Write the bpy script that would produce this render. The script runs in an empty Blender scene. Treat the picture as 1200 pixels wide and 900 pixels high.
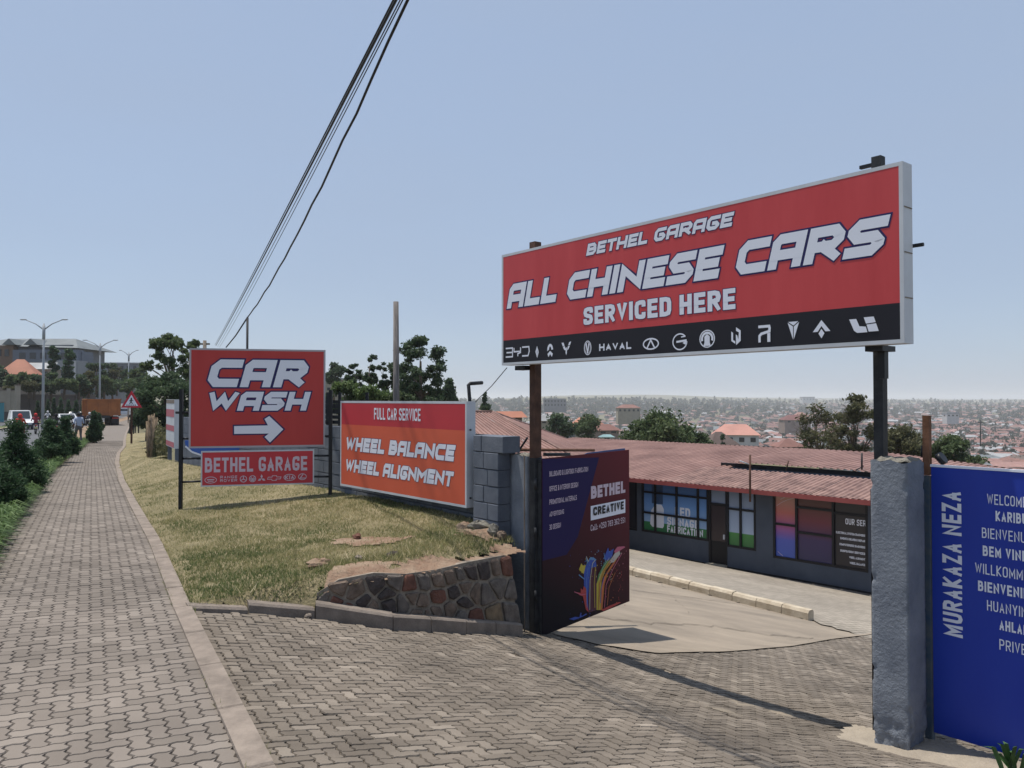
import bpy, bmesh, math, random
import numpy as np
from mathutils import Vector, Matrix, noise
R = math.radians
rng = np.random.default_rng(7)
random.seed(7)
sc = bpy.context.scene
COL = sc.collection

# ------------------------------------------------------------------ camera
PITCH = math.atan(18 / 906)
cam_d = bpy.data.cameras.new("camera")
cam = bpy.data.objects.new("camera", cam_d)
COL.objects.link(cam)
cam_d.sensor_width = 36.0
cam_d.lens = 36.0 * 906 / 1200
cam_d.clip_start = 0.05
cam_d.clip_end = 30000
cam.location = (0, 0, 0)
cam.rotation_euler = (math.pi / 2 + PITCH, 0, 0)
sc.camera = cam

# ------------------------------------------------------------------ world, sun, exposure
SUN = Vector((-0.86, 0.45, 3.65)).normalized()
w = bpy.data.worlds.new("World")
sc.world = w
w.use_nodes = True
nt = w.node_tree
bg = nt.nodes["Background"]
sky = nt.nodes.new("ShaderNodeTexSky")
sky.sky_type = 'NISHITA'
sky.sun_disc = False
sky.sun_elevation = math.asin(SUN.z)
sky.sun_rotation = math.atan2(SUN.x, SUN.y)
sky.altitude = 1500
sky.air_density = 1.3
sky.dust_density = 2.2
sky.ozone_density = 2.2
# dry-season haze: the blue of the clear sky thinned towards one pale lavender grey
hz_mix = nt.nodes.new("ShaderNodeMix")
hz_mix.data_type = 'RGBA'
hz_n = nt.nodes.new("ShaderNodeTexNoise")
hz_n.inputs["Scale"].default_value = 1.6
hz_n.inputs["Detail"].default_value = 3
hz_c = nt.nodes.new("ShaderNodeTexCoord")
hz_m = nt.nodes.new("ShaderNodeMapping")
hz_m.inputs["Scale"].default_value = (1, 1, 3.5)
nt.links.new(hz_c.outputs["Generated"], hz_m.inputs[0])
nt.links.new(hz_m.outputs[0], hz_n.inputs["Vector"])
hz_r = nt.nodes.new("ShaderNodeMapRange")
hz_r.inputs["From Min"].default_value = 0.3
hz_r.inputs["From Max"].default_value = 0.7
hz_r.inputs["To Min"].default_value = 0.74
hz_r.inputs["To Max"].default_value = 0.86
nt.links.new(hz_n.outputs["Fac"], hz_r.inputs["Value"])
nt.links.new(hz_r.outputs[0], hz_mix.inputs["Factor"])
hz_mix.inputs["Factor"].default_value = 0.8
hz_mix.inputs["B"].default_value = (2.30, 2.84, 3.80, 1)
nt.links.new(sky.outputs[0], hz_mix.inputs["A"])
nt.links.new(hz_mix.outputs["Result"], bg.inputs[0])
bg.inputs[1].default_value = 0.148
sun_d = bpy.data.lights.new("sun", 'SUN')
sun_d.energy = 4.5
sun_d.angle = R(0.6)
sun_d.color = (1.0, 0.93, 0.84)
sun = bpy.data.objects.new("sun", sun_d)
COL.objects.link(sun)
sun.rotation_euler = SUN.to_track_quat('Z', 'Y').to_euler()
sun.location = (0, 0, 30)
sc.view_settings.view_transform = 'Standard'
sc.view_settings.look = 'None'
sc.view_settings.gamma = 1
sc.view_settings.use_curve_mapping = False
sc.view_settings.exposure = 0.16
sc.render.engine = 'CYCLES'
sc.cycles.use_denoising = True
sc.cycles.max_bounces = 5
sc.cycles.diffuse_bounces = 3
sc.cycles.volume_bounces = 1

# ------------------------------------------------------------------ helpers: materials
def mat(name, col, rough=0.8, var=0.0, scale=5.0, col2=None, bump=0.0, bscale=30.0, metal=0.0, spec=0.3, attr=None,
        ramp=None, detail=6.0, stretch=None):
    """principled material. col..col2 mixed by noise; ramp = list of (pos, colour) driven by attr or object random."""
    m = bpy.data.materials.new(name)
    m.use_nodes = True
    t = m.node_tree
    b = t.nodes["Principled BSDF"]
    b.inputs["Roughness"].default_value = rough
    b.inputs["Metallic"].default_value = metal
    b.inputs["Specular IOR Level"].default_value = spec
    out = None
    tc = t.nodes.new("ShaderNodeNewGeometry").outputs["Position"]
    if stretch:
        mp = t.nodes.new("ShaderNodeMapping")
        mp.inputs["Scale"].default_value = stretch
        t.links.new(tc, mp.inputs[0])
        tc = mp.outputs[0]
    if ramp:
        r = t.nodes.new("ShaderNodeValToRGB")
        while len(r.color_ramp.elements) < len(ramp):
            r.color_ramp.elements.new(0.5)
        for e, (p, c) in zip(r.color_ramp.elements, ramp):
            e.position = p
            e.color = (*c, 1)
        if attr == 'object':
            s = t.nodes.new("ShaderNodeObjectInfo").outputs["Random"]
        else:
            a = t.nodes.new("ShaderNodeAttribute")
            a.attribute_name = attr
            s = a.outputs["Fac"]
        t.links.new(s, r.inputs[0])
        out = r.outputs[0]
    if var > 0 or col2:
        n = t.nodes.new("ShaderNodeTexNoise")
        n.inputs["Scale"].default_value = scale
        n.inputs["Detail"].default_value = detail
        n.inputs["Roughness"].default_value = 0.62
        t.links.new(tc, n.inputs["Vector"])
        cr = t.nodes.new("ShaderNodeValToRGB")
        cr.color_ramp.elements[0].position = 0.33
        cr.color_ramp.elements[1].position = 0.68
        t.links.new(n.outputs["Fac"], cr.inputs[0])
        if out is None:
            c2 = col2 or tuple(min(1, c * (1 + var)) for c in col)
            c1 = col if col2 else tuple(c * (1 - var) for c in col)
            cr.color_ramp.elements[0].color = (*c1, 1)
            cr.color_ramp.elements[1].color = (*c2, 1)
            out = cr.outputs[0]
        else:
            cr.color_ramp.elements[0].color = (1 - var, 1 - var, 1 - var, 1)
            cr.color_ramp.elements[1].color = (1 + var * .6, 1 + var * .6, 1 + var * .6, 1)
            if col2:
                cr.color_ramp.elements[0].color = (*[c * (1 - var) for c in col2], 1)
            mx = t.nodes.new("ShaderNodeMix")
            mx.data_type = 'RGBA'
            mx.blend_type = 'MULTIPLY'
            mx.inputs["Factor"].default_value = 1
            t.links.new(out, mx.inputs["A"])
            t.links.new(cr.outputs[0], mx.inputs["B"])
            out = mx.outputs["Result"]
    if out is None:
        b.inputs["Base Color"].default_value = (*col, 1)
    else:
        t.links.new(out, b.inputs["Base Color"])
    if bump > 0:
        n2 = t.nodes.new("ShaderNodeTexNoise")
        n2.inputs["Scale"].default_value = bscale
        n2.inputs["Detail"].default_value = 8
        n2.inputs["Roughness"].default_value = 0.65
        t.links.new(tc, n2.inputs["Vector"])
        bp = t.nodes.new("ShaderNodeBump")
        bp.inputs["Strength"].default_value = 1.0
        bp.inputs["Distance"].default_value = bump
        t.links.new(n2.outputs["Fac"], bp.inputs["Height"])
        t.links.new(bp.outputs[0], b.inputs["Normal"])
    return m

# ------------------------------------------------------------------ helpers: meshes and objects
def V3(a):
    return Vector((float(a[0]), float(a[1]), float(a[2])))

class MB:
    """collects geometry, builds ONE mesh object"""
    def __init__(s):
        s.v = []; s.f = []; s.m = []; s.sm = []
    def add(s, vs, fs, mi=0, smooth=False):
        n = len(s.v)
        s.v += [tuple(map(float, v)) for v in vs]
        s.f += [tuple(i + n for i in f) for f in fs]
        s.m += [mi] * len(fs)
        s.sm += [smooth] * len(fs)
        return s
    def obox(s, o, ex, ey, ez, mi=0):
        o, ex, ey, ez = map(Vector, (o, ex, ey, ez))
        vs = [o, o + ex, o + ex + ey, o + ey]
        vs += [v + ez for v in vs]
        fl = [(0, 3, 2, 1), (4, 5, 6, 7), (0, 1, 5, 4), (1, 2, 6, 5), (2, 3, 7, 6), (3, 0, 4, 7)]
        if ex.cross(ey).dot(ez) < 0:
            fl = [tuple(reversed(f)) for f in fl]
        return s.add(vs, fl, mi)
    def box(s, c, size, rz=0.0, mi=0):
        cx, sx = math.cos(rz), math.sin(rz)
        ex = Vector((cx, sx, 0)) * size[0]; ey = Vector((-sx, cx, 0)) * size[1]; ez = Vector((0, 0, size[2]))
        return s.obox(Vector(c) - ex / 2 - ey / 2 - ez / 2, ex, ey, ez, mi)
    def tube(s, pts, r, n=8, mi=0, caps=True, smooth=True):
        pts = [Vector(p) for p in pts]
        rs = r if isinstance(r, (list, tuple)) else [r] * len(pts)
        vs = []
        prev = None
        for i, p in enumerate(pts):
            d = (pts[min(i + 1, len(pts) - 1)] - pts[max(i - 1, 0)]).normalized()
            a = prev if prev is not None else (Vector((0, 0, 1)) if abs(d.z) < .9 else Vector((1, 0, 0)))
            x = (a - d * a.dot(d))
            x = x.normalized() if x.length > 1e-6 else d.orthogonal().normalized()
            prev = x
            y = d.cross(x)
            for k in range(n):
                t = 2 * math.pi * (k + .5) / n
                vs.append(p + (x * math.cos(t) + y * math.sin(t)) * rs[i])
        fs = [(i * n + k, i * n + (k + 1) % n, (i + 1) * n + (k + 1) % n, (i + 1) * n + k) for i in range(len(pts) - 1) for k in range(n)]
        s.add(vs, fs, mi, smooth)
        if caps:
            nb = len(s.v) - len(vs)
            s.f += [tuple(nb + k for k in range(n))[::-1], tuple(nb + (len(pts) - 1) * n + k for k in range(n))]
            s.m += [mi, mi]; s.sm += [False, False]
        return s
    def prism(s, pts, d, mi=0):
        """polygon pts (3-D, planar) extruded by vector d"""
        n = len(pts); d = Vector(d)
        p = [Vector(q) for q in pts]
        nor = Vector((0, 0, 0))
        for i in range(n):
            nor += p[i].cross(p[(i + 1) % n])
        if nor.dot(d) > 0:
            p.reverse()
        vs = p + [q + d for q in p]
        fs = [tuple(range(n)), tuple(reversed(range(n, 2 * n)))]
        fs += [(i, i + n, (i + 1) % n + n, (i + 1) % n) for i in range(n)]
        return s.add(vs, fs, mi)
    def ell(s, c, r, nu=12, nv=8, mi=0, jit=0.0, rz=0.0):
        vs = []
        for j in range(nv + 1):
            ph = math.pi * j / nv
            for i in range(nu):
                th = 2 * math.pi * i / nu
                k = 1 + (random.uniform(-jit, jit) if jit else 0)
                x, y, z = (r[0] * math.sin(ph) * math.cos(th) * k, r[1] * math.sin(ph) * math.sin(th) * k, r[2] * math.cos(ph) * k)
                vs.append((c[0] + x * math.cos(rz) - y * math.sin(rz), c[1] + x * math.sin(rz) + y * math.cos(rz), c[2] + z))
        fs = [(j * nu + i, (j + 1) * nu + i, (j + 1) * nu + (i + 1) % nu, j * nu + (i + 1) % nu) for j in range(nv) for i in range(nu)]
        return s.add(vs, fs, mi, True)
    def mesh(s, name, mats):
        me = bpy.data.meshes.new(name)
        me.from_pydata(s.v, [], s.f)
        for m_ in (mats if isinstance(mats, (list, tuple)) else [mats]):
            me.materials.append(m_)
        me.polygons.foreach_set('material_index', s.m)
        me.polygons.foreach_set('use_smooth', s.sm)
        me.update()
        return me
    def build(s, name, mats, parent=None, **k):
        return link(name, s.mesh(name, mats), parent, **k)

def link(name, me, parent=None, **k):
    o = bpy.data.objects.new(name, me)
    COL.objects.link(o)
    if parent is not None:
        o.parent = parent
        o.matrix_parent_inverse = Matrix.Translation(-parent.location)
    for a, b in k.items():
        o[a] = b
    return o

def thing(name, label, cat, loc=(0, 0, 0), group=None, kind=None):
    o = bpy.data.objects.new(name, None)
    COL.objects.link(o)
    o.location = loc
    o.empty_display_size = .2
    o['label'] = label
    o['category'] = cat
    if group: o['group'] = group
    if kind: o['kind'] = kind
    return o

def tag(o, label, cat, group=None):
    o['label'] = label; o['category'] = cat
    if group: o['group'] = group
    return o

def copy_tree(o, loc, rz, label=None, group=None):
    def cp(q, par):
        c = q.copy(); COL.objects.link(c)
        if par is not None: c.parent = par
        for ch in q.children: cp(ch, c)
        return c
    c = cp(o, None)
    c.location = loc; c.rotation_euler = (0, 0, rz)
    if label: c['label'] = label
    if group: c['group'] = group
    return c

def np_mesh(name, Vv, F, mats, rnd=None, mi=None, smooth=False):
    """fast mesh from arrays: Vv (n,3), F (m,k)"""
    me = bpy.data.meshes.new(name)
    Vv = np.ascontiguousarray(Vv, dtype=np.float32); F = np.ascontiguousarray(F, dtype=np.int32)
    m, k = F.shape
    me.vertices.add(len(Vv)); me.vertices.foreach_set('co', Vv.ravel())
    me.loops.add(m * k); me.loops.foreach_set('vertex_index', F.ravel())
    me.polygons.add(m)
    me.polygons.foreach_set('loop_start', np.arange(0, m * k, k, dtype=np.int32))
    me.polygons.foreach_set('loop_total', np.full(m, k, dtype=np.int32))
    for q in (mats if isinstance(mats, (list, tuple)) else [mats]): me.materials.append(q)
    if mi is not None: me.polygons.foreach_set('material_index', np.asarray(mi, dtype=np.int32))
    if smooth: me.polygons.foreach_set('use_smooth', np.ones(m, dtype=bool))
    if rnd is not None:
        a = me.attributes.new('rnd', 'FLOAT', 'FACE')
        a.data.foreach_set('value', np.asarray(rnd, dtype=np.float32))
    me.update(calc_edges=True)
    return me

# a photograph pixel and a depth give a surveyed point in the place
def ray(px, py):
    u = (px - 600) / 906; v = (450 - py) / 906
    return Vector((u, math.cos(PITCH) - v * math.sin(PITCH), math.sin(PITCH) + v * math.cos(PITCH)))
def P(px, py, Y):
    d = ray(px, py)
    return d * (Y / d.y)

# ------------------------------------------------------------------ the lie of the land
cD = (-1.29943144, 0.07292991, -0.14601856, -0.03832257)
gL = Vector((.235, 8.5)); gD = Vector((.626, -.78)).normalized(); gN = Vector((.78, .626)).normalized()
def zr(Y):
    return float(np.interp(Y, [0, 10, 19, 27, 38, 81, 200, 400, 1500], [-1.75, -1.76, -1.95, -2.2, -2.4, -2.9, -3.2, -3.0, -3]))
def f_drive(x, y):
    return min(cD[0] + cD[1] * x + cD[2] * y + cD[3] * x * y, -1.75)
def f_gate(x, y):
    d = Vector((x, y)) - gL
    s = max(-1.0, min(6, d.dot(gD)))
    q = gL + gD * s
    return f_drive(q.x, q.y)
def G(x, y):
    """finished level of driveway and yard"""
    u = (Vector((x, y)) - gL).dot(gN)
    if u <= 0: return f_drive(x, y)
    zg = f_gate(x, y)
    z = zg - .19 * u
    return max(z, -5.8)
def hit(px, py, fn, s0=2.0, s1=400.0):
    d = ray(px, py); s = s0
    while s < s1:
        p = d * s
        if p.z <= fn(p.x, p.y): break
        s += max(.01, s * .002)
    return d * s
RX = [(1.27, -1.0), (-1.26, 3.67), (-2.83, 6.5), (-4.28, 9.2), (-6.5, 13.2), (-9.4, 18.5), (-13.8, 26.9), (-17.1, 33.5), (-20.3, 40.4), (-24.6, 49), (-30, 60), (-39.7, 80), (-54, 111), (-78, 170), (-150, 320), (-420, 900)]
def xR(Y): return float(np.interp(Y, [p[1] for p in RX], [p[0] for p in RX]))
LX = [(-.58, -1.0), (-3.1, 3.67), (-6.45, 9.8), (-7.7, 12.1), (-11.7, 19.4), (-15.96, 27.6), (-21.7, 39.2), (-43, 81), (-55.4, 111), (-80, 170), (-152.5, 320), (-424, 900)]
def xL(Y): return float(np.interp(Y, [p[1] for p in LX], [p[0] for p in LX]))
def xB(Y):
    """where the ground starts falling away to the right of the verge"""
    if Y < 22: return (5.52 - .626 * Y) / .78
    return max((5.52 - .626 * 22) / .78 - .49 * (Y - 22), xR(Y) + 1.2)
def valley(r):
    return float(np.interp(r, [0, 35, 60, 100, 170, 230, 450, 700, 1100, 1600, 2600, 4200, 9000], [-6.2, -6.6, -9, -14, -21, -25, -35, -41, -44, -35, -19, -9, 0]))
def H(x, y):
    z = H0(x, y)
    u = gate_uu(x, y)
    if -1 < u < 24 and -14 < y < 40 and x > -8: z = min(z, (G(x, y) if u > 0 else z + .1) - .30)
    if -3.2 < u <= 0 and y < 9.6 and x > xR(y): z = min(z, f_gate(x, y) - .3)
    return z
def gate_uu(x, y): return (x - gL.x) * gN.x + (y - gL.y) * gN.y
def H0(x, y):
    """natural ground, a little below every paved sheet"""
    u = (x - xB(y)) * .8
    r = math.hypot(x, y)
    base = zr(max(y, 0)) - .25
    if u <= 0:
        z = base
        if y < 10 and x > xR(y): z = min(z, f_drive(x, y) - .3)
        v = xL(y) - 22 - x
        if v > 0: z += min(v * .075, 16) + (min(v, 300) * .02)
        if y < -2: z = base - .1
    else:
        z = base - .45 - .2 * u
        k = min(max((u - 18) / 60, 0), 1)
        z = max(z, -6.15) * (1 - k) + valley(r) * k
        t_ = x / max(r, 1)
        z += 9.2 * k * math.exp(-((r - 145) / 42) ** 2) * min(1, max(0, (t_ + .06) / .1)) * min(1, max(0, (.44 - t_) / .1))
        if r > 250:
            z += (noise.noise(Vector((x / 400, y / 400, 3))) * 7 + noise.noise(Vector((x / 1500, y / 1500, 9))) * 22 * min(1, max(0, r - 900) / 2500)) * k * min(1, (r - 250) / 400)
            # a long wooded rise on the skyline to the left of the city
            z += 22 * k * math.exp(-((x / r - .10) / .17) ** 2) * min(1, max(0, (r - 1500) / 900)) * (1 if r < 6000 else .5)
    return z

# ------------------------------------------------------------------ stroke lettering
GL = {
 'A': (.95, [[(0, 0), (.5, 1), (1, 0)], [(.18, .3), (.82, .3)]]), 'a': (.9, [[(.05, .6), (.9, .6), (.9, 0)], [(.9, .33), (0, .33), (0, 0), (.9, 0)]]),
 'B': (1, [[(0, 0), (0, 1), (.9, 1), (.9, .52), (0, .52)], [(.9, .52), (1, .5), (1, 0), (0, 0)]]),
 'C': (1, [[(1, .84), (1, 1), (0, 1), (0, 0), (1, 0), (1, .16)]]), 'D': (1, [[(0, 0), (0, 1), (1, 1), (1, 0), (0, 0)]]),
 'E': (.85, [[(1, 1), (0, 1), (0, 0), (1, 0)], [(0, .5), (.88, .5)]]), 'F': (.85, [[(1, 1), (0, 1), (0, 0)], [(0, .5), (.88, .5)]]),
 'G': (1, [[(1, .86), (1, 1), (0, 1), (0, 0), (1, 0), (1, .42), (.62, .42)]]), 'H': (1, [[(0, 0), (0, 1)], [(1, 0), (1, 1)], [(0, .5), (1, .5)]]),
 'I': (.0, [[(.5, 0), (.5, 1)]]), 'J': (.8, [[(1, 1), (1, 0), (0, 0), (0, .3)]]), 'K': (1, [[(0, 0), (0, 1)], [(1, 1), (.1, .48), (1, 0)]]),
 'L': (.8, [[(0, 1), (0, 0), (1, 0)]]), 'l': (.35, [[(0, 1), (0, 0), (1, 0)]]), 'M': (1.25, [[(0, 0), (0, 1), (.5, .25), (1, 1), (1, 0)]]),
 'N': (1.05, [[(0, 0), (0, 1), (1, 0), (1, 1)]]), 'O': (1, [[(0, 0), (0, 1), (1, 1), (1, 0), (0, 0)]]), 'P': (1, [[(0, 0), (0, 1), (1, 1), (1, .45), (0, .45)]]),
 'R': (1, [[(0, 0), (0, 1), (1, 1), (1, .47), (0, .47)], [(.5, .47), (1, 0)]]), 'S': (1, [[(1, .86), (1, 1), (0, 1), (0, .54), (1, .46), (1, 0), (0, 0), (0, .14)]]),
 'T': (.9, [[(0, 1), (1, 1)], [(.5, 1), (.5, 0)]]), 'U': (1, [[(0, 1), (0, 0), (1, 0), (1, 1)]]), 'V': (1, [[(0, 1), (.5, 0), (1, 1)]]),
 'W': (1.5, [[(0, 1), (.25, 0), (.5, .8), (.75, 0), (1, 1)]]), 'X': (1, [[(0, 0), (1, 1)], [(0, 1), (1, 0)]]), 'Y': (1, [[(0, 1), (.5, .45), (1, 1)], [(.5, .45), (.5, 0)]]),
 'Z': (.9, [[(0, 1), (1, 1), (0, 0), (1, 0)]]), '0': (.9, [[(0, 0), (0, 1), (1, 1), (1, 0), (0, 0)]]), '1': (.35, [[(0, .8), (1, 1), (1, 0)]]),
 '2': (.9, [[(0, .8), (0, 1), (1, 1), (1, .55), (0, 0), (1, 0)]]), '3': (.9, [[(0, 1), (1, 1), (1, 0), (0, 0)], [(.3, .5), (1, .5)]]),
 '5': (.9, [[(1, 1), (0, 1), (0, .52), (1, .52), (1, 0), (0, 0)]]), '6': (.9, [[(1, 1), (0, 1), (0, 0), (1, 0), (1, .5), (0, .5)]]), '7': (.9, [[(0, 1), (1, 1), (.35, 0)]]),
 '8': (.9, [[(0, 0), (0, 1), (1, 1), (1, 0), (0, 0)], [(0, .5), (1, .5)]]), '&': (1, [[(1, 0), (.1, .7), (.15, 1), (.7, 1), (.7, .6), (0, .3), (0, 0), (.7, 0), (1, .4)]]),
 '+': (.8, [[(0, .45), (1, .45)], [(.5, .15), (.5, .75)]]), ':': (.0, [[(.5, .08), (.5, .14)], [(.5, .5), (.5, .56)]]), '-': (.6, [[(0, .5), (1, .5)]]), ' ': (.35, []),
}
RACE = {
 'A': (1, [[(0, 0), (0, 1), (1, 1), (1, 0)], [(0, .36), (1, .36)]]), 'C': (1, [[(1, 1), (0, 1), (0, 0), (1, 0)]]),
 'R': (1.02, [[(0, 0), (0, 1), (1, 1), (1, .42), (0, .42)], [(.45, .42), (.95, 0)]]), 'G': (1, [[(1, 1), (0, 1), (0, 0), (1, 0), (1, .47), (.55, .47)]]),
 'S': (1, [[(1, 1), (0, 1), (0, .5), (1, .5), (1, 0), (0, 0)]]), 'B': (1, [[(0, 0), (0, 1), (.93, 1), (.93, .5), (0, .5)], [(.93, .5), (1, .5), (1, 0), (0, 0)]]),
 'M': (1.3, [[(0, 0), (0, 1), (.5, .4), (1, 1), (1, 0)]]), 'H': (1, [[(0, 0), (0, 1)], [(1, 0), (1, 1)], [(0, .46), (1, .46)]]),
}
ROUND = set("BCDGOPRSUJ02356a8")
def offset_strip(pl, t, ext=0.0):
    """left/right outlines of a thick polyline with mitred joints"""
    n = len(pl); closed = n > 3 and (pl[0] - pl[-1]).length < 1e-6
    Ls, Rs = [], []
    for i in range(n):
        if closed:
            a = pl[i - 1] if i > 0 else pl[-2]; b = pl[(i + 1)] if i < n - 1 else pl[1]
            d0 = (pl[i] - a).normalized(); d1 = (b - pl[i]).normalized()
        else:
            d0 = (pl[i] - pl[i - 1]).normalized() if i > 0 else None
            d1 = (pl[i + 1] - pl[i]).normalized() if i < n - 1 else None
            if d0 is None: d0 = d1
            if d1 is None: d1 = d0
        n0 = Vector((-d0.y, d0.x)); n1 = Vector((-d1.y, d1.x))
        m = n0 + n1
        m = m.normalized() if m.length > .05 else n0
        k = 1 / max(.42, m.dot(n0))
        p = pl[i]
        if not closed and i == 0: p = p - d1 * ext
        if not closed and i == n - 1: p = p + d0 * ext
        Ls.append(p + m * (t / 2 * k)); Rs.append(p - m * (t / 2 * k))
    return Ls, Rs

class Frame:
    """a flat sign face: a along ex, b up ez, off outwards"""
    def __init__(s, o, ex, ez=(0, 0, 1), nrm=None):
        s.o = Vector(o); s.ex = Vector(ex).normalized(); s.ez = Vector(ez).normalized()
        s.n = s.ex.cross(s.ez).normalized() if nrm is None else Vector(nrm)
    def p(s, a, b, off=0.0): return s.o + s.ex * a + s.ez * b + s.n * off
    def uv(s, px, py):
        d = ray(px, py); k = s.o.dot(s.n) / d.dot(s.n)
        q = d * k - s.o
        return q.dot(s.ex), q.dot(s.ez)

def text(fr, string, a0, a1, b0, h, style='cond', t=.17, shear=0.0, off=.002, outline=0.0, mb=None, mo=None, rot=None, gap=.16, wid=None, flush=None):
    """letters between a0 and a1 with baseline b0 and cap height h. mb gets the faces, mo the outline"""
    tab = dict(GL)
    if style == 'race': tab.update(RACE)
    base_w = wid or (.78 if style == 'race' else .42)
    # advance widths in units of cap height
    ws = []
    for ch in string:
        g = tab.get(ch, tab['O'])
        ws.append(base_w * g[0] + t if ch != ' ' else base_w * .55)
    tot = sum(ws) + gap * (len(string) - 1)
    sx = (a1 - a0 - shear * h * .0) / (tot * h) if a1 is not None else 1.0
    if shear: sx = (a1 - a0 - shear * h) / (tot * h)
    x = 0.0
    for ci, ch in enumerate(string):
        gw, strokes = tab.get(ch, tab['O'])
        W = ws[ci]
        for si, st in enumerate(strokes):
            tx = t * (1.0 if sx > .7 else 1.0)
            pl = [Vector((t / 2 + q[0] * max(W - t, 0) * 1.0, t / 2 + q[1] * (1 - t))) for q in st]
            closed = len(pl) > 3 and (pl[0] - pl[-1]).length < 1e-6
            if ch in ROUND or (style == 'race' and ch in 'AEH'[:1]):
                r = (.16 if style == 'race' else .2) * (1 if ch not in 'A' else .7)
                out = [] if closed else [pl[0]]
                idx = range(len(pl) - 1) if closed else range(1, len(pl) - 1)
                for i in idx:
                    a = pl[i - 1] if i > 0 else pl[-2]; b = pl[i + 1]
                    c = pl[i]
                    keep = ch in 'BDPR' and c.x < t and c.y > -1
                    if keep or (style == 'race' and ch == 'A' and c.x > t):
                        out.append(c); continue
                    rr = min(r, (a - c).length * .45, (b - c).length * .45)
                    p0 = c + (a - c).normalized() * rr; p1 = c + (b - c).normalized() * rr
                    out += [p0] if style == 'race' else [p0, (p0 + p1) * .25 + c * .5]
                    out.append(p1)
                if closed: out.append(out[0].copy())
                else: out.append(pl[-1])
                pl = out
            for lay, (tt, mm, oo) in enumerate(((t * (1.16 if style == 'cond' and ch in 'VWAKMNXY' else 1), mb, off + .0005 * si), (t + 2 * outline, mo, off - .0012 + .0004 * si))):
                if mm is None or (lay == 1 and outline == 0): continue
                open_end = not closed
                diag = any(abs(pl[i + 1].x - pl[i].x) > .03 and abs(pl[i + 1].y - pl[i].y) > .1 for i in (0, len(pl) - 2))
                Ls, Rs = offset_strip(pl, tt, ext=(t / 2 + (outline if lay else 0)) if open_end and (pl[0].y < t or pl[0].y > 1 - t or pl[0].x < t or True) else 0)
                lim0, lim1 = (0, 1) if lay == 0 else (-outline, 1 + outline)
                def fix(q):
                    bb = max(lim0, min(lim1, q.y)); aa = max(-(outline if lay else 0), min(W + (outline if lay else 0), q.x))
                    A = a0 + (x + aa) * h * sx + shear * h * bb
                    return (A, b0 + bb * h)
                Q = [(fix(Ls[i]), fix(Rs[i])) for i in range(len(Ls))]
                for i in range(len(Q) - 1):
                    quad = [Q[i][1], Q[i + 1][1], Q[i + 1][0], Q[i][0]]
                    area = sum(quad[j][0] * quad[(j + 1) % 4][1] - quad[(j + 1) % 4][0] * quad[j][1] for j in range(4))
                    if abs(area) < 1e-9: continue
                    if area < 0: quad.reverse()
                    if rot:
                        quad = [rot(*q) for q in quad]
                    mm.add([fr.p(q[0], q[1], oo + .00002 * ci + .00003 * i) for q in quad], [(0, 1, 2, 3)])
        x += W + gap
        if flush and ch != ' ':
            mb, mo = flush(mb, mo)

def poly(mb, fr, pts, off=.004, mi=0):
    area = sum(pts[j][0] * pts[(j + 1) % len(pts)][1] - pts[(j + 1) % len(pts)][0] * pts[j][1] for j in range(len(pts)))
    if area < 0: pts = pts[::-1]
    mb.add([fr.p(a, b, off) for a, b in pts], [tuple(range(len(pts)))], mi)
def ring(mb, fr, c, rx, ry, t, off=.004, a0=0, a1=360, n=28, mi=0):
    A = [R(a0 + (a1 - a0) * i / n) for i in range(n + 1)]
    for i in range(n):
        q = []
        for (an, k) in ((A[i], 1), (A[i + 1], 1), (A[i + 1], 0), (A[i], 0)):
            q.append((c[0] + (rx - (0 if k else t)) * math.cos(an), c[1] + (ry - (0 if k else t)) * math.sin(an)))
        poly(mb, fr, q, off, mi)
def stroke(mb, fr, pts, t, off=.005, mi=0):
    pl = [Vector(p) for p in pts]
    L_, R_ = offset_strip(pl, t)
    for i in range(len(pl) - 1):
        poly(mb, fr, [tuple(R_[i]), tuple(R_[i + 1]), tuple(L_[i + 1]), tuple(L_[i])], off, mi)

# ------------------------------------------------------------------ materials
PAVE_P = [(0, (.155, .134, .114)), (.35, (.180, .156, .134)), (.7, (.195, .169, .145)), (1, (.220, .192, .165))]
PAVE_D = [(0, (.152, .129, .104)), (.5, (.178, .152, .124)), (.9, (.204, .175, .143)), (1, (.26, .225, .185))]
M = {}
M['pave_p'] = mat('path_paver', (.2, .18, .17), .9, .24, .9, bump=.004, bscale=90, ramp=PAVE_P, attr='object', detail=9)
M['pave_p2'] = mat('path_paver_far', (.2, .18, .17), .9, .24, .9, bump=.004, bscale=90, ramp=PAVE_P, attr='rnd', detail=9)
M['pave_d'] = mat('drive_paver', (.2, .18, .17), .92, .32, 1.1, bump=.006, bscale=70, ramp=PAVE_D, attr='object', detail=9)
M['pave_d2'] = mat('drive_paver_far', (.2, .18, .17), .92, .32, 1.1, bump=.006, bscale=70, ramp=PAVE_D, attr='rnd', detail=9)
M['joint'] = mat('joint_sand', (.115, .096, .077), .95, .3, 12, bump=.006, bscale=120)
M['joint_d'] = mat('joint_sand_drive', (.125, .104, .082), .95, .35, 9, bump=.006, bscale=120)
M['kerb'] = mat('kerb_concrete', (.22, .185, .155), .9, .25, 6, bump=.006, bscale=60)
M['kerb2'] = mat('kerb_concrete_dark', (.20, .17, .145), .9, .25, 6, bump=.008, bscale=50)
M['kerb_w'] = mat('kerb_pale', (.52, .46, .36), .9, .25, 4, col2=(.36, .30, .22), bump=.01, bscale=30)
M['yard'] = mat('yard_concrete', (.19, .162, .13), .9, 0, .7, col2=(.31, .262, .205), bump=.012, bscale=14, stretch=(1, 1.8, 1), detail=11)
M['soil'] = mat('dry_soil', (.24, .17, .115), .95, .3, 3, bump=.03, bscale=14)
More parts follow.
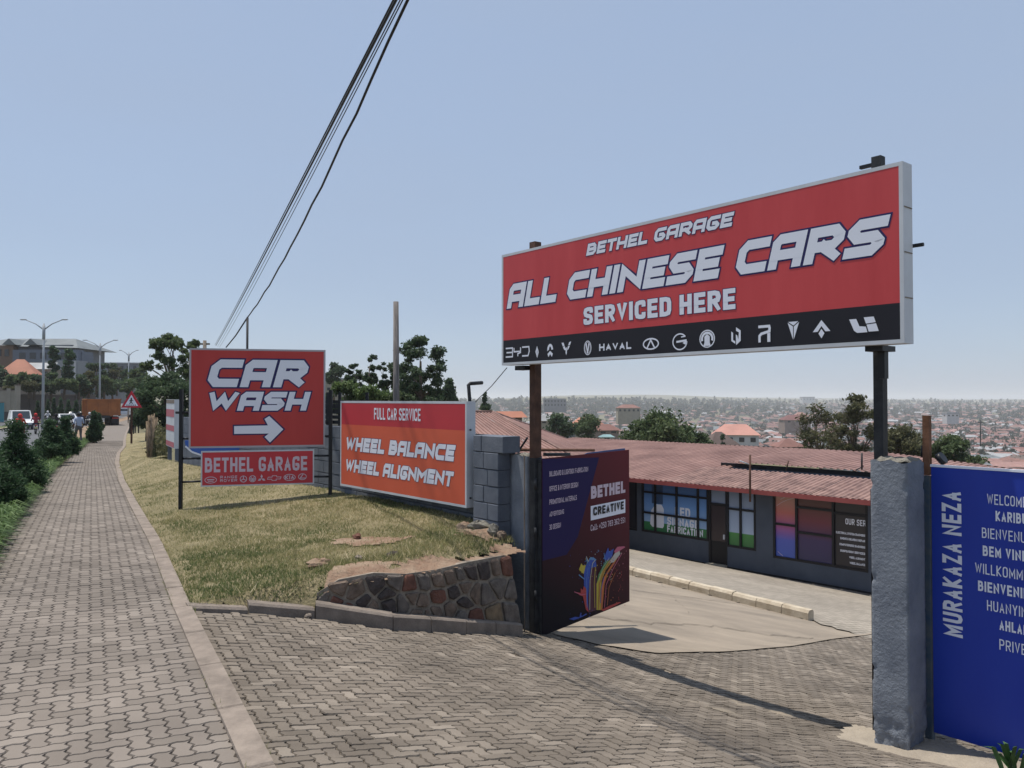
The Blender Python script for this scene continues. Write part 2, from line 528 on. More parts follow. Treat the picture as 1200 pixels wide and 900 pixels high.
M['red_soil'] = mat('red_soil', (.225, .135, .09), .95, 0, 4, col2=(.33, .25, .18), bump=.05, bscale=16)
M['ground'] = mat('dry_earth', (.16, .135, .085), .95, 0, .02, col2=(.10, .11, .055), bump=.1, bscale=2)
M['grass_floor'] = mat('grass_floor', (.17, .15, .075), .95, 0, 1.6, col2=(.31, .26, .16), bump=.04, bscale=40)
M['asphalt'] = mat('asphalt', (.10, .105, .115), .85, .15, .8, bump=.006, bscale=80)
M['wall'] = mat('grey_painted_block', (.10, .118, .15), .85, 0, 3, col2=(.165, .185, .22), bump=.012, bscale=55)
M['wall_mortar'] = mat('grey_mortar', (.085, .09, .11), .9, .3, 8, bump=.02, bscale=60)
M['plaster'] = mat('grey_plaster', (.15, .17, .205), .85, 0, 3.5, col2=(.24, .265, .30), bump=.014, bscale=32)
M['plaster2'] = mat('grey_building_paint', (.075, .09, .12), .8, .12, 1.2, bump=.003, bscale=60)
M['rough_conc'] = mat('broken_concrete', (.24, .225, .19), .95, .35, 12, bump=.04, bscale=35)
M['black'] = mat('black_paint', (.012, .013, .017), .45, 0, 0)
M['blacksteel'] = mat('worn_black_steel', (.014, .016, .02), .6, 0, 9, col2=(.04, .042, .045), bump=.004, bscale=40)
M['rust'] = mat('rusty_steel', (.05, .026, .018), .75, 0, 7, col2=(.12, .06, .04), bump=.005, bscale=45)
M['rust2'] = mat('rust_orange_steel', (.12, .055, .03), .8, 0, 9, col2=(.2, .10, .06), bump=.005, bscale=45)
M['alu'] = mat('pale_sign_frame', (.55, .58, .62), .5, .08, 3, metal=0)
M['alu2'] = mat('galvanised_side', (.36, .41, .46), .5, .18, 4)
M['gsf'] = mat('grey_sign_frame', (.40, .38, .41), .5)
M['red'] = mat('sign_red', (.53, .056, .062), .42, 0, 1.6, col2=(.60, .075, .08), bump=.004, bscale=1.6, stretch=(2.2, 2.2, .35))
M['red_cw'] = mat('sign_red_car_wash', (.45, .045, .043), .42, 0, 1.5, col2=(.50, .056, .052), bump=.004, bscale=1.6, stretch=(2, 2, .4))
M['red_w'] = mat('sign_crimson', (.52, .045, .058), .45, .05, 1.5)
M['orange_w'] = mat('sign_orange_red', (.62, .115, .06), .42, 0, 1.5, col2=(.67, .13, .07), bump=.004, bscale=1.5)
M['white'] = mat('print_white', (.76, .79, .88), .5)
M['pinkwhite'] = mat('print_pale_pink', (.60, .50, .58), .5)
M['navy'] = mat('print_navy', (.020, .018, .10), .5)
M['darkband'] = mat('print_black', (.014, .013, .019), .45)
M['blue'] = mat('sign_blue', (.014, .040, .34), .38, 0, 1.5, col2=(.020, .052, .38), bump=.005, bscale=1.3, stretch=(1.5, 1.5, .5))
M['roof'] = mat('red_roof_sheet', (.175, .098, .083), .6, 0, .7, col2=(.30, .18, .152), bump=.004, bscale=12)
M['roof2'] = mat('red_roof_sheet_weathered', (.13, .075, .064), .6, 0, 2.2, col2=(.31, .195, .163), bump=.004, bscale=12)
M['fascia'] = mat('red_fascia', (.28, .07, .065), .5, .1, 2)
M['room_shade'] = mat('unlit_room_black', (.02, .022, .028), .12, spec=.6)
M['door'] = mat('door_brown_glass', (.045, .032, .035), .3, spec=.5)
M['trunk'] = mat('bark', (.11, .085, .065), .9, .3, 8, bump=.02, bscale=30)
M['trunk_p'] = mat('pale_bark', (.20, .17, .14), .9, .3, 8, bump=.02, bscale=30)
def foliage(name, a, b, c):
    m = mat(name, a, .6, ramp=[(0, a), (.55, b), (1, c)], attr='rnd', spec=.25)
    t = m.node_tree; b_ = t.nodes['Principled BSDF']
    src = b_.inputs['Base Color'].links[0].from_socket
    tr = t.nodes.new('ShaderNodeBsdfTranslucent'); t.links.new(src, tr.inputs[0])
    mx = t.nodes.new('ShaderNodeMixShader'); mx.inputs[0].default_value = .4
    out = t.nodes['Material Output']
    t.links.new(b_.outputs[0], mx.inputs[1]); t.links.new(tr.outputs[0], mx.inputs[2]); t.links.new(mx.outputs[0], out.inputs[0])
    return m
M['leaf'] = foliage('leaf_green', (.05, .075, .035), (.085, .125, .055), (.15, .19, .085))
M['leaf_dk'] = foliage('leaf_dark_green', (.036, .060, .034), (.060, .098, .052), (.115, .165, .08))
M['leaf_lt'] = foliage('leaf_light_green', (.06, .10, .03), (.10, .15, .05), (.17, .23, .08))
M['leaf_olive'] = foliage('leaf_olive', (.06, .065, .03), (.10, .105, .05), (.16, .15, .08))
M['leaf_town'] = foliage('leaf_town', (.018, .03, .018), (.03, .048, .028), (.05, .075, .04))
M['conifer'] = foliage('topiary_green', (.028, .060, .028), (.048, .095, .045), (.085, .15, .065))
M['strap'] = foliage('strap_leaf', (.06, .11, .035), (.11, .18, .06), (.22, .30, .14))
M['grass'] = foliage('grass_blade', (.10, .145, .05), (.34, .31, .15), (.72, .63, .42))
M['stick'] = mat('dry_stick', (.20, .15, .10), .9, .35, 7, bump=.02, bscale=30)

# ------------------------------------------------------------------ natural ground, one sheet to the horizon
def build_ground():
    rad = list(np.concatenate([np.linspace(0, 60, 61)[1:], np.geomspace(62, 12000, 120)]))
    ang = np.linspace(0, 2 * math.pi, 241)[:-1]
    V = [(0, 0, H(0, 0))]
    for r in rad:
        for a in ang:
            x, y = r * math.sin(a), r * math.cos(a)
            V.append((x, y, H(x, y)))
    n = len(ang); F = []
    T = [(0, 1 + i, 1 + (i + 1) % n) for i in range(n)]
    for j in range(len(rad) - 1):
        b0 = 1 + j * n; b1 = b0 + n
        for i in range(n):
            k = (i + 1) % n
            F.append((b0 + i, b1 + i, b1 + k, b0 + k))
    me = bpy.data.meshes.new('ground')
    me.from_pydata(V, [], T + F)
    me.materials.append(M['ground'])
    me.polygons.foreach_set('use_smooth', [True] * len(me.polygons))
    link('ground', me, kind='structure')
build_ground()

def strip(name, y0, y1, fl, fr_, zf, material, n=120, geo=True, parent=None):
    ys = np.linspace(y0, y1, n) if not geo else np.concatenate([np.linspace(y0, min(40, y1), n // 2), np.geomspace(min(41, y1 - 1), y1, n // 2)])
    V = []; F = []
    for y in ys:
        y = float(y)
        a, b = fl(y), fr_(y)
        V += [(a, y, zf(a, y)), (b, y, zf(b, y))]
    F = [(2 * i, 2 * i + 1, 2 * i + 3, 2 * i + 2) for i in range(len(ys) - 1)]
    me = bpy.data.meshes.new(name)
    me.from_pydata(V, [], F)
    me.materials.append(material)
    return link(name, me, parent, kind='structure') if parent is None else link(name, me, parent)

# ------------------------------------------------------------------ footpath with interlocking pavers
PD = Vector((-.477, .879)).normalized(); QD = Vector((PD.y, -PD.x))
UA = .092
def pz(x, y): return zr(y)
path = strip('footpath', -1.0, 400, xL, lambda y: xR(y) + .02, lambda x, y: zr(y) - .012, M['joint'])
def edge_pts(horizontal, amp):
    return [(.27, amp), (.73, -amp)]
def paver_outline(w, h, amp=.13):
    P_ = []
    def seg(a, b):
        P_.append(a)
        d = (b[0] - a[0], b[1] - a[1])
        fwd = d[0] + d[1] > 0
        for t, s in ((.3, 1), (.7, -1)):
            if fwd: q = (a[0] + d[0] * t, a[1] + d[1] * t)
            else: q = (a[0] + d[0] * t, a[1] + d[1] * t); s = -s
            k = amp * s
            P_.append((q[0], q[1] + k * .5) if d[0] else (q[0] + k, q[1]))
    for i in range(w): seg((i, 0), (i + 1, 0))
    for j in range(h): seg((w, j), (w, j + 1))
    for i in range(w, 0, -1): seg((i, h), (i - 1, h))
    for j in range(h, 0, -1): seg((0, j), (0, j - 1))
    return P_
def paver_geo(w, h, joint=.0028, amp=.13, UA=UA):
    o = paver_outline(w, h, amp)
    c = Vector((w / 2, h / 2))
    n = len(o)
    def inset(d):
        pts = [Vector(p) for p in o]; res = []
        for i in range(n):
            a, b, cc = pts[i - 1], pts[i], pts[(i + 1) % n]
            d0 = (b - a).normalized(); d1 = (cc - b).normalized()
            m = (Vector((-d0.y, d0.x)) + Vector((-d1.y, d1.x))).normalized()
            res.append(b + m * d)
        return res
    top = inset((joint + .005) / UA); bot = inset(joint / UA)
    V = [(p.x * UA, p.y * UA, 0) for p in top] + [(p.x * UA, p.y * UA, -.010) for p in bot]
    F = [tuple(range(n))] + [(i, i + n, (i + 1) % n + n, (i + 1) % n) for i in range(n)]
    F[1:] = [f for f in F[1:]]
    return np.array(V), F, n
PH = paver_geo(2, 1); PV = paver_geo(1, 2)
UA_P = UA
def lay_pavers(name, parent, inside, zf, m_obj, m_attr, amp_z, irange, jrange, near, dist_key, tilt=.0, skip=.0, UA=UA_P, amp=.13):
    """individual pavers nearest the viewer, the others joined"""
    PH = paver_geo(2, 1, .0028, amp, UA); PV = paver_geo(1, 2, .0028, amp, UA)
    cells = []
    for i in range(*irange):
        for j in range(*jrange):
            k = (i - j) % 4
            if k == 0: w_, h_ = 2, 1
            elif k == 3: w_, h_ = 1, 2
            else: continue
            c = Vector(QD) * ((i + w_ / 2) * UA) + Vector(PD) * ((j + h_ / 2) * UA)
            if not inside(c.x, c.y): continue
            if skip and rng.random() < skip: continue
            o = QD * (i * UA) + PD * (j * UA)
            cells.append((dist_key(c.x, c.y), w_, o, c))
    cells.sort(key=lambda q: q[0])
    shared = {}
    for w_, geo in ((2, PH), (1, PV)):
        me = bpy.data.meshes.new('paver')
        me.from_pydata([tuple(v) for v in geo[0]], [], geo[1])
        me.materials.append(m_obj)
        shared[w_] = me
    VV, FT, FQ, RT, RQ = [], [], [], [], []
    base = 0
    for idx, (_, w_, o, c) in enumerate(cells):
        e = .15
        zc = zf(c.x, c.y)
        gx = (zf(c.x + e, c.y) - zf(c.x - e, c.y)) / (2 * e); gy = (zf(c.x, c.y + e) - zf(c.x, c.y - e)) / (2 * e)
        gx += rng.normal(0, tilt); gy += rng.normal(0, tilt)
        dz = rng.normal(0, amp_z)
        if idx < near:
            q = link('paver', shared[w_], parent)
            ex = Vector((QD.x, QD.y, QD.x * gx + QD.y * gy)); ey = Vector((PD.x, PD.y, PD.x * gx + PD.y * gy))
            ez = ex.cross(ey).normalized()
            zo = zc + gx * (o.x - c.x) + gy * (o.y - c.y) + dz
            mw = Matrix(((ex.x, ey.x, ez.x, o.x), (ex.y, ey.y, ez.y, o.y), (ex.z, ey.z, ez.z, zo), (0, 0, 0, 1)))
            q.matrix_basis = mw
        else:
            g = PH if w_ == 2 else PV
            L = g[0]
            X = o.x + L[:, 0] * QD.x + L[:, 1] * PD.x; Y = o.y + L[:, 0] * QD.y + L[:, 1] * PD.y
            Z = zc + gx * (X - c.x) + gy * (Y - c.y) + L[:, 2] + dz
            VV.append(np.stack([X, Y, Z], 1)); n = g[2]
            r_ = rng.random()
            FT.append(np.arange(n) + base)
            FQ.append(np.array(g[1][1:]) + base); RT.append(r_); RQ += [r_] * n
            base += len(L)
    if VV:
        # top faces and edge faces, one mesh
        V = np.concatenate(VV)
        me = bpy.data.meshes.new('far_pavers')
        m1 = len(FT); n = 18; FQa = np.concatenate(FQ); m2 = len(FQa)
        me.vertices.add(len(V)); me.vertices.foreach_set('co', V.astype(np.float32).ravel())
        li = np.concatenate([np.concatenate(FT), FQa.ravel()]).astype(np.int32)
        me.loops.add(len(li)); me.loops.foreach_set('vertex_index', li)
        me.polygons.add(m1 + m2)
        ls = np.concatenate([np.arange(m1) * n, m1 * n + np.arange(m2) * 4]).astype(np.int32)
        lt = np.concatenate([np.full(m1, n), np.full(m2, 4)]).astype(np.int32)
        me.polygons.foreach_set('loop_start', ls); me.polygons.foreach_set('loop_total', lt)
        me.materials.append(m_attr)
        a = me.attributes.new('rnd', 'FLOAT', 'FACE'); a.data.foreach_set('value', np.array(RT + RQ, dtype=np.float32))
        me.update(calc_edges=True)
        me.shade_flat()
        link('far_pavers', me, parent, kind='stuff')
def in_path(x, y): return 2.6 < y < 47 and xL(y) < x < xR(y)
lay_pavers('path', path, lambda x, y: in_path(x - .09, y), pz, M['pave_p'], M['pave_p2'], .0012, (-50, 85), (-10, 640), 300, lambda x, y: y if abs(x / y) < .75 else y + 50, tilt=.004)
strip('footpath_far', 46.8, 400, lambda y: xL(y), lambda y: xR(y), lambda x, y: zr(y) + .001, mat('path_paving_far', (.168, .146, .126), .9, .08, 2))

# kerb stones flush along the path
def kerb_line(pts, w_, h_, zf, material, parent, name, step=.85, up=.0, gap=.006, maxy=40):
    """segments along a polyline given by points; boxes w_ wide to the right of the line"""
    acc = [Vector(p) for p in pts]
    out = []; rest = 0
    cur = acc[0]
    for i in range(len(acc) - 1):
        a, b = acc[i], acc[i + 1]; L_ = (b - a).length; d = (b - a) / L_
        k = max(1, round(L_ / step))
        for j in range(k):
            p0 = a + d * (L_ * j / k + gap / 2); p1 = a + d * (L_ * (j + 1) / k - gap / 2)
            n = Vector((d.y, -d.x)) * w_
            c = []
            dz = random.uniform(-.004, .004)
            for q in (p0, p1, p1 + n, p0 + n):
                c.append(Vector((q.x, q.y, zf(q.x, q.y) + up + dz)))
            mb = MB()
            b_ = .012
            cc = sum(c, Vector()) / 4
            top = [q + (cc - q).normalized() * b_ * 1.2 for q in c]
            mid = [q - Vector((0, 0, b_)) for q in c]
            bot = [q - Vector((0, 0, h_)) for q in c]
            vs = top + mid + bot
            fs = [(3, 2, 1, 0)]
            for r_ in (0, 4):
                for t in range(4):
                    fs.append((r_ + t, r_ + (t + 1) % 4, r_ + 4 + (t + 1) % 4, r_ + 4 + t))
            # reverse for outward normals
            mb.add(vs, fs)
            mb.build(name, material, parent)
kerb = thing('path_kerb', 'flush concrete kerb band along the right edge of the paved footpath', 'kerb', (xR(4), 4, -1.75))
kerb_line([(xR(y), y) for y in (1.2, 3.67, 6.5, 9.2, 13.2, 18.5, 23, 26.9, 30, 33.5)], .14, .12, lambda x, y: zr(y), M['kerb'], kerb, 'kerb_stone', .8, up=.018)
me = strip('kerb_band', 33.5, 120, lambda y: xR(y), lambda y: xR(y) + .16, lambda x, y: zr(y) + .014, M['kerb'], parent=kerb)

# ------------------------------------------------------------------ driveway
KL = [Vector(p) for p in ((-2.72, 6.52), (-2.3, 6.78), (-1.78, 7.03), (-1.10, 7.20), (-.45, 7.75), (.12, 8.42))]
def kerb_d(x, y):
    """distance behind the driveway's kerb line (positive: on the verge side)"""
    p = Vector((x, y)); best = 1e9; sg = 1
    for a, b in zip(KL, KL[1:]):
        d = b - a; t = max(0, min(1, (p - a).dot(d) / d.dot(d))); q = a + d * t
        L_ = (p - q).length
        if L_ < best:
            best = L_; sg = 1 if (d.x * (p - a).y - d.y * (p - a).x) > 0 else -1
    return best * sg
def gate_u(x, y): return (Vector((x, y)) - gL).dot(gN)
ARC = [hit(px, py, G) for px, py in ((648, 742), (700, 754), (770, 765), (860, 763), (930, 757), (1018, 744), (1150, 715))]
ARCt = [(p.x / p.y, p.y) for p in ARC]
def arc_y(t): return float(np.interp(t, [a for a, b in ARCt], [b for a, b in ARCt]))
def in_drive(x, y):
    if y < 2.2 or x < xR(y) + .10: return False
    s = (Vector((x, y)) - gL).dot(gD); u = gate_u(x, y)
    if u > .02:
        return s > -.2 and y < arc_y(x / max(y, .1)) and s < 6
    if kerb_d(x, y) > -.02 and y > 6.2 and x < .3: return False
    return s < 5.2
def sheet(name, x0, x1, y0, y1, st, inside, zf, material, parent=None, **k):
    nx = int((x1 - x0) / st) + 1; ny = int((y1 - y0) / st) + 1
    V = []; F = []; ix = {}
    def vid(i, j):
        if (i, j) not in ix:
            x, y = x0 + i * st, y0 + j * st
            ix[(i, j)] = len(V); V.append((x, y, zf(x, y)))
        return ix[(i, j)]
    for i in range(nx - 1):
        for j in range(ny - 1):
            if inside(x0 + (i + .5) * st, y0 + (j + .5) * st):
                F.append((vid(i, j), vid(i + 1, j), vid(i + 1, j + 1), vid(i, j + 1)))
    me = bpy.data.meshes.new(name); me.from_pydata(V, [], F); me.materials.append(material)
    me.polygons.foreach_set('use_smooth', [True] * len(F)); me.update()
    return link(name, me, parent, **k)
drive = sheet('driveway', -3.2, 9, 0, 9.5, .1, lambda x, y: x > xR(y) + .05 and gate_u(x, y) < .1 and (kerb_d(x, y) < .12 or y < 6.2 or x > .3), lambda x, y: f_drive(x, y) - .014, M['joint_d'], kind='structure')
lay_pavers('drive', drive, in_drive, G, M['pave_d'], M['pave_d2'], .002, (-80, 160), (-30, 190), 300, lambda x, y: y if abs(x / y) < .72 else y + 50, tilt=.018, skip=.004, UA=.076, amp=.09)
# concrete yard inside the gate, falling towards the building
yard = sheet('concrete_yard', -2, 24, -1, 34, .25, lambda x, y: -.1 < gate_u(x, y) < 19.5 and (Vector((x, y)) - gL).dot(gD) > -14, lambda x, y: G(x, y) - .016, M['yard'], kind='structure')
sill = sheet('gate_threshold', -1, 6, 3.5, 9, .05, lambda x, y: -.30 + .05 * math.sin(x * 7) < gate_u(x, y) < .40 + .05 * math.sin(x * 5 + 1) and -.1 < (Vector((x, y)) - gL).dot(gD) < 6 and (gate_u(x, y) > 0 or (Vector((x, y)) - gL).dot(gD) > 2.2 + .2 * math.sin(y * 9)),
             lambda x, y: G(x, y) - .010 + .030 * max(-.4, noise.noise(Vector((x * 2.2, y * 2.2, 0))) + .5 * noise.noise(Vector((x * 9, y * 9, 0))) - .05), mat('sandy_concrete', (.28, .235, .18), .95, 0, 2.5, col2=(.18, .158, .128), bump=.015, bscale=40), kind='structure')

# weeds in the joints along the kerbs
wp_ = []
for _ in range(2600):
    y_ = rng.uniform(2.6, 26) if rng.random() < .6 else rng.uniform(2.6, 8); k_ = rng.random()
    x_ = xR(y_) + (.155 if k_ < .6 else -.004) + abs(rng.normal(0, .012)) if k_ < .8 else xL(y_) + rng.normal(0, .03)
    if y_ < 6.6 and noise.noise(Vector((x_ * 3, y_ * 3, 2))) < .05: continue
    wp_.append((x_, y_, (f_drive(x_, y_) if y_ < 6.4 and x_ > xR(y_) + .1 else zr(y_)) - .004))
WEEDS = np.array(wp_)
# hairline cracks in the slab
for pts_ in (((742, 692), (800, 699), (850, 706), (905, 716)), ((690, 722), (760, 730), (830, 733), (900, 744), (960, 749)), ((775, 684), (790, 700), (812, 722))):
    q_ = [hit(a_, b_, lambda x, y: G(x, y) - .008) for a_, b_ in pts_]; vv_ = []
    for i_ in range(len(q_) - 1):
        for j_ in range(8):
            p_ = q_[i_].lerp(q_[i_ + 1], j_ / 8); vv_.append(p_ + Vector((rng.normal(0, .02), rng.normal(0, .04), 0)))
    V_ = []
    for p_ in vv_:
        z_ = G(p_.x, p_.y) - .004; w__ = rng.uniform(.004, .014); V_ += [(p_.x, p_.y - w__, z_), (p_.x, p_.y + w__, z_)]
    me = bpy.data.meshes.new('crack'); me.from_pydata(V_, [], [(2 * i, 2 * i + 2, 2 * i + 3, 2 * i + 1) for i in range(len(vv_) - 1)]); me.materials.append(M['joint']); link('crack', me, yard)

# worn edge of the slab lapping over the inner pavers
tt_ = np.linspace((650 - 600) / 906, (1120 - 600) / 906, 70); V_ = []; 
for t_ in tt_:
    y0_ = arc_y(t_) - .10 + .05 * noise.noise(Vector((t_ * 40, 0, 0))); y1_ = arc_y(t_) + .45
    for y_ in (y0_, y1_): V_.append((t_ * y_, y_, G(t_ * y_, y_) + (.014 if y_ == y0_ else -.010)))
me = bpy.data.meshes.new('slab_edge'); me.from_pydata(V_, [], [(2 * i, 2 * i + 2, 2 * i + 3, 2 * i + 1) for i in range(69)]); me.materials.append(M['yard'])
link('slab_edge', me, yard)

# parking strip of light pavers between the white kerb and the building
KW0 = Vector((5.3, 13.9)); KW1 = Vector((2.45, 18.3))
kd = (KW1 - KW0).normalized(); kn = Vector((-kd.y, kd.x)) * -1   # towards the building
def brickmat():
    m = mat('parking_pavers', (.30, .27, .225), .92, .12, 1.2)
    t = m.node_tree; b = t.nodes['Principled BSDF']
    g = t.nodes.new('ShaderNodeNewGeometry'); mp = t.nodes.new('ShaderNodeMapping'); mp.inputs['Rotation'].default_value = (0, 0, R(-44))
    br = t.nodes.new('ShaderNodeTexBrick'); br.inputs['Scale'].default_value = 1
    br.inputs['Brick Width'].default_value = .22; br.inputs['Row Height'].default_value = .11; br.inputs['Mortar Size'].default_value = .008
    br.inputs['Color1'].default_value = (.29, .26, .215, 1); br.inputs['Color2'].default_value = (.37, .33, .275, 1); br.inputs['Mortar'].default_value = (.15, .13, .105, 1)
    t.links.new(g.outputs['Position'], mp.inputs[0]); t.links.new(mp.outputs[0], br.inputs['Vector'])
    mx = t.nodes.new('ShaderNodeMix'); mx.data_type = 'RGBA'; mx.blend_type = 'MULTIPLY'; mx.inputs['Factor'].default_value = .6
    old = b.inputs['Base Color'].links[0].from_socket
    n = t.nodes.new('ShaderNodeTexNoise'); n.inputs['Scale'].default_value = .6; n.inputs['Detail'].default_value = 8
    cr = t.nodes.new('ShaderNodeValToRGB'); cr.color_ramp.elements[0].position = .3; cr.color_ramp.elements[0].color = (.6, .6, .6, 1); cr.color_ramp.elements[1].position = .65
    t.links.new(g.outputs['Position'], n.inputs['Vector']); t.links.new(n.outputs['Fac'], cr.inputs[0])
    t.links.new(br.outputs['Color'], mx.inputs['A']); t.links.new(cr.outputs[0], mx.inputs['B'])
    t.links.new(mx.outputs['Result'], b.inputs['Base Color'])
    bp = t.nodes.new('ShaderNodeBump'); bp.inputs['Distance'].default_value = .01; bp.invert = True
    t.links.new(br.outputs['Fac'], bp.inputs['Height']); t.links.new(bp.outputs[0], b.inputs['Normal'])
    return m
BD = Vector((-.682, .731)); BN = Vector((.731, .682)); BO = Vector((7.13, 26.8))
def bst(x, y):
    d = Vector((x, y)) - BO
    return d.dot(BD), d.dot(BN)
sheet('parking_paving', -2, 20, 8, 36, .2, lambda x, y: (Vector((x, y)) - KW0).dot(kn) > .05 and bst(x, y)[1] < -.35 and (Vector((x, y)) - KW0).dot(kd) > -9, lambda x, y: G(x, y) + .004, brickmat(), kind='structure')
wk = thing('parking_kerb', 'long row of pale worn kerb stones edging the parking strip in the yard', 'kerb', (KW0.x, KW0.y, G(KW0.x, KW0.y)))
L_ = (KW1 - KW0).length; nk = 9
for i in range(nk):
    a = KW0 + kd * (L_ * i / nk + .008); b = KW0 + kd * (L_ * (i + 1) / nk - .008)
    za, zb = G(a.x, a.y), G(b.x, b.y)
    nn = Vector((kn.x, kn.y, 0)); dz = random.uniform(-.008, .008)
    A3 = Vector((a.x, a.y, za - .05)); B3 = Vector((b.x, b.y, zb - .05))
    prof = [(0, 0), (.0, .15), (.035, .20), (.13, .205), (.16, .17), (.16, 0)]
    mb = MB()
    vs = [q + nn * u + Vector((0, 0, v + dz)) for q in (A3, B3) for u, v in prof]
    n = len(prof)
    mb.add(vs, [tuple(range(n)), tuple(reversed(range(n, 2 * n)))] + [(i2, i2 + n, (i2 + 1) % n + n, (i2 + 1) % n) for i2 in range(n)])
    mb.build('kerb_stone', M['kerb_w'], wk)

# kerb along the grass corner of the driveway
k2 = thing('driveway_kerb', 'raised grey kerb curving along the grass bank and stone wall to the gate post', 'kerb', (KL[0].x, KL[0].y, -1.75))
for i, (a, b) in enumerate(zip(KL, KL[1:])):
    d = (b - a).normalized(); n = Vector((-d.y, d.x)) * .13
    kk = 2 if i == 3 or i == 4 else 1
    for j in range(kk):
        p0 = a + (b - a) * (j / kk) + d * .004; p1 = a + (b - a) * ((j + 1) / kk) - d * .004
        hh = .04 + .09 * min(1, (i + j / kk) / 2.0)
        mb = MB(); c = []
        for q in (p0, p1, p1 + n, p0 + n): c.append(Vector((q.x, q.y, f_drive(q.x, q.y) if kerb_d(q.x, q.y) < .02 else f_drive(q.x - n.x, q.y - n.y))))
        top = [q + Vector((0, 0, hh)) for q in c]
        ins = .02; n3 = Vector((n.x, n.y, 0)).normalized() * ins
        tt = [top[0] + n3, top[1] + n3, top[2], top[3]]; mid = [q - Vector((0, 0, .02)) for q in top]; bot = [q - Vector((0, 0, .15)) for q in c]
        vs = tt + mid + bot
        fs = [(0, 1, 2, 3)] + [(r_ + (t + 1) % 4, r_ + t, r_ + 4 + t, r_ + 4 + (t + 1) % 4) for r_ in (0, 4) for t in range(4)]
        mb.add(vs, fs).build('kerb_stone', M['kerb2'], k2)

# ------------------------------------------------------------------ verge: grassy bank between path, boundary wall and driveway
def wall_x(y): return (5.70 - .626 * y) / .78 if y < 24 else xB(y) + .3
def verge(x, y):
    a, b = xR(y) + .16, wall_x(y)
    if x < a: return zr(y) - .05
    w_ = min(1, max(0, (x - a) / max(.3, b - a)))
    zw = float(np.interp(y, [7, 9.7, 12.5, 21, 30, 60], [-1.52, -1.50, -1.5, -1.62, -2.1, -2.6]))
    z = zr(y) - .0 + (zw - zr(y)) * (w_ ** .85)
    d = kerb_d(x, y)
    if y < 12:
        rr = min(1, max(0, (x + 1.95) / .5))           # 0: grass runs down to the kerb, 1: above the stone wall
        k = f_drive(x, y) + .03 + .08 * min(1, max(0, (x + 2.7) / 1.5))
        zf = (k + 1.1 * (d - .1) * (1 if d > .1 else 1.6)) * (1 - rr) + (-1.695 - .05 * max(0, .24 - d) * 4 + .40 * max(d - .30, 0)) * rr
        z = min(z, zf)
    z += .035 * noise.noise(Vector((x * 1.1, y * 1.1, 0))) + .012 * noise.noise(Vector((x * 5, y * 5, 2)))
    return z
def in_verge(x, y, lim=.175):
    if x < xR(y) + .02 or x > wall_x(y) + .1: return False
    if gate_u(x, y) > (.10 if (Vector((x, y)) - gL).dot(gD) > -.72 else .32) and y < 12: return False
    if y < 10 and kerb_d(x, y) < (.04 if x < -1.75 else lim): return False
    return True
def soilness(x, y):
    """1 bare red earth, 0 grass"""
    d = kerb_d(x, y); n = noise.noise(Vector((x * 2.2, y * 2.2, 7))) * .26 + noise.noise(Vector((x * 9, y * 9, 3))) * .12
    s = 0
    if y < 10.5 and x > -1.74 and d < .50 + n + .12 * math.sin(x * 3) - max(0, -1.6 - x) * .6: s = 1
    if math.hypot((x + 1.62) / .42, (y - 8.75) / .2) < 1 + n * 3: s = .9          # bare scrape
    if x > -.75 and y < 9.6 and d > .3 and math.hypot(x + .3, (y - 9.15)) < .36 + n: s = 1
    e = x - xR(y) - .14
    if e < .16 + n * .8: s = max(s, .75)
    if y > 24: s = max(s, .35)
    return s
vs_ = sheet('verge', -30, .6, 6.3, 60, .12, lambda x, y: y < 16 and in_verge(x, y, .34 if x > -1.5 else .19) and not (gate_u(x, y) > -.12 and y < 9.3 and x > -.35), verge, M['grass_floor'], kind='structure')
vs_.name = 'grass_verge'
sheet('grass_verge_far', -34, -4, 16, 60, .2, lambda x, y: y > 16 and in_verge(x, y), verge, M['grass_floor'], kind='structure')
sheet('bare_earth', -3, .5, 6.6, 10.4, .05, lambda x, y: in_verge(x, y) and soilness(x, y) > .8 and (gate_u(x, y) < .0 or x < -.45), lambda x, y: verge(x, y) + .006 + .02 * abs(noise.noise(Vector((x * 9, y * 9, 5)))), M['red_soil'], kind='structure')

def blades(name, pts, hmin, hmax, wd, material, rndf, lean=.6, kind='stuff'):
    """pts (n,3): roots. three-vertex blades"""
    n = len(pts); pts = np.asarray(pts)
    h = rng.uniform(hmin, hmax, n); a = rng.uniform(0, 2 * np.pi, n); l = rng.uniform(.1, lean, n) * h; b = rng.uniform(0, 2 * np.pi, n)
    wv = np.stack([np.cos(a), np.sin(a), np.zeros(n)], 1) * (wd * rng.uniform(.6, 1.3, n))[:, None]
    tip = pts + np.stack([np.cos(b) * l, np.sin(b) * l, h], 1)
    V = np.stack([pts - wv, pts + wv, tip], 1).reshape(-1, 3)
    F = np.arange(3 * n).reshape(n, 3)
    return link(name, np_mesh(name, V, F, material, rnd=rndf), kind=kind)
blades('weeds', WEEDS, .015, .05, .003, M['grass'], rng.uniform(0, .5, len(WEEDS)), lean=1.0)
gp = []
gr = []
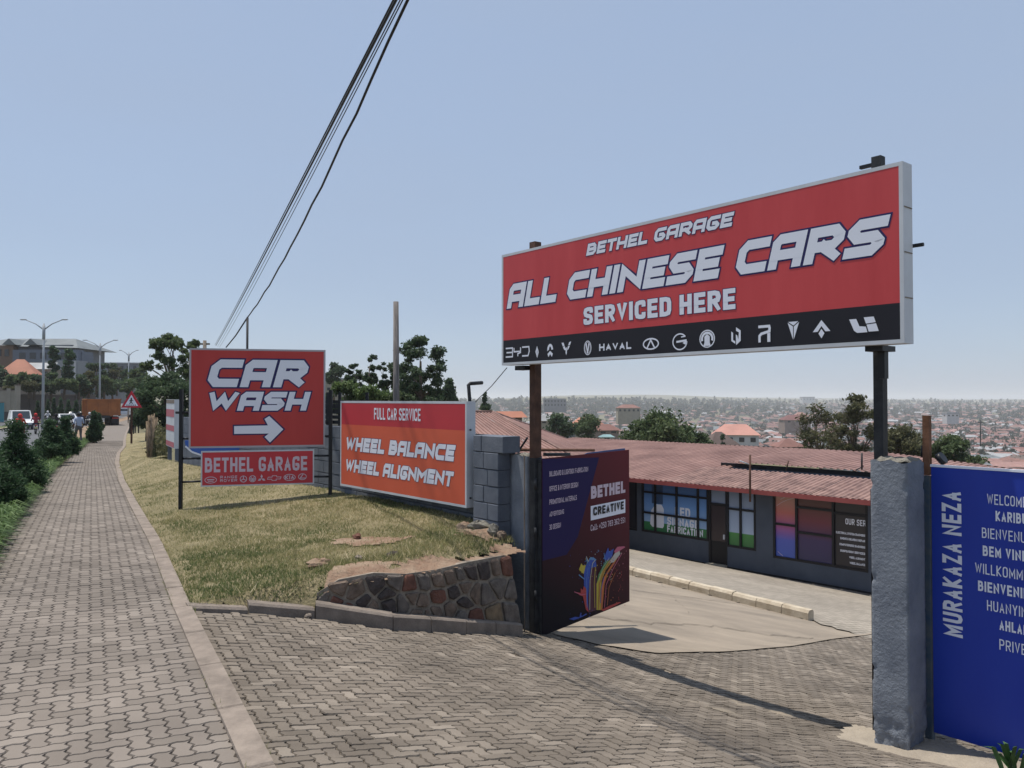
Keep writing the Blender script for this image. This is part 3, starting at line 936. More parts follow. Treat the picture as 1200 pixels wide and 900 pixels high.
for y0, y1, dens in ((6.4, 9, 5200), (9, 12, 3000), (12, 17, 1200), (17, 26, 450), (26, 45, 120)):
    xa = min(xR(y0), xR(y1)) - .2; xb = max(wall_x(y0), wall_x(y1)) + .2
    N = int((xb - xa) * (y1 - y0) * dens)
    X = rng.uniform(xa, xb, N); Y = rng.uniform(y0, y1, N)
    for x, y in zip(X, Y):
        if not in_verge(x, y) or x < xR(y) + .17 or kerb_d(x, y) < (.13 if x < -1.75 else .34): continue
        s = soilness(x, y)
        patch = .5 + .5 * noise.noise(Vector((x * .9, y * .9, 11))) + .3 * noise.noise(Vector((x * 3.1, y * 3.1, 4)))
        if noise.noise(Vector((x * 1.9, y * 1.9, 31))) > .34 and rng.random() < .65: continue
        if rng.random() < s * .93: continue
        gp.append((x, y, verge(x, y) - .004)); 
        gr.append(min(1, max(0, .12 + 1.15 * (patch - .30) + rng.normal(0, .2) + (.08 if y > 9 else -.06))))
gp = np.array(gp)
blades('grass', gp, .012, .05, .0045, M['grass'], np.array(gr), lean=1.1)
# taller tufts along the lip of the bank
tp = []; tr_ = []
for _ in range(26000):
    x = rng.uniform(-3.0, .3); y = rng.uniform(6.5, 10)
    if not in_verge(x, y): continue
    d = kerb_d(x, y); s = soilness(x, y)
    if x > -1.8 and d < .36 or x < xR(y) + .18 or gate_u(x, y) > .05: continue
    lip = .5 < s and rng.random() < .06 or (.45 < d < .95 and s < .5 and x > -2.0) or (d < .4 and x < -1.9 and rng.random() < .5)
    if lip: tp.append((x, y, verge(x, y) - .004)); tr_.append(min(1, max(0, rng.normal(.45, .25))))
blades('grass_tufts', np.array(tp), .03, .10, .004, M['grass'], np.array(tr_), lean=1.3)

# ------------------------------------------------------------------ rubble-stone retaining wall beside the driveway
def clip(polyg, a, n):
    """keep the side where (p-a).n <= 0"""
    out = []
    for i in range(len(polyg)):
        p, q = polyg[i], polyg[(i + 1) % len(polyg)]
        dp, dq = (p - a).dot(n), (q - a).dot(n)
        if dp <= 0: out.append(p)
        if dp * dq < 0: out.append(p + (q - p) * (dp / (dp - dq)))
    return out
stone_mats = [mat('stone_dark', (.062, .050, .046), .8, .4, 14, bump=.012, bscale=40), mat('stone_brown', (.16, .12, .092), .85, .4, 12, bump=.012, bscale=40),
              mat('stone_red', (.15, .07, .05), .85, .3, 12, bump=.012, bscale=40), mat('stone_tan', (.20, .145, .09), .85, .3, 12, bump=.012, bscale=40),
              mat('stone_grey', (.14, .12, .104), .85, .35, 12, bump=.012, bscale=40)]
M['mortar'] = mat('grey_mortar_wall', (.25, .215, .175), .95, .35, 18, bump=.012, bscale=60)
sw = thing('stone_retaining_wall', 'low wall of dark rubble stones in mortar under the grass bank by the gate', 'stone wall', (-.8, 7.7, -2.1))
# face line follows the back of the kerb
SWL = [Vector(p) for p in ((-1.80, 7.17), (-1.17, 7.34), (-.52, 7.88), (.02, 8.47))]
def sw_at(px):
    """depth on the wall's face line seen at photo column px"""
    u = (px - 600) / 906
    for a, b in zip(SWL, SWL[1:]):
        # a.x + t d.x = u (a.y + t d.y)
        d = b - a; den = d.x - u * d.y
        t = (u * a.y - a.x) / den
        if -.001 <= t <= 1.001: return a + d * t, d.normalized()
    a, b = (SWL[0], SWL[1]) if px < 450 else (SWL[-2], SWL[-1])
    d = b - a; t = (u * a.y - a.x) / (d.x - u * d.y)
    return a + d * t, d.normalized()
def sw3(px, py, out=0.0):
    q, d = sw_at(px)
    z = P(px, py, q.y).z
    n = Vector((d.y, -d.x))      # towards the driveway
    back = max(0, (z + 2.2)) * .05
    return Vector((q.x + n.x * (out - back), q.y + n.y * (out - back), z))
outl = [(372, 712), (374, 694), (398, 682), (420, 676), (439, 674), (478, 675), (513, 670), (546, 662), (572, 656), (592, 653), (599, 655), (603, 690), (609, 732), (560, 731), (520, 729), (478, 725), (430, 722)]
outl_v = [Vector(p) for p in outl]
seeds = [(380, 703), (393, 707), (416, 695), (412, 716), (436, 716), (446, 686), (463, 683), (483, 687), (499, 684), (514, 681), (530, 677), (541, 674), (551, 670), (570, 667), (583, 665), (592, 664),
         (459, 709), (473, 708), (485, 700), (494, 703), (514, 698), (536, 694), (546, 690), (557, 696), (570, 697), (586, 688), (600, 692), (490, 722), (503, 724), (512, 720), (529, 716), (540, 722), (555, 724), (580, 720), (598, 717), (447, 726), (425, 708), (400, 690), (455, 695), (545, 705)]
cols = {4: 1, 3: 2, 0: 4, 5: 0, 13: 0, 7: 2, 8: 4, 9: 1, 12: 0, 15: 2, 20: 2, 21: 0, 32: 2, 33: 3, 2: 1, 1: 2}
S_ = [Vector((a, b)) for a, b in seeds]
for i, s in enumerate(S_):
    pg = [Vector((360, 640)), Vector((625, 640)), Vector((625, 745)), Vector((360, 745))]
    for j, t in enumerate(S_):
        if i == j: continue
        pg = clip(pg, (s + t) / 2, (t - s))
        if len(pg) < 3: break
    if len(pg) < 3: continue
    # clip to convex-ish outline by half planes of the top edge and ends
    for a, b in (((372, 700), (398, 681)), ((398, 681), (439, 674)), ((439, 674), (513, 670)), ((513, 670), (592, 651)), ((601, 655), (611, 735)), ((610, 734), (478, 727)), ((478, 727), (372, 718)), ((371, 718), (372, 694))):
        a, b = Vector(a), Vector(b); d = b - a
        mid = (a + b) / 2
        if (s - a).dot(Vector((d.y, -d.x))) < 0 and (a[0] <= s[0] <= b[0] or b[0] <= s[0] <= a[0] or a[0] > 600 or b[0] < 373):
            pg = clip(pg, a, Vector((d.y, -d.x)))
        if len(pg) < 3: break
    if len(pg) < 3: continue
    c = sum(pg, Vector((0, 0))) / len(pg)
    # round the corners, shrink for the joint
    pts = []
    for k in range(len(pg)):
        p, q = pg[k], pg[(k + 1) % len(pg)]
        for t in (.12, .88): pts.append(p + (q - p) * t)
    pts = [c + (p - c) * (1 - 2.3 / max(3, (p - c).length)) for p in pts]
    mb = MB()
    n = len(pts)
    prd = random.uniform(.012, .03)
    r0 = [sw3(p.x, p.y, -.03) for p in pts]; r1 = [sw3(p.x, p.y, prd * .6) for p in pts]
    r2 = [sw3((c + (p - c) * .82).x, (c + (p - c) * .82).y, prd + random.uniform(-.004, .006)) for p in pts]
    vs = r0 + r1 + r2 + [sw3(c.x, c.y, prd + .006)]
    fs = [(k, (k + 1) % n, n + (k + 1) % n, n + k) for k in range(n)] + [(n + k, n + (k + 1) % n, 2 * n + (k + 1) % n, 2 * n + k) for k in range(n)] + [(2 * n + k, 2 * n + (k + 1) % n, 3 * n) for k in range(n)]
    nor = (vs[1] - vs[0]).cross(vs[n] - vs[0])
    # outward check using the cap
    capn = (vs[2 * n + 1] - vs[2 * n]).cross(vs[3 * n] - vs[2 * n])
    if capn.dot(-vs[3 * n]) < 0: fs = [tuple(reversed(f)) for f in fs]
    mb.add(vs, fs, 0, False)
    mb.build('stone', stone_mats[cols.get(i, random.choice([0, 1, 1, 4, 4, 4]))], sw)
# mortar body
mb = MB(); fr_v = []; bk = []
top = [(372, 696), (398, 680), (439, 672), (478, 673), (513, 668), (546, 660), (592, 651), (601, 653)]
bot = [(372, 722), (398, 727), (439, 731), (478, 735), (513, 738), (546, 740), (592, 744), (607, 745)]
tv = [sw3(a, b, .0) for a, b in top]; bv = [sw3(a, b, .0) for a, b in bot]
tb = [sw3(a, b, -.30) - Vector((0, 0, .05)) for a, b in top]; bb = [sw3(a, b, -.30) for a, b in bot]
n = len(top)
mb.add(tv + bv + tb + bb, [(i, n + i, n + i + 1, i + 1) for i in range(n - 1)] + [(2 * n + i, i, i + 1, 2 * n + i + 1) for i in range(n - 1)] + [(n - 1, 2 * n - 1, 4 * n - 1, 3 * n - 1), (0, 2 * n, 3 * n, n), ] + [(2 * n + i + 1, 3 * n + i + 1, 3 * n + i, 2 * n + i) for i in range(n - 1)])
mb.build('mortar', M['mortar'], sw)

def rock(name, label, cat, px, py, Y, r, material, z=None):
    p = P(px, py, Y)
    mb = MB(); mb.ell((0, 0, 0), r, 9, 6, jit=.22, rz=random.random() * 3)
    o = mb.build(name, material); o.location = (p.x, p.y, (verge(p.x, p.y) if z is None else z) + r[2] * .55)
    for pl in o.data.polygons: pl.use_smooth = False
    tag(o, label, cat)
rock('clay_boulder', 'flat reddish clay boulder in the torn grass edge left of the stone wall', 'boulder', 373, 680, 7.75, (.15, .10, .045), M['red_soil'])
rock('stone', 'small pale stone lying against the driveway kerb below the grass', 'stone', 361, 730, 7.0, (.045, .03, .025), M['kerb'], z=f_drive(-1.8, 6.9))
rock('dark_stone', 'small dark stone on the bare earth above the stone wall', 'stone', 461, 667, 8.0, (.085, .05, .03), stone_mats[0])
rock('pale_stone', 'pale stone on the bare red earth above the stone wall', 'stone', 420, 668, 7.95, (.05, .04, .03), M['kerb'])
rock('brown_clod', 'brown clod of earth on the bare patch in the grass', 'clod', 418, 632, 8.9, (.06, .05, .045), stone_mats[2])
for k, (px, py, Y, r, mm, lb) in enumerate(((561, 622, 9.15, (.13, .08, .06), M['rough_conc'], 'broken concrete lump at the foot of the grey block wall'), (578, 640, 8.95, (.07, .06, .08), M['rough_conc'], 'jagged concrete chunk leaning in the corner beside the gate pillar'),
        (588, 650, 8.9, (.06, .05, .06), stone_mats[1], 'brown stone wedged lowest in the corner beside the gate pillar'), (545, 618, 9.2, (.10, .09, .05), M['red_soil'], 'low heap of pale earth where the grass meets the block wall'))):
    rock(('concrete_lump', 'concrete_chunk', 'wedged_stone', 'earth_heap')[k], lb, ('rubble', 'rubble', 'stone', 'earth')[k], px, py, Y, r, mm)

# ------------------------------------------------------------------ boundary wall of grey painted blocks
bw = thing('block_wall', 'grey painted concrete block wall running back along the grass verge behind the signs', 'wall', (-2.5, 12, -1.8))
WD = Vector((-.626, .78)).normalized(); WN = Vector((.78, .626)).normalized()
W0 = gL + gD * -.66 + WN * .22
def block(a, b, zb, h, th, name='block', jitter=.004, material=None, parent=None, join=None):
    """block with face from a to b (2-D), thickness th along WN"""
    d = (b - a).normalized(); n = Vector((-d.y, d.x)); n = n if n.dot(WN) > 0 else -n
    j = random.uniform(0, jitter); bv_ = .006
    c = [a + n * j, b + n * j, b + n * th, a + n * th]
    A = [Vector((q.x, q.y, zb)) for q in c]; B = [Vector((q.x, q.y, zb + h)) for q in c]
    mb = join or MB()
    n3 = Vector((n.x, n.y, 0)) * bv_; d3 = Vector((d.x, d.y, 0)) * bv_; z3 = Vector((0, 0, bv_))
    f = [A[0] + d3 + z3, A[1] - d3 + z3, B[1] - d3 - z3, B[0] + d3 - z3]      # front bevel ring
    o = [A[0] + n3, A[1] + n3, B[1] + n3, B[0] + n3]
    bk_ = [A[3], A[2], B[2], B[3]]
    vs = f + o + bk_
    fs = [(0, 1, 2, 3)] + [(r_ + (t + 1) % 4, r_ + t, r_ + 4 + t, r_ + 4 + (t + 1) % 4) for r_ in (0, 4) for t in range(4)]
    nor = (vs[1] - vs[0]).cross(vs[3] - vs[0])
    if nor.dot(Vector((n.x, n.y, 0))) > 0: fs = [tuple(reversed(q)) for q in fs]
    mb.add(vs, fs)
    if join is None: mb.build(name, material or M['wall'], parent)
TOPZ = -.44
wlen = 13.4; wstart = .5
for row in range(6):
    zb = TOPZ - .2 * (row + 1)
    x = wstart - (.2 if row % 2 else 0)
    while x < wlen:
        a = W0 + WD * (max(x, wstart) + .004); b = W0 + WD * (min(x + .4, wlen) - .004)
        if (b - a).length > .05:
            drop = -.0 if a.y < 16 else 0
            yy = a.y
            zt = float(np.interp(yy, [9, 16, 24], [0, 0, .0]))
            block(a, b, zb + zt + .004, .192, .19, parent=bw)
        x += .4
mb = MB()
a = W0 + WD * wstart + WN * .03; b = W0 + WD * wlen + WN * .03
mb.obox((a.x, a.y, -2.6), ((b - a).x, (b - a).y, 0), (WN.x * .13, WN.y * .13, 0), (0, 0, TOPZ - .004 + 2.6))
mb.build('mortar_core', M['wall_mortar'], bw)
# pier at the end of the wall
pier = thing('block_pier', 'stack of grey painted blocks ending the boundary wall right of the orange sign', 'pier', (-.3, 9.2, -1.8))
pa = gL + gD * -1.16; pb = gL + gD * -.66
for row in range(7):
    zt = -.43 - .2 * row
    ext = .0 if row else .09
    a = pa + WN * .02; b = pb + gD * ext + WN * (.02)
    m_ = a + (b - a) * (.42 if row % 2 else .58)
    if row == 0: m_ = a + (b - a) * .28
    for p_, q_ in ((a, m_), (m_, b)):
        d = (q_ - p_).normalized() * .004
        block(p_ + d, q_ - d, zt - .196, .192, .26, parent=pier)
mb = MB(); q = pa + gD * .02 + WN * .05; e_ = (pb - pa) - gD * .04
mb.obox((q.x, q.y, -2.4), (e_.x, e_.y, 0), (WN.x * .18, WN.y * .18, 0), (0, 0, 2.4 - .45))
mb.build('mortar_core', M['wall_mortar'], pier)

def rough_pillar(root, o, ex, ey, z0, z1, material, seed, base_spread=0.0, n=(8, 8, 44), amp=.006, chip=.02, rim=None):
    """plastered pillar, edges worn and chipped. o front-left corner (2-D), ex/ey 2-D edge vectors"""
    V = []; F = []
    per = []
    nx, ny, nz = n
    for i in range(nx): per.append((i / nx, 0))
    for j in range(ny): per.append((1, j / ny))
    for i in range(nx): per.append((1 - i / nx, 1))
    for j in range(ny): per.append((0, 1 - j / ny))
    m = len(per)
    for k in range(nz + 1):
        t = k / nz; z = z0 + (z1 - z0) * t
        for (a, b) in per:
            p = o + ex * a + ey * b
            c = o + ex * .5 + ey * .5
            edge = max(0, 1 - min(min(a, 1 - a), 1) * 6) * max(0, 1 - min(min(b, 1 - b), 1) * 6)
            q = Vector((p.x * 6, p.y * 6, z * 6 + seed))
            nz_ = noise.noise(q) * amp + noise.noise(q * 4) * amp * .6
            lo_ = min(1, .25 + 1.2 * max(0, 1 - (z - z0) / .9)); ch = max(0, noise.noise(Vector((a * 3 + seed, b * 3, z * 9))) + .35 * noise.noise(Vector((a * 9, b * 9, z * 30))) - .22) * chip * 3 * edge * lo_ + edge * .003
            low = max(0, 1 - (z - z0) / .55)
            rg = noise.noise(q * 2.3) * low * .03 + noise.noise(q * 6) * low * .026 + abs(noise.noise(q * 3.1)) * low * -.03
            d = (p - c); L_ = d.length; d = d / L_
            off = nz_ - ch + rg + base_spread * max(0, 1 - (z - z0) / .16) ** 2
            P2 = p + d * off
            zz = z
            if k == nz: zz += noise.noise(Vector((p.x * 14, p.y * 14, seed))) * .02 - .008
            V.append((P2.x, P2.y, zz))
    for k in range(nz):
        for i in range(m):
            F.append((k * m + i, k * m + (i + 1) % m, (k + 1) * m + (i + 1) % m, (k + 1) * m + i))
    me = bpy.data.meshes.new('plaster_body'); me.from_pydata(V, [], F); me.materials.append(material)
    me.polygons.foreach_set('use_smooth', [True] * len(F)); me.update()
    link('plaster_body', me, root)
    # broken bare concrete top
    mb = MB(); vs = []; N = 12
    for i in range(N + 1):
        for j in range(N + 1):
            a, b = i / N, j / N
            p = o + ex * (.02 + .96 * a) + ey * (.02 + .96 * b)
            e_ = min(a, 1 - a, b, 1 - b) * 6
            vs.append((p.x, p.y, z1 + min(1, e_) * .024 + noise.noise(Vector((p.x * 25, p.y * 25, seed))) * .022 - .012))
    mb.add(vs, [(i * (N + 1) + j, (i + 1) * (N + 1) + j, (i + 1) * (N + 1) + j + 1, i * (N + 1) + j + 1) for i in range(N) for j in range(N)])
    me = mb.mesh('broken_top', M['rough_conc'])
    link('broken_top', me, root)
pl_ = thing('gate_pillar', 'narrow grey plastered gate pillar behind the rusty left billboard post', 'pillar', (0, 8.9, -2.6))
o_ = gL + gD * -.665 + WN * .20
rough_pillar(pl_, o_, gD * .33, WN * .22, -2.75, -.645, M['plaster'], 3.0, n=(6, 5, 40), amp=.004)
pr_ = thing('gate_pillar', 'thick chipped grey plaster gate pillar beside the blue welcome panel', 'pillar', (2.8, 5.5, -2.5))
o_ = gL + gD * 3.745
rough_pillar(pr_, o_, gD * .262, WN * .265, -2.62, -.43, M['plaster'], 11.0, base_spread=.05, n=(14, 12, 90), amp=.0016, chip=.06)
# spill of concrete at the pillar's foot
sheet('concrete_apron', 2.2, 6.5, 2.5, 6.2, .04, lambda x, y: gate_u(x, y) < .3 and (Vector((x, y)) - gL).dot(gD) > 3.55 + .1 * math.sin(y * 5) and gate_u(x, y) > -.55 - .1 * math.sin(x * 6),
      lambda x, y: f_gate(x, y) + .012 + .03 * max(0, 1 - math.hypot(x - 2.85, y - 5.35) / .5) * (1 + .8 * noise.noise(Vector((x * 9, y * 9, 1)))), mat('pale_concrete_spill', (.38, .33, .26), .95, 0, 4, col2=(.27, .235, .19), bump=.02, bscale=30), kind='structure')

# ================================================================== billboard over the gate
A_ = Vector((-.118, 8.94, 0)); B_ = Vector((2.74, 5.39, 0))
bex = (B_ - A_).normalized()
zb_ = (P(587, 427, 8.94).z + P(1058, 404, 5.39).z) / 2; zt_ = (P(588, 298, 8.94).z + P(1060, 190.5, 5.39).z) / 2
BL = (B_ - A_).length; BH = zt_ - zb_
bf = Frame((A_.x, A_.y, zb_), bex)
bb = thing('billboard', 'long red lightbox billboard high above the gate reading ALL CHINESE CARS', 'billboard', (1.3, 7.1, -2.55))
back = -bf.n
def fbox(fr, a0, a1, b0, b1, d0, d1, mb=None, mi=0):
    """box in frame coordinates, d outwards"""
    mb = mb or MB()
    o = fr.p(a0, b0, d0)
    return mb.obox(o, fr.ex * (a1 - a0), fr.ez * (b1 - b0), fr.n * (d1 - d0), mi)
fbox(bf, .012, BL - .012, .012, BH - .012, -.135, -.004).build('case', M['alu2'], bb)
# extruded frame, four strips with a lip
for a0, a1, b0, b1 in ((0, BL, 0, .028), (0, BL, BH - .028, BH), (0, .028, .0285, BH - .0285), (BL - .028, BL, .0285, BH - .0285)):
    fbox(bf, a0, a1, b0, b1, -.14, .0015).build('frame', M['alu'], bb)
bandL = bf.uv(588, 400)[1]; bandR = bf.uv(1055, 353.6)[1]; band = (bandL + bandR) / 2
mb = MB(); poly(mb, bf, [(.029, band), (BL - .029, band), (BL - .029, BH - .029), (.029, BH - .029)], 0.0); mb.build('red_face', M['red'], bb)
mb = MB(); poly(mb, bf, [(.029, .029), (BL - .029, .029), (BL - .029, band), (.029, band)], 0.0); mb.build('black_band', M['darkband'], bb)
# seam trims and screws along the side case
for k in range(1, 4):
    o = bf.p(BL + .001, BH * k / 4, -.13); MB().obox(o, bf.ex * .004, bf.ez * .006, bf.n * .12).build('side_seam', M['kerb2'], bb)
def sign_text(fr, parent, s, pl, pr, ptl, style, t, shear_px=None, m1='white', m2='navy', outline=.0, name='lettering', gap=.16, off=.0025, hfix=None):
    """pl: pixel of the first letter's foot, pr: pixel of the last letter's right end, ptl: pixel of the first letter's top-left"""
    a0, b0 = fr.uv(*pl); a1, b1 = fr.uv(*pr); at, bt = fr.uv(*ptl)
    h = hfix or (bt - b0)
    mb, mo = MB(), (MB() if outline else None)
    sh = (at - a0) / h if style == 'race' else 0
    sh = .26 if style == 'race' else 0
    big = (h * 906 / (fr.o.length + .1)) > 9
    def fl(a, b):
        o = a.build('letter', M[m1], parent)
        if b and b.v:
            q = bpy.data.objects.new('letter_outline', b.mesh('letter_outline', M[m2])); COL.objects.link(q); q.parent = o
        return MB(), (MB() if b is not None else None)
    text(fr, s, a0, a1, b0, h, style, t, sh, off, outline, mb, mo, gap=gap, flush=fl if big else None)
    if not big:
        mb.build(name, M[m1], parent)
        if mo: mo.build(name + '_outline', M[m2], parent)
sign_text(bf, bb, 'BETHEL GARAGE', (687, 300), (861, 255), (691, 285.5), 'race', .27, outline=.06, gap=.10)
sign_text(bf, bb, 'ALL CHINESE CARS', (594, 362), (1044, 260), (600.3, 333), 'race', .29, outline=.05, gap=.09)
sign_text(bf, bb, 'SERVICED HERE', (684, 381), (862, 350), (685.5, 360.5), 'cond', .235, outline=.035, gap=.11)

def icon(fr, cx, cy, hpx):
    a, b = fr.uv(cx, cy); _, b1 = fr.uv(cx, cy - hpx / 2); k = (b1 - b) * 2
    return lambda pts: [(a + x * k, b + y * k) for x, y in pts], a, b, k
def icons_billboard():
    mb = MB()
    def em():
        if mb.v:
            mb.build('emblem', M['white'], bb); mb.v, mb.f, mb.m, mb.sm = [], [], [], []
    fr = bf
    # BYD, drawn as in the photograph with an open first letter
    a0, b0 = fr.uv(593, 418.5); a1, _ = fr.uv(621, 414); h = fr.uv(593, 408.5)[1] - b0; wd = (a1 - a0) / 3.1
    for pts in ([(0, 1), (.9, 1), (.9, 0), (0, 0)], [(.1, .5), (.9, .5)]):
        stroke(mb, fr, [(a0 + x * wd, b0 + y * h) for x, y in pts], h * .17, .004)
    for pts in ([(1.1, 1), (1.1, .55), (1.95, .55)], [(1.95, 1), (1.95, .42), (1.6, .3), (1.6, 0)]):
        stroke(mb, fr, [(a0 + x * wd, b0 + y * h) for x, y in pts], h * .17, .0045)
    stroke(mb, fr, [(a0 + x * wd, b0 + y * h) for x, y in [(2.15, 1), (3.0, 1), (3.05, .5), (2.9, 0), (2.15, 0)]], h * .17, .004)
    em(); f, a, b, k = icon(fr, 629.7, 412.5, 14.5)
    poly(mb, fr, f([(-.2, .03), (0, -.5), (-.0, -.1)]), .004); poly(mb, fr, f([(-.21, 0), (-.02, -.13), (0, .5)]), .0046); poly(mb, fr, f([(.02, -.5), (.21, 0), (.03, .13)]), .004); poly(mb, fr, f([(.0, .5), (.2, .04), (.02, .1)]), .0048)
    em(); f, a, b, k = icon(fr, 645, 410.7, 15.5)
    ring(mb, fr, (a, b + .05 * k), .33 * k, .45 * k, .2 * k, .004, 0, 180, 14)
    poly(mb, fr, f([(-.33, .04), (-.33, -.04), (-.15, .04)]), .0046)
    poly(mb, fr, f([(-.3, -.25), (0, -.03), (.3, -.25), (.2, -.5), (0, -.27), (-.2, -.5)]), .004)
    em(); f, a, b, k = icon(fr, 664, 408, 15)
    poly(mb, fr, f([(-.55, .45), (-.32, .45), (-.2, .2), (-.42, .17)]), .004); poly(mb, fr, f([(-.4, .13), (-.18, .17), (-.02, -.2), (-.25, -.12)]), .004)
    poly(mb, fr, f([(.55, .5), (.32, .45), (.2, .2), (.42, .22)]), .004); poly(mb, fr, f([(.4, .17), (.18, .15), (.05, -.2), (.25, -.08)]), .004)
    poly(mb, fr, f([(-.06, .05), (.06, .05), (.08, -.35), (0, -.55), (-.08, -.35)]), .0055)
    em(); f, a, b, k = icon(fr, 689, 407.7, 17)
    ring(mb, fr, (a, b), .36 * k, .5 * k, .06 * k, .004); ring(mb, fr, (a, b), .27 * k, .4 * k, .03 * k, .004)
    poly(mb, fr, f([(-.2, .3), (-.08, .33), (0, -.1), (.08, .33), (.2, .3), (.05, -.36), (-.05, -.36)]), .005)
    em(); a0, b0 = fr.uv(702.5, 411.3); a1, _ = fr.uv(740, 404); h = fr.uv(702.5, 403.2)[1] - b0
    m2 = MB(); text(fr, 'HAVAL', a0, a1, b0, h, 'cond', .24, 0, .004, 0, mb, None, gap=.25, wid=.8)
    em(); f, a, b, k = icon(fr, 763, 403, 14)
    ring(mb, fr, (a, b), .88 * k, .5 * k, .13 * k, .004); stroke(mb, fr, f([(-.42, -.36), (0, .33), (.42, -.36)]), .14 * k, .005); poly(mb, fr, f([(-.5, -.38), (.5, -.38), (.3, -.48), (-.3, -.48)]), .0057)
    em(); f, a, b, k = icon(fr, 797, 400.5, 20)
    ring(mb, fr, (a, b), .55 * k, .5 * k, .08 * k, .004, 40, 360); stroke(mb, fr, f([(-.25, .0), (.5, .06)]), .12 * k, .005); stroke(mb, fr, f([(.42, .3), (.1, .27)]), .07 * k, .005)
    poly(mb, fr, f([(.5, .05), (.2, -.08), (.42, -.2)]), .0055)
    em(); f, a, b, k = icon(fr, 829, 397, 22)
    ring(mb, fr, (a, b), .5 * k, .48 * k, .065 * k, .004); ring(mb, fr, (a, b), .4 * k, .38 * k, .13 * k, .004, -20, 200)
    poly(mb, fr, f([(-.17, .12), (0, .25), (.17, .12), (.17, -.2), (.24, -.38), (-.24, -.38), (-.17, -.2)]), .005)
    em(); f, a, b, k = icon(fr, 863, 394, 21)
    poly(mb, fr, f([(-.32, .28), (-.2, .2), (-.2, -.2), (-.06, -.28), (-.06, -.42), (-.32, -.25)]), .004)
    poly(mb, fr, f([(.0, .5), (.3, .3), (.3, -.27), (.0, -.5), (-.02, .1), (.08, .03), (.14, -.2), (.18, .2), (0, .3)]), .0046)
    em(); f, a, b, k = icon(fr, 896, 391, 20)
    stroke(mb, fr, f([(-.4, .42), (.32, .42), (.35, .3), (.33, .12), (-.2, -.0), (-.32, -.12), (-.32, -.5)]), .16 * k, .004); poly(mb, fr, f([(.2, .0), (.4, .03), (.4, -.5), (.2, -.5)]), .005)
    em(); f, a, b, k = icon(fr, 930, 387, 22)
    poly(mb, fr, f([(-.33, .42), (-.02, .2), (-.02, -.5)]), .004); poly(mb, fr, f([(.34, .42), (.03, .2), (.02, -.5)]), .004); poly(mb, fr, f([(-.3, .46), (.3, .46), (.01, .25)]), .0046)
    em(); f, a, b, k = icon(fr, 963, 386, 22)
    poly(mb, fr, f([(-.5, -.12), (0, .5), (.0, .18), (-.22, -.12)]), .004); poly(mb, fr, f([(.5, -.12), (0, .5), (0, .18), (.22, -.12)]), .0044); poly(mb, fr, f([(-.17, -.22), (0, .03), (.17, -.22), (0, -.48)]), .005)
    em(); f, a, b, k = icon(fr, 1013, 381, 19)
    poly(mb, fr, f([(-.95, .42), (-.5, .42), (-.3, -.05), (.1, -.1), (.2, -.45), (-.45, -.45), (-.65, -.3)]), .004)
    poly(mb, fr, f([(-.02, .48), (.6, .48), (.72, .13), (.12, .08)]), .0046); poly(mb, fr, f([(.15, .02), (.74, .06), (.9, -.42), (.28, -.42)]), .0046)
    em()
icons_billboard()

def gp_(s, off): return gL + gD * s + gN * off
def post(root, q, w_, z0, z1, material, name='post', rz=None, d=None):
    ang = math.atan2(gD.y, gD.x) if rz is None else rz
    mb = MB(); mb.box((q.x, q.y, (z0 + z1) / 2), (w_, d or w_, z1 - z0), ang); return mb.build(name, material, root)
lp = thing('billboard_post', 'rusty twin steel post carrying the left end of the billboard beside the open gate', 'post', (.25, 8.7, -2.7))
q = gp_(-.20, .20); ztop = P(627, 284, q.y).z
post(lp, q, .095, -.66, ztop, M['rust']); post(lp, q, .098, -2.75, -.665, M['blacksteel'], 'painted_foot')
q2 = gp_(-.285, .235); post(lp, q2, .05, -2.7, zb_ + .06, M['rust2'], 'angle_iron')
post(lp, gp_(-.275, .10), .012, -2.7, -.64, M['kerb2'], 'pale_edge_strip')
for z in (-.95, -1.5, -2.2):
    MB().tube([(q.x, q.y - .055, z - .06), (q.x, q.y - .055, z + .06)], .022, 8).build('hinge', M['blacksteel'], lp)
a_ = gp_(-.34, .10); MB().box((a_.x + .03, a_.y, zb_ - .035), (.16, .12, .05), math.atan2(gD.y, gD.x)).build('bracket', M['black'], lp)
rp = thing('billboard_post', 'black steel post carrying the right end of the billboard behind the chipped pillar', 'post', (2.8, 5.9, -2.6))
q = gp_(3.665, .33); q_rp = q
ztop = P(1040, 184, q.y).z
post(rp, q, .072, -2.7, ztop, M['blacksteel'])
c_ = gp_(3.73, .20); MB().box((c_.x, c_.y, zb_ - .02), (.13, .20, .04), math.atan2(gD.y, gD.x)).build('bracket', M['black'], rp)
c_ = gp_(3.75, .20); MB().box((c_.x, c_.y, zb_ - .10), (.05, .06, .28), math.atan2(gD.y, gD.x)).build('clamp', M['black'], rp)
c_ = gp_(3.59, .33); MB().box((c_.x, c_.y, ztop - .05), (.13, .03, .025), math.atan2(gD.y, gD.x)).build('top_stub', M['black'], rp)
e0 = bf.p(BL + .012, BH * .55, -.17); MB().tube([e0 - bf.ex * .5, e0 + bf.ex * .05], .014, 8).build('tube_end', M['black'], rp)

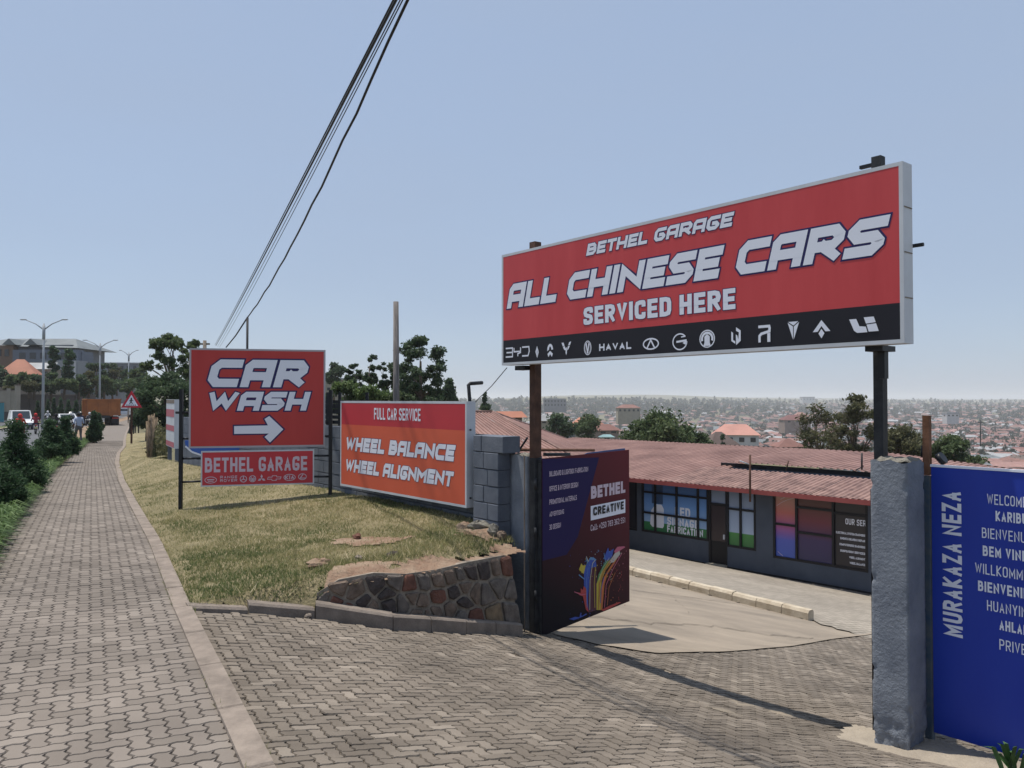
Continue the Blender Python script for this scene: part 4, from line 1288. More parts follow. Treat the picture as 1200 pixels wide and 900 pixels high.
# ================================================================== open gate leaf with the printed panel
h0 = Vector((.328, 8.70)); h1 = Vector((1.55, 10.25))
gex = (h1 - h0).normalized(); GLn = (h1 - h0).length
zt0, zt1 = P(634, 534.5, 8.70).z, P(737, 529.5, 10.25).z
zb0, zb1 = P(634, 745, 8.70).z, P(737, 708, 10.25).z
gfr = Frame((h0.x, h0.y, 0), (gex.x, gex.y, 0))
gt = thing('gate_leaf', 'gate leaf standing open inwards, dark printed panel reading BETHEL CREATIVE', 'gate', (h0.x, h0.y, -2.6))
zb_g, zt_g = (zb0 + zb1) / 2 + .02, (zt0 + zt1) / 2
def panel_mat():
    m = bpy.data.materials.new('creative_print'); m.use_nodes = True; t = m.node_tree; b = t.nodes['Principled BSDF']; b.inputs['Roughness'].default_value = .6; b.inputs['Specular IOR Level'].default_value = .15
    g = t.nodes.new('ShaderNodeTexCoord'); sp = t.nodes.new('ShaderNodeSeparateXYZ'); t.links.new(g.outputs['Generated'], sp.inputs[0])
    cr = t.nodes.new('ShaderNodeValToRGB'); cr.color_ramp.elements[0].color = (.008, .006, .011, 1); cr.color_ramp.elements[1].color = (.13, .020, .028, 1)
    cr.color_ramp.elements[0].position = .15; cr.color_ramp.elements[1].position = .95
    ad = t.nodes.new('ShaderNodeMath'); ad.operation = 'MULTIPLY_ADD'; ad.inputs[1].default_value = .35
    t.links.new(sp.outputs['X'], ad.inputs[0]); 
    m2 = t.nodes.new('ShaderNodeMath'); m2.operation = 'MULTIPLY'; m2.inputs[1].default_value = .65
    t.links.new(sp.outputs['Z'], m2.inputs[0]); t.links.new(m2.outputs[0], ad.inputs[2]); t.links.new(ad.outputs[0], cr.inputs[0]); t.links.new(cr.outputs[0], b.inputs['Base Color'])
    return m
M['creative'] = panel_mat()
M['navy_print'] = mat('navy_violet_print', (.018, .012, .075), .6, spec=.15)
mb = MB(); mb.prism([gfr.p(.02, zb_g, 0), gfr.p(GLn, zb_g - .01, 0), gfr.p(GLn, zt_g, 0), gfr.p(.02, zt_g, 0)], -gfr.n * .006); mb.build('printed_panel', M['creative'], gt)
mb = MB(); poly(mb, gfr, [(.021, zt_g - .004), gfr.uv(702, 536), gfr.uv(677, 629), gfr.uv(664, 650), (.021, gfr.uv(640, 656)[1])], .001); mb.build('navy_field', M['navy_print'], gt)
for a0, a1, b0, b1 in ((.0, GLn, zb_g - .005, zb_g + .04), (0, GLn, zt_g - .05, zt_g - .012), (0, .045, zb_g + .045, zt_g - .055), (GLn - .045, GLn, zb_g + .045, zt_g - .055), (.05, GLn - .05, (zb_g + zt_g) / 2, (zb_g + zt_g) / 2 + .04)):
    fbox(gfr, a0, a1, b0, b1, -.05, -.009).build('steel_frame', M['blacksteel'], gt)
mb = MB(); mb.prism([gfr.p(.9, zb_g + .1, -.055), gfr.p(GLn - .01, zb_g + .1, -.055), gfr.p(GLn - .01, zt_g + .018, -.055), gfr.p(1.05, zt_g + .008, -.055), gfr.p(.9, zt_g - .02, -.055)], -gfr.n * .004); mb.build('backing_sheet', mat('faded_blue_sheet', (.05, .12, .28), .6, .1, 3), gt)
for s, pl, pr, hp in (('BILLBOARD & LIGHTBOX FABRICATION', (643.7, 558.5), (689, 556), 6), ('OFFICE & INTERIOR DESIGN', (643.7, 576), (677.3, 574), 6), ('PROMOTIONAL MATERIALS', (643.7, 591.5), (675.6, 588), 6), ('ADVERTISING', (643.7, 605.5), (660.6, 603), 5.5), ('3D DESIGN', (643.7, 621), (657, 619), 6)):
    sign_text(gfr, gt, s, pl, pr, (pl[0], pl[1] - hp), 'cond', .16, m1='pinkwhite', gap=.12)
sign_text(gfr, gt, 'BETHEL', (692.4, 584.7), (732.6, 580), (692.4, 570), 'cond', .26, gap=.1, m1='pinkwhite')
mb = MB(); a0, b0 = gfr.uv(692.2, 610); a1, b1 = gfr.uv(732.6, 585); poly(mb, gfr, [(a0, b0), (a1, b0), (a1, b1), (a0, b1)], .0018); mb.build('white_box', M['white'], gt)
sign_text(gfr, gt, 'CREATIVE', (694.7, 604.5), (730.4, 600), (694.7, 594.5), 'cond', .24, m1='darkband', off=.008)
sign_text(gfr, gt, 'CALL: +250 783 362 551'.replace('CALL', 'Call'.replace('C', 'C')), (692, 622.3), (732.3, 618), (692, 615.3), 'cond', .15, m1='pinkwhite', gap=.12)
# paint splash artwork on the print: plain generic coloured sweeps and drops
SP = {k: mat('print_' + k, c, .45) for k, c in dict(blue=(.03, .08, .40), cyan=(.10, .25, .48), red=(.42, .045, .05), yellow=(.5, .40, .05), orange=(.5, .14, .04), green=(.06, .22, .08), pink=(.5, .12, .2), pale=(.5, .48, .42), maroon=(.07, .01, .03)).items()}
def pxpoly(pts, key, off):
    mb = MB(); poly(mb, gfr, [gfr.uv(640 + x / 7.5, 640 + y / 7.5) for x, y in pts], off); mb.build('paint_splash', SP[key], gt)
pxpoly([(330, 340), (330, 230), (350, 170), (390, 115), (430, 115), (440, 170), (440, 560), (370, 585), (355, 520)], 'blue', .004)
pxpoly([(390, 190), (440, 180), (440, 560), (370, 585), (365, 450)], 'maroon', .0052)
pxpoly([(285, 205), (305, 150), (318, 170), (345, 165), (335, 210), (325, 245)], 'yellow', .0064)
pxpoly([(335, 200), (355, 145), (345, 90), (365, 130), (385, 95), (415, 100), (440, 120), (425, 125), (385, 118), (350, 165)], 'cyan', .0064)
pxpoly([(265, 405), (300, 410), (300, 370), (320, 385), (325, 350), (350, 375), (355, 500), (370, 580), (345, 555), (320, 440), (290, 430)], 'red', .0064)
pxpoly([(440, 560), (440, 330), (470, 240), (530, 150), (600, 70), (640, 0), (650, 25), (590, 120), (520, 210), (485, 300), (475, 560)], 'yellow', .0046)
pxpoly([(475, 560), (485, 330), (500, 280), (560, 180), (640, 70), (600, 150), (540, 240), (510, 330), (490, 560)], 'orange', .0058)
pxpoly([(440, 330), (455, 250), (500, 160), (560, 70), (575, 80), (520, 170), (470, 250)], 'green', .0070)
pxpoly([(500, 110), (540, 10), (550, 50), (590, 20), (575, 90), (540, 130)], 'blue', .0082)
pxpoly([(540, 150), (600, 60), (640, 40), (645, 70), (590, 140)], 'pale', .0094)
pxpoly([(590, 45), (620, 5), (680, 0), (690, 8), (640, 40), (600, 62)], 'pink', .0106)
pxpoly([(200, 640), (250, 620), (290, 625), (300, 580), (310, 615), (350, 590), (355, 600), (300, 628), (240, 650)], 'blue', .0046)
pxpoly([(480, 560), (560, 520), (640, 490), (655, 495), (570, 540), (500, 570)], 'red', .0046)
for key_, cnt_, (x0_, x1_), (y0_, y1_) in (('red', 40, (520, 690), (60, 520)), ('pink', 26, (560, 700), (20, 260)), ('cyan', 30, (320, 640), (20, 240)), ('pale', 18, (420, 660), (30, 300)), ('yellow', 22, (270, 600), (80, 420)), ('blue', 26, (200, 420), (60, 640)), ('orange', 24, (480, 640), (120, 540))):
    mb = MB()
    for k_ in range(cnt_):
        x, y = random.uniform(x0_, x1_), random.uniform(y0_, y1_)
        a, b = gfr.uv(640 + x / 7.5, 640 + y / 7.5); r_ = random.uniform(.002, .009)
        ring(mb, gfr, (a, b), r_, r_, r_ * .98, .012, n=6)
    mb.build('paint_drops', SP[key_], gt)
for key_, pts_ in (('pale', [(375, 560), (378, 300), (400, 150), (425, 120)]), ('cyan', [(350, 540), (345, 320), (360, 190)]), ('red', [(455, 555), (462, 330), (500, 220), (560, 130)]), ('pink', [(505, 540), (520, 340), (580, 200), (660, 60)]), ('pale', [(345, 90), (362, 130)]), ('pale', [(455, 300), (490, 190), (548, 100)]), ('yellow', [(420, 540), (415, 330), (425, 180)]),
        ('orange', [(530, 520), (545, 360), (600, 230)]), ('cyan', [(280, 250), (330, 290)]), ('pink', [(240, 400), (300, 425), (340, 420)]), ('cyan', [(500, 60), (515, 140)]), ('blue', [(470, 500), (474, 380), (500, 270)])):
    mb = MB(); stroke(mb, gfr, [gfr.uv(640 + x / 7.5, 640 + y / 7.5) for x, y in pts_], random.uniform(.006, .014), .0125 + random.random() * .001); mb.build('paint_streak', SP[key_], gt)
# second leaf folded back behind the right pillar: only its edge shows
g2 = thing('gate_leaf', 'black steel gate leaf folded inwards, seen edge-on at the left foot of the chipped pillar', 'gate', (2.66, 5.75, -2.5))
e0 = gp_(3.68, .30); e1 = Vector((e0.x / e0.y * (e0.y + 1.7) - .012, e0.y + 1.7)); dd = (e1 - e0).normalized()
f2 = Frame((e0.x, e0.y, 0), (dd.x, dd.y, 0))
fbox(f2, 0, 1.78, -2.48, -.7, -.03, 0).build('steel_sheet', M['blacksteel'], g2)
fbox(f2, 0, .05, -2.50, -.68, -.075, -.034).build('hinge_stile', M['black'], g2)
# rusty rail and brace behind the left pillar
rl = thing('steel_rail', 'brown steel rail with a black box section propped behind the open gate leaf', 'rail', tuple(P(600, 528, 9.6)))
MB().tube([P(592, 527, 9.5), P(696, 527.6, 10.7)], .022, 6).build('brown_tube', M['rust2'], rl)
a_, b_ = P(638, 532.5, 9.9), P(667, 532.5, 10.3); MB().tube([a_, b_], .03, 4).build('black_section', M['blacksteel'], rl)
MB().tube([P(607, 530, 9.2), P(618, 513, 9.0)], .013, 6).build('brace', M['black'], rl)

# ================================================================== blue welcome panel on the right
w0 = Vector((3.03, 5.60))
wf = Frame((w0.x, w0.y, 0), (gD.x, gD.y, 0))
wp = thing('welcome_panel', 'deep blue gate panel listing greetings, MURAKAZA NEZA written up its left side', 'sign', (3.6, 4.9, -2.3))
zt_w = P(1089, 547, 5.6).z; zb_w = P(1090, 858, 5.6).z
WW = 2.6
mb = MB(); mb.prism([wf.p(.0, zb_w, 0), wf.p(WW, zb_w + .05, 0), wf.p(WW, zt_w, 0), wf.p(.0, zt_w, 0)], -wf.n * .008); mb.build('blue_sheet', M['blue'], wp)
fbox(wf, -.005, WW, zt_w + .001, zt_w + .018, -.02, .005).build('white_top_edge', M['white'], wp)
for a in (0.02, .9, 1.8): fbox(wf, a, a + .04, zb_w + .02, zt_w - .02, -.05, -.012).build('steel_frame', M['blacksteel'], wp)
q = wf.p(-.035, 0, -.02); ztp = P(1087, 487, q.y).z
wpst = thing('steel_post', 'rusty square post between the chipped pillar and the blue welcome panel', 'post', (q.x, q.y, -2.4))
post(wpst, q.to_2d(), .045, -.55, ztp, M['rust2'], 'rusty_top'); post(wpst, q.to_2d(), .048, -2.5, -.555, mat('flaking_blue_paint', (.03, .07, .13), .7, 0, 8, col2=(.10, .12, .13), bump=.004), 'painted_shaft')
e_ = wf.p(.035, zt_w + .05, -.05); MB().tube([e_, e_ + wf.ex * .03 + Vector((0, 0, .02))], .045, 10).build('black_cap', M['black'], wpst)
MB().tube([P(1080, 536, 5.75), P(1081, 522, 5.75)], .008, 6).build('thin_rod', M['blacksteel'], wpst)
def welcome(s, pl, xr, hp, bold):
    a0, b0 = wf.uv(*pl); a1, _ = wf.uv(xr, 600); h = wf.uv(pl[0], pl[1] - hp)[1] - b0
    mb = MB(); text(wf, s, a0, a1, b0, h, 'cond', .2 if bold else .12, 0, .004, 0, mb, None, gap=.15); mb.build('greeting', M['white'], wp)
for s, pl, xr, hp, bo in (('WELCOME', (1157, 590.5), 1204, 12, 0), ('KARIBU', (1167, 610.5), 1204, 12, 1), ('BIENVENUE', (1151, 630), 1209, 12, 0), ('BEM VINDO', (1152, 651), 1212, 12, 1), ('WILLKOMMEN', (1143, 671), 1213, 12, 0), ('BIENVENIDOS', (1146.5, 692), 1222, 12, 1), ('HUANYING', (1157, 715), 1210, 12, 0), ('AHLAN', (1171.5, 738), 1204, 12, 1), ('PRIVET', (1171.5, 761), 1208, 12.5, 0)):
    welcome(s, pl, xr, hp, bo)
# vertical words: advance upwards, cap tops to the left
aL, bS = wf.uv(1105.5, 743); aR, _ = wf.uv(1128.5, 743); _, bE = wf.uv(1117, 576)
def fl_(a, b): a.build('letter', M['white'], wp); return MB(), None
text(wf, 'MURAKAZA NEZA', 0, bE - bS, 0, aR - aL, 'cond', .2, 0, .004, 0, MB(), None, gap=.14, rot=lambda x, y: (aR - y, bS + x), flush=fl_)

# ================================================================== CAR WASH sign on two black posts
c0 = P(221, 525.5, 12.1); c1 = P(381, 523, 12.6)
cex = Vector((c1.x - c0.x, c1.y - c0.y, 0)); CW = cex.length
cz0 = (c0.z + c1.z) / 2; cz1 = (P(222, 407, 12.1).z + P(382, 411, 12.6).z) / 2
cf = Frame((c0.x, c0.y, cz0), cex)
cw = thing('car_wash_sign', 'square red CAR WASH sign with a white arrow, held between two black posts', 'sign', (-4.2, 12.4, -1.6))
CH = cz1 - cz0
fbox(cf, .008, CW - .008, .008, CH - .008, -.10, -.004).build('case', M['alu2'], cw)
for a0, a1, b0, b1 in ((0, CW, 0, .028), (0, CW, CH - .028, CH), (0, .028, .0285, CH - .0285), (CW - .028, CW, .0285, CH - .0285)):
    fbox(cf, a0, a1, b0, b1, -.105, .0015).build('frame', M['gsf'], cw)
mb = MB(); poly(mb, cf, [(.029, .029), (CW - .029, .029), (CW - .029, CH - .029), (.029, CH - .029)], 0.0); mb.build('red_face', M['red_cw'], cw)
sign_text(cf, cw, 'CAR', (241, 453.5), (364, 430), (246, 421), 'race', .30, outline=.055, gap=.10)
sign_text(cf, cw, 'WASH', (239.4, 481.5), (364.5, 460), (243, 459), 'race', .30, outline=.07, gap=.10)
ar = [(274.4, 499.3), (314, 498.5), (310, 491), (315.6, 487.5), (332, 503), (316.4, 518.6), (310, 512), (315, 508), (274.4, 508.5)]
def arrow(k, off, key, nm):
    c_ = Vector(cf.uv(306, 503)); pts = [Vector(cf.uv(*p)) for p in ar]
    if k:
        n = len(pts); res = []
        for i in range(n):
            a, b, c = pts[i - 1], pts[i], pts[(i + 1) % n]; d0 = (b - a).normalized(); d1 = (c - b).normalized()
            m = Vector((-d0.y, d0.x)) + Vector((-d1.y, d1.x)); m = m.normalized() / max(.4, m.normalized().dot(Vector((-d0.y, d0.x))))
            res.append(b + m * k)
        pts = res
    mb = MB(); poly(mb, cf, [tuple(p) for p in pts], off); mb.build(nm, M[key], cw)
arrow(0, .006, 'white', 'arrow'); arrow(.022, .003, 'navy', 'arrow_outline')
sb = thing('garage_sign', 'small red BETHEL GARAGE sign with car maker emblems, hung under the car wash sign', 'sign', (-4.3, 12.3, -1.6))
d0_, d1_ = P(235.3, 570.5, 12.12), P(368, 567, 12.52)
sex = Vector((d1_.x - d0_.x, d1_.y - d0_.y, 0)); SW = sex.length
sz0 = (d0_.z + d1_.z) / 2; sz1 = (P(235.6, 528.5, 12.12).z + P(368.6, 527, 12.52).z) / 2
roll = Vector((sex.x, sex.y, (d1_.z - d0_.z) * .8)).normalized()
sf = Frame((d0_.x, d0_.y, d0_.z), roll, (-roll.z * roll.x, -roll.z * roll.y, 1))
SH = sz1 - sz0
fbox(sf, .006, SW - .006, .006, SH - .006, -.06, -.004).build('case', M['alu2'], sb)
for a0, a1, b0, b1 in ((0, SW, 0, .02), (0, SW, SH - .02, SH), (0, .02, .0205, SH - .0205), (SW - .02, SW, .0205, SH - .0205)):
    fbox(sf, a0, a1, b0, b1, -.063, .0015).build('frame', M['alu'], sb)
mb = MB(); poly(mb, sf, [(.021, .021), (SW - .021, .021), (SW - .021, SH - .021), (.021, SH - .021)], 0.0); mb.build('red_face', M['red_w'], sb)
sign_text(sf, sb, 'BETHEL GARAGE', (240, 553.8), (360, 548), (240, 536.6), 'cond', .2, m1='pinkwhite', gap=.12)
def small_icons():
    mb = MB(); f_ = sf
    def em():
        if mb.v:
            mb.build('emblem', M['pinkwhite'], sb); mb.v, mb.f, mb.m, mb.sm = [], [], [], []
    def at(px, py, hp): return icon(f_, px, py, hp)
    t = .0105
    em(); f, a, b, k = at(247, 562.5, 8); ring(mb, f_, (a, b), .85 * k, .5 * k, t, .004); stroke(mb, f_, f([(-.5, .05), (.5, .05)]), t * 1.6, .005); stroke(mb, f_, f([(-.4, -.18), (.4, -.18)]), t, .005)
    em()
    for s, y in (('RANGE', 560.8), ('ROVER', 564.8)):
        a0, b0 = f_.uv(258, y); a1, _ = f_.uv(278, y); text(f_, s, a0, a1, b0, f_.uv(258, y - 3.1)[1] - b0, 'cond', .2, 0, .004, 0, mb, None, gap=.35, wid=.9)
    em(); f, a, b, k = at(285.3, 561.3, 8); ring(mb, f_, (a, b), .5 * k, .5 * k, t, .004)
    for an in (90, 210, 330): stroke(mb, f_, [(a, b), (a + .42 * k * math.cos(R(an)), b + .42 * k * math.sin(R(an)))], t * 1.2, .005 + an * 1e-6)
    em(); f, a, b, k = at(296, 561, 8); ring(mb, f_, (a, b), .5 * k, .5 * k, t, .004); stroke(mb, f_, f([(-.25, .35), (0, -.3), (.25, .35)]), t, .005); stroke(mb, f_, f([(-.35, .1), (-.15, -.3), (0, .05), (.15, -.3), (.35, .1)]), t, .0056)
    em(); f, a, b, k = at(306.6, 560.8, 8)
    for an in (90, 210, 330):
        u = (math.cos(R(an)), math.sin(R(an))); v = (-u[1], u[0])
        poly(mb, f_, f([(0, 0), (u[0] * .3 + v[0] * .17, u[1] * .3 + v[1] * .17), (u[0] * .62, u[1] * .62), (u[0] * .3 - v[0] * .17, u[1] * .3 - v[1] * .17)]), .004)
    em(); f, a, b, k = at(321.3, 560.2, 6)
    cr = [(-1.25, -.2), (-.45, -.2), (-.4, -.45), (.4, -.45), (.35, -.2), (1.15, -.2), (1.3, .2), (.5, .2), (.45, .45), (-.35, .45), (-.4, .2), (-1.1, .2), (-1.25, -.2)]
    stroke(mb, f_, f(cr), t * .9, .004)
    em(); f, a, b, k = at(339.4, 559.4, 8); ring(mb, f_, (a, b), .85 * k, .5 * k, t, .004)
    a0, b0 = f_.uv(334, 561.8); a1, _ = f_.uv(344.8, 561.5); text(f_, 'KIA', a0, a1, b0, f_.uv(334, 557)[1] - b0, 'cond', .2, 0, .005, 0, mb, None, gap=.2, wid=.7)
    em(); f, a, b, k = at(354.4, 558.6, 8); ring(mb, f_, (a, b), .6 * k, .48 * k, t, .004); stroke(mb, f_, f([(.1, .38), (-.3, -.2), (.45, -.2)]), t * 1.2, .005)
    em()
small_icons()
# posts and arms
pq0 = P(211.5, 592, 12.15); pq1 = P(387, 583, 12.45)
fl = thing('sign_post', 'slim black post left of the car wash sign with short welded arms', 'post', (pq0.x, pq0.y, pq0.z))
zt_l = P(211, 456, 12.15).z
MB().box((pq0.x, pq0.y, (pq0.z - .1 + zt_l) / 2), (.05, .05, zt_l - pq0.z + .1)).build('shaft', M['black'], fl)
fr2 = thing('sign_post', 'slim black post right of the car wash sign in front of the block wall', 'post', (pq1.x, pq1.y, pq1.z))
zt_r = P(387, 457, 12.45).z
MB().box((pq1.x, pq1.y, (pq1.z - .1 + zt_r) / 2), (.05, .05, zt_r - pq1.z + .1)).build('shaft', M['black'], fr2)
for pa_, pb_, root, k, r_ in (((206, 483.5), (221, 483.5), fl, 0, .022), ((212, 514), (221, 514), fl, 0, .018), ((212, 537.5), (235, 537), fl, 0, .018), ((212, 565), (235, 564), fl, 0, .018), ((381, 511), (387, 511), fr2, 1, .018), ((368, 534), (387, 534), fr2, 1, .018), ((368, 558.5), (387, 558.5), fr2, 1, .018)):
    y_ = 12.17 if not k else 12.55
    MB().tube([P(*pa_, y_), P(*pb_, y_)], r_, 6).build('arm', M['black'], root)

# ================================================================== wheel service sign on the block wall
w1 = Vector((-.556, 9.5)); w2 = Vector((-2.66, 12.0))
wex = (w1 - w2).normalized(); WLn = (w1 - w2).length
# lies close to the wall: face 12 cm out
zbw = (P(399, 570, 12.0).z + P(547, 594, 9.5).z) / 2; ztw = (P(399, 471, 12.0).z + P(547, 469, 9.5).z) / 2
wh = Frame((w2.x, w2.y, zbw), (wex.x, wex.y, 0))
ws = thing('wheel_service_sign', 'orange and crimson lightbox reading WHEEL BALANCE WHEEL ALIGNMENT on the block wall', 'sign', (-1.6, 10.8, -1.5))
HH = ztw - zbw
fbox(wh, .008, WLn - .008, .008, HH - .008, -.13, -.004).build('case', M['alu2'], ws)
for a0, a1, b0, b1 in ((0, WLn, 0, .03), (0, WLn, HH - .03, HH), (0, .03, .0305, HH - .0305), (WLn - .03, WLn, .0305, HH - .0305)):
    fbox(wh, a0, a1, b0, b1, -.135, .0015).build('frame', M['alu'], ws)
bd = (wh.uv(399, 498)[1] + wh.uv(546, 503.5)[1]) / 2
mb = MB(); poly(mb, wh, [(.031, bd), (WLn - .031, bd), (WLn - .031, HH - .031), (.031, HH - .031)], 0); mb.build('crimson_face', M['red_w'], ws)
mb = MB(); poly(mb, wh, [(.031, .031), (WLn - .031, .031), (WLn - .031, bd), (.031, bd)], 0); mb.build('orange_face', M['orange_w'], ws)
sign_text(wh, ws, 'FULL CAR SERVICE', (438.5, 491.5), (493, 490), (438.5, 478), 'cond', .17, gap=.12)
sign_text(wh, ws, 'WHEEL BALANCE', (404.5, 527.5), (534.5, 530), (406.4, 511.8), 'race', .30, outline=.03, gap=.10)
sign_text(wh, ws, 'WHEEL ALIGNMENT', (404.2, 552), (532.4, 556), (405.8, 537.4), 'race', .30, outline=.03, gap=.10)
for k, b in enumerate((.12, HH - .35)):
    MB().tube([wh.p(WLn + .002, b, -.05), wh.p(WLn + .02, b, -.05)], .012, 6).build('bolt', M['blacksteel'], ws)
    MB().tube([wh.p(WLn * (.2 + .6 * k), HH * .5, -.13), wh.p(WLn * (.2 + .6 * k), HH * .5, -.42)], .02, 6).build('wall_bracket', M['blacksteel'], ws)
# bent pipe on the wall
bp_ = thing('bent_pipe', 'black pipe bent to a right angle above the right corner of the orange sign', 'pipe', tuple(P(551, 470, 9.8)))
MB().tube([P(550.5, 512, 9.75), P(550.5, 470, 9.75), P(549, 451, 9.75), P(551, 449.5, 9.75), P(565, 448.5, 9.9)], .024, 8).build('tube', M['blacksteel'], bp_)
# tall wooden pole
wpz = P(464, 353.5, 13.2)
wpole = thing('wooden_pole', 'tall bare weathered wooden pole rising behind the orange wheel service sign', 'pole', (wpz.x, wpz.y, -2.2))
MB().tube([(wpz.x, wpz.y, -2.2), (wpz.x + .01, wpz.y, 0), (wpz.x, wpz.y, wpz.z)], [.065, .055, .045], 10).build('shaft', mat('weathered_pole', (.10, .09, .085), .9, 0, 9, col2=(.26, .24, .23), stretch=(3, 3, .3), bump=.01), wpole)
# dark louvred screen above the wall between the two signs
ds = thing('dark_screen', 'dark slatted metal screen standing above the block wall between the two signs', 'screen', tuple(P(391, 500, 13.6)))
for k in range(5):
    z = P(391, 497 - 6 * k, 13.6).z
    a_, b_ = P(378, 480, 13.9), P(440, 480, 13.2)
    mb = MB(); mb.obox((a_.x, a_.y, z), (b_.x - a_.x, b_.y - a_.y, 0), (.02, .02, 0), (0, 0, .06 if k not in (2, 3) else .085)); mb.build('slat', M['black'], ds)
for px_ in (384, 398, 430):
    a_ = P(px_, 500, 13.75); MB().box((a_.x, a_.y, -.25), (.05, .05, .75)).build('upright', M['blacksteel'], ds)

# striped sign and blue board further along the wall
fsg = thing('striped_lightbox', 'narrow white and red lightbox at the far end of the block wall', 'sign', tuple(P(205, 520, 20.5)))
q0, q1 = P(194.5, 520, 22.2), P(204, 525, 20.6)
sx_ = Vector((q1.x - q0.x, q1.y - q0.y, 0)); 
fs_ = Frame((q0.x, q0.y, P(200, 524, 21.3).z), sx_); FL = sx_.length; FH = P(200, 468, 21.3).z - fs_.o.z
fbox(fs_, 0, FL, 0, FH, -.17, 0).build('case', M['alu'], fsg)
for k, (b0, b1, mm) in enumerate(((.0, .13, 'red_w'), (.33, .47, 'red_w'), (.62, .8, 'red_w'), (.9, 1, 'kerb2'))):
    mb = MB(); poly(mb, fs_, [(.03, FH * b0 + .02), (FL - .03, FH * b0 + .02), (FL - .03, FH * b1 - .01), (.03, FH * b1 - .01)], .004); mb.build('red_stripe', mat('washed_red', (.42, .12, .15), .6) if mm == 'red_w' else M['kerb2'], fsg)
for a in (.15, FL - .1): fbox(fs_, a, a + .1, -.75, -.002, -.13, -.03).build('leg', M['wall'], fsg)
bbd = thing('blue_board', 'blue board with a curved white edge leaning below the car wash sign', 'board', tuple(P(232, 530, 16)))
bq = Frame(P(222, 534, 16.2), (1, .1, 0)); mb = MB()
pts = [(-.1, .32), (1.6, .32), (1.6, -.05), (.9, -.1), (.35, -.03), (.05, .08), (-.08, .2)]
mb.prism([bq.p(a, b, 0) for a, b in pts], -bq.n * .03); mb.build('face', mat('board_blue', (.05, .13, .45), .5), bbd)
mb = MB()
for i in range(3, 6): stroke(mb, bq, [pts[i], pts[i + 1]], .035, .004 + i * .001)
mb.build('white_edge', M['white'], bbd)
for a in (.3, 1.3): fbox(bq, a, a + .04, -.9, -.12, -.02, .01).build('leg', M['blacksteel'], bbd)

# ================================================================== yard building
BX = Vector((-BD.x, -BD.y, 0))           # to the right along the front
BN3 = Vector((BN.x, BN.y, 0))
yf = Frame((BO.x, BO.y, 0), BX)          # n points towards the gate
ZF, ZE = -5.8, -3.0
yb = thing('workshop_building', 'long low grey building with red sheet roofs and printed windows down in the yard', 'building', (BO.x, BO.y, ZF))
def A(px, py): return yf.uv(px, py)[0]
def Bz(px, py): return yf.uv(px, py)[1]
g1 = dict(a0=A(753, 600), a1=A(829.5, 600), zb=Bz(753, 622.5))
g2 = dict(a0=A(829.8, 600), a1=A(884.5, 600), zb=Bz(868, 643))
g3 = dict(a0=A(907, 600), a1=A(1016, 600), zb=(Bz(907, 652.5) + Bz(1015, 672)) / 2)
g0 = dict(a0=A(728, 600), a1=A(746, 600), zb=Bz(746, 622))
dr0, dr1 = A(831, 600), A(852, 600)
ops = [(g0['a0'], g0['a1'], g0['zb']), (g1['a0'], g1['a1'], g1['zb']), (dr0 - .02, dr1, ZF + .12), (dr1 + .001, g2['a1'], g2['zb']), (g3['a0'], g3['a1'], g3['zb'])]
WTH = .2
mb = MB(); cur = -16.0
for a0, a1, zb in sorted(ops):
    if a0 > cur + .002: fbox(yf, cur, a0, ZF - .3, ZE, -WTH, 0, mb)
    fbox(yf, a0, a1, ZF - .3, zb, -WTH, -.002, mb)
    cur = a1
fbox(yf, cur, 15, ZF - .3, ZE, -WTH, 0, mb)
fbox(yf, -16, -15.8, ZF - .3, ZE, -8, -WTH - .002, mb); fbox(yf, 14.8, 15, ZF - .3, ZE, -8, -WTH - .002, mb)
mb.build('front_wall', M['plaster2'], yb)
fbox(yf, -16, 15, ZF - .3, -2.62, -3.3, -3.1).build('inner_wall', M['plaster2'], yb)
fbox(yf, -15.7, 14.7, -5.9, -3.1, -3.0, -2.9).build('interior_shade', M['room_shade'], yb)  # near-black slab standing in for the unlit room behind the windows
fbox(yf, -16, 15, ZF - .3, ZF + .03, .02, .42).build('plinth_step', M['kerb'], yb)
fbox(yf, -16, 15, ZF - .3, ZF + .09, .003, .018).build('dark_skirting', M['black'], yb)
def skyprint(name, stops, axis='Z'):
    m = bpy.data.materials.new(name); m.use_nodes = True; t = m.node_tree; b = t.nodes['Principled BSDF']; b.inputs['Roughness'].default_value = .25
    g = t.nodes.new('ShaderNodeNewGeometry'); sp = t.nodes.new('ShaderNodeSeparateXYZ'); t.links.new(g.outputs['Position'], sp.inputs[0])
    mr = t.nodes.new('ShaderNodeMapRange'); mr.inputs['From Min'].default_value = -5.2; mr.inputs['From Max'].default_value = -3.0
    t.links.new(sp.outputs['Z'], mr.inputs['Value']); cr = t.nodes.new('ShaderNodeValToRGB')
    while len(cr.color_ramp.elements) < len(stops): cr.color_ramp.elements.new(.5)
    for e, (p_, c_) in zip(cr.color_ramp.elements, stops): e.position = p_; e.color = (*c_, 1)
    t.links.new(mr.outputs[0], cr.inputs[0]); t.links.new(cr.outputs[0], b.inputs['Base Color'])
    return m
M['pr_blue'] = skyprint('blue_sky_print', [(.0, (.02, .09, .05)), (.285, (.05, .22, .08)), (.29, (.32, .48, .72)), (.6, (.16, .32, .64)), (1, (.05, .11, .30))])
M['pr_grey'] = skyprint('hazy_print', [(.0, (.03, .13, .05)), (.30, (.07, .27, .07)), (.31, (.42, .52, .68)), (.75, (.28, .35, .48)), (1, (.17, .22, .32))])
M['pr_fire'] = skyprint('swirl_print', [(0, (.05, .12, .48)), (.30, (.09, .12, .5)), (.48, (.36, .10, .28)), (.7, (.5, .14, .12)), (1, (.42, .30, .24))])
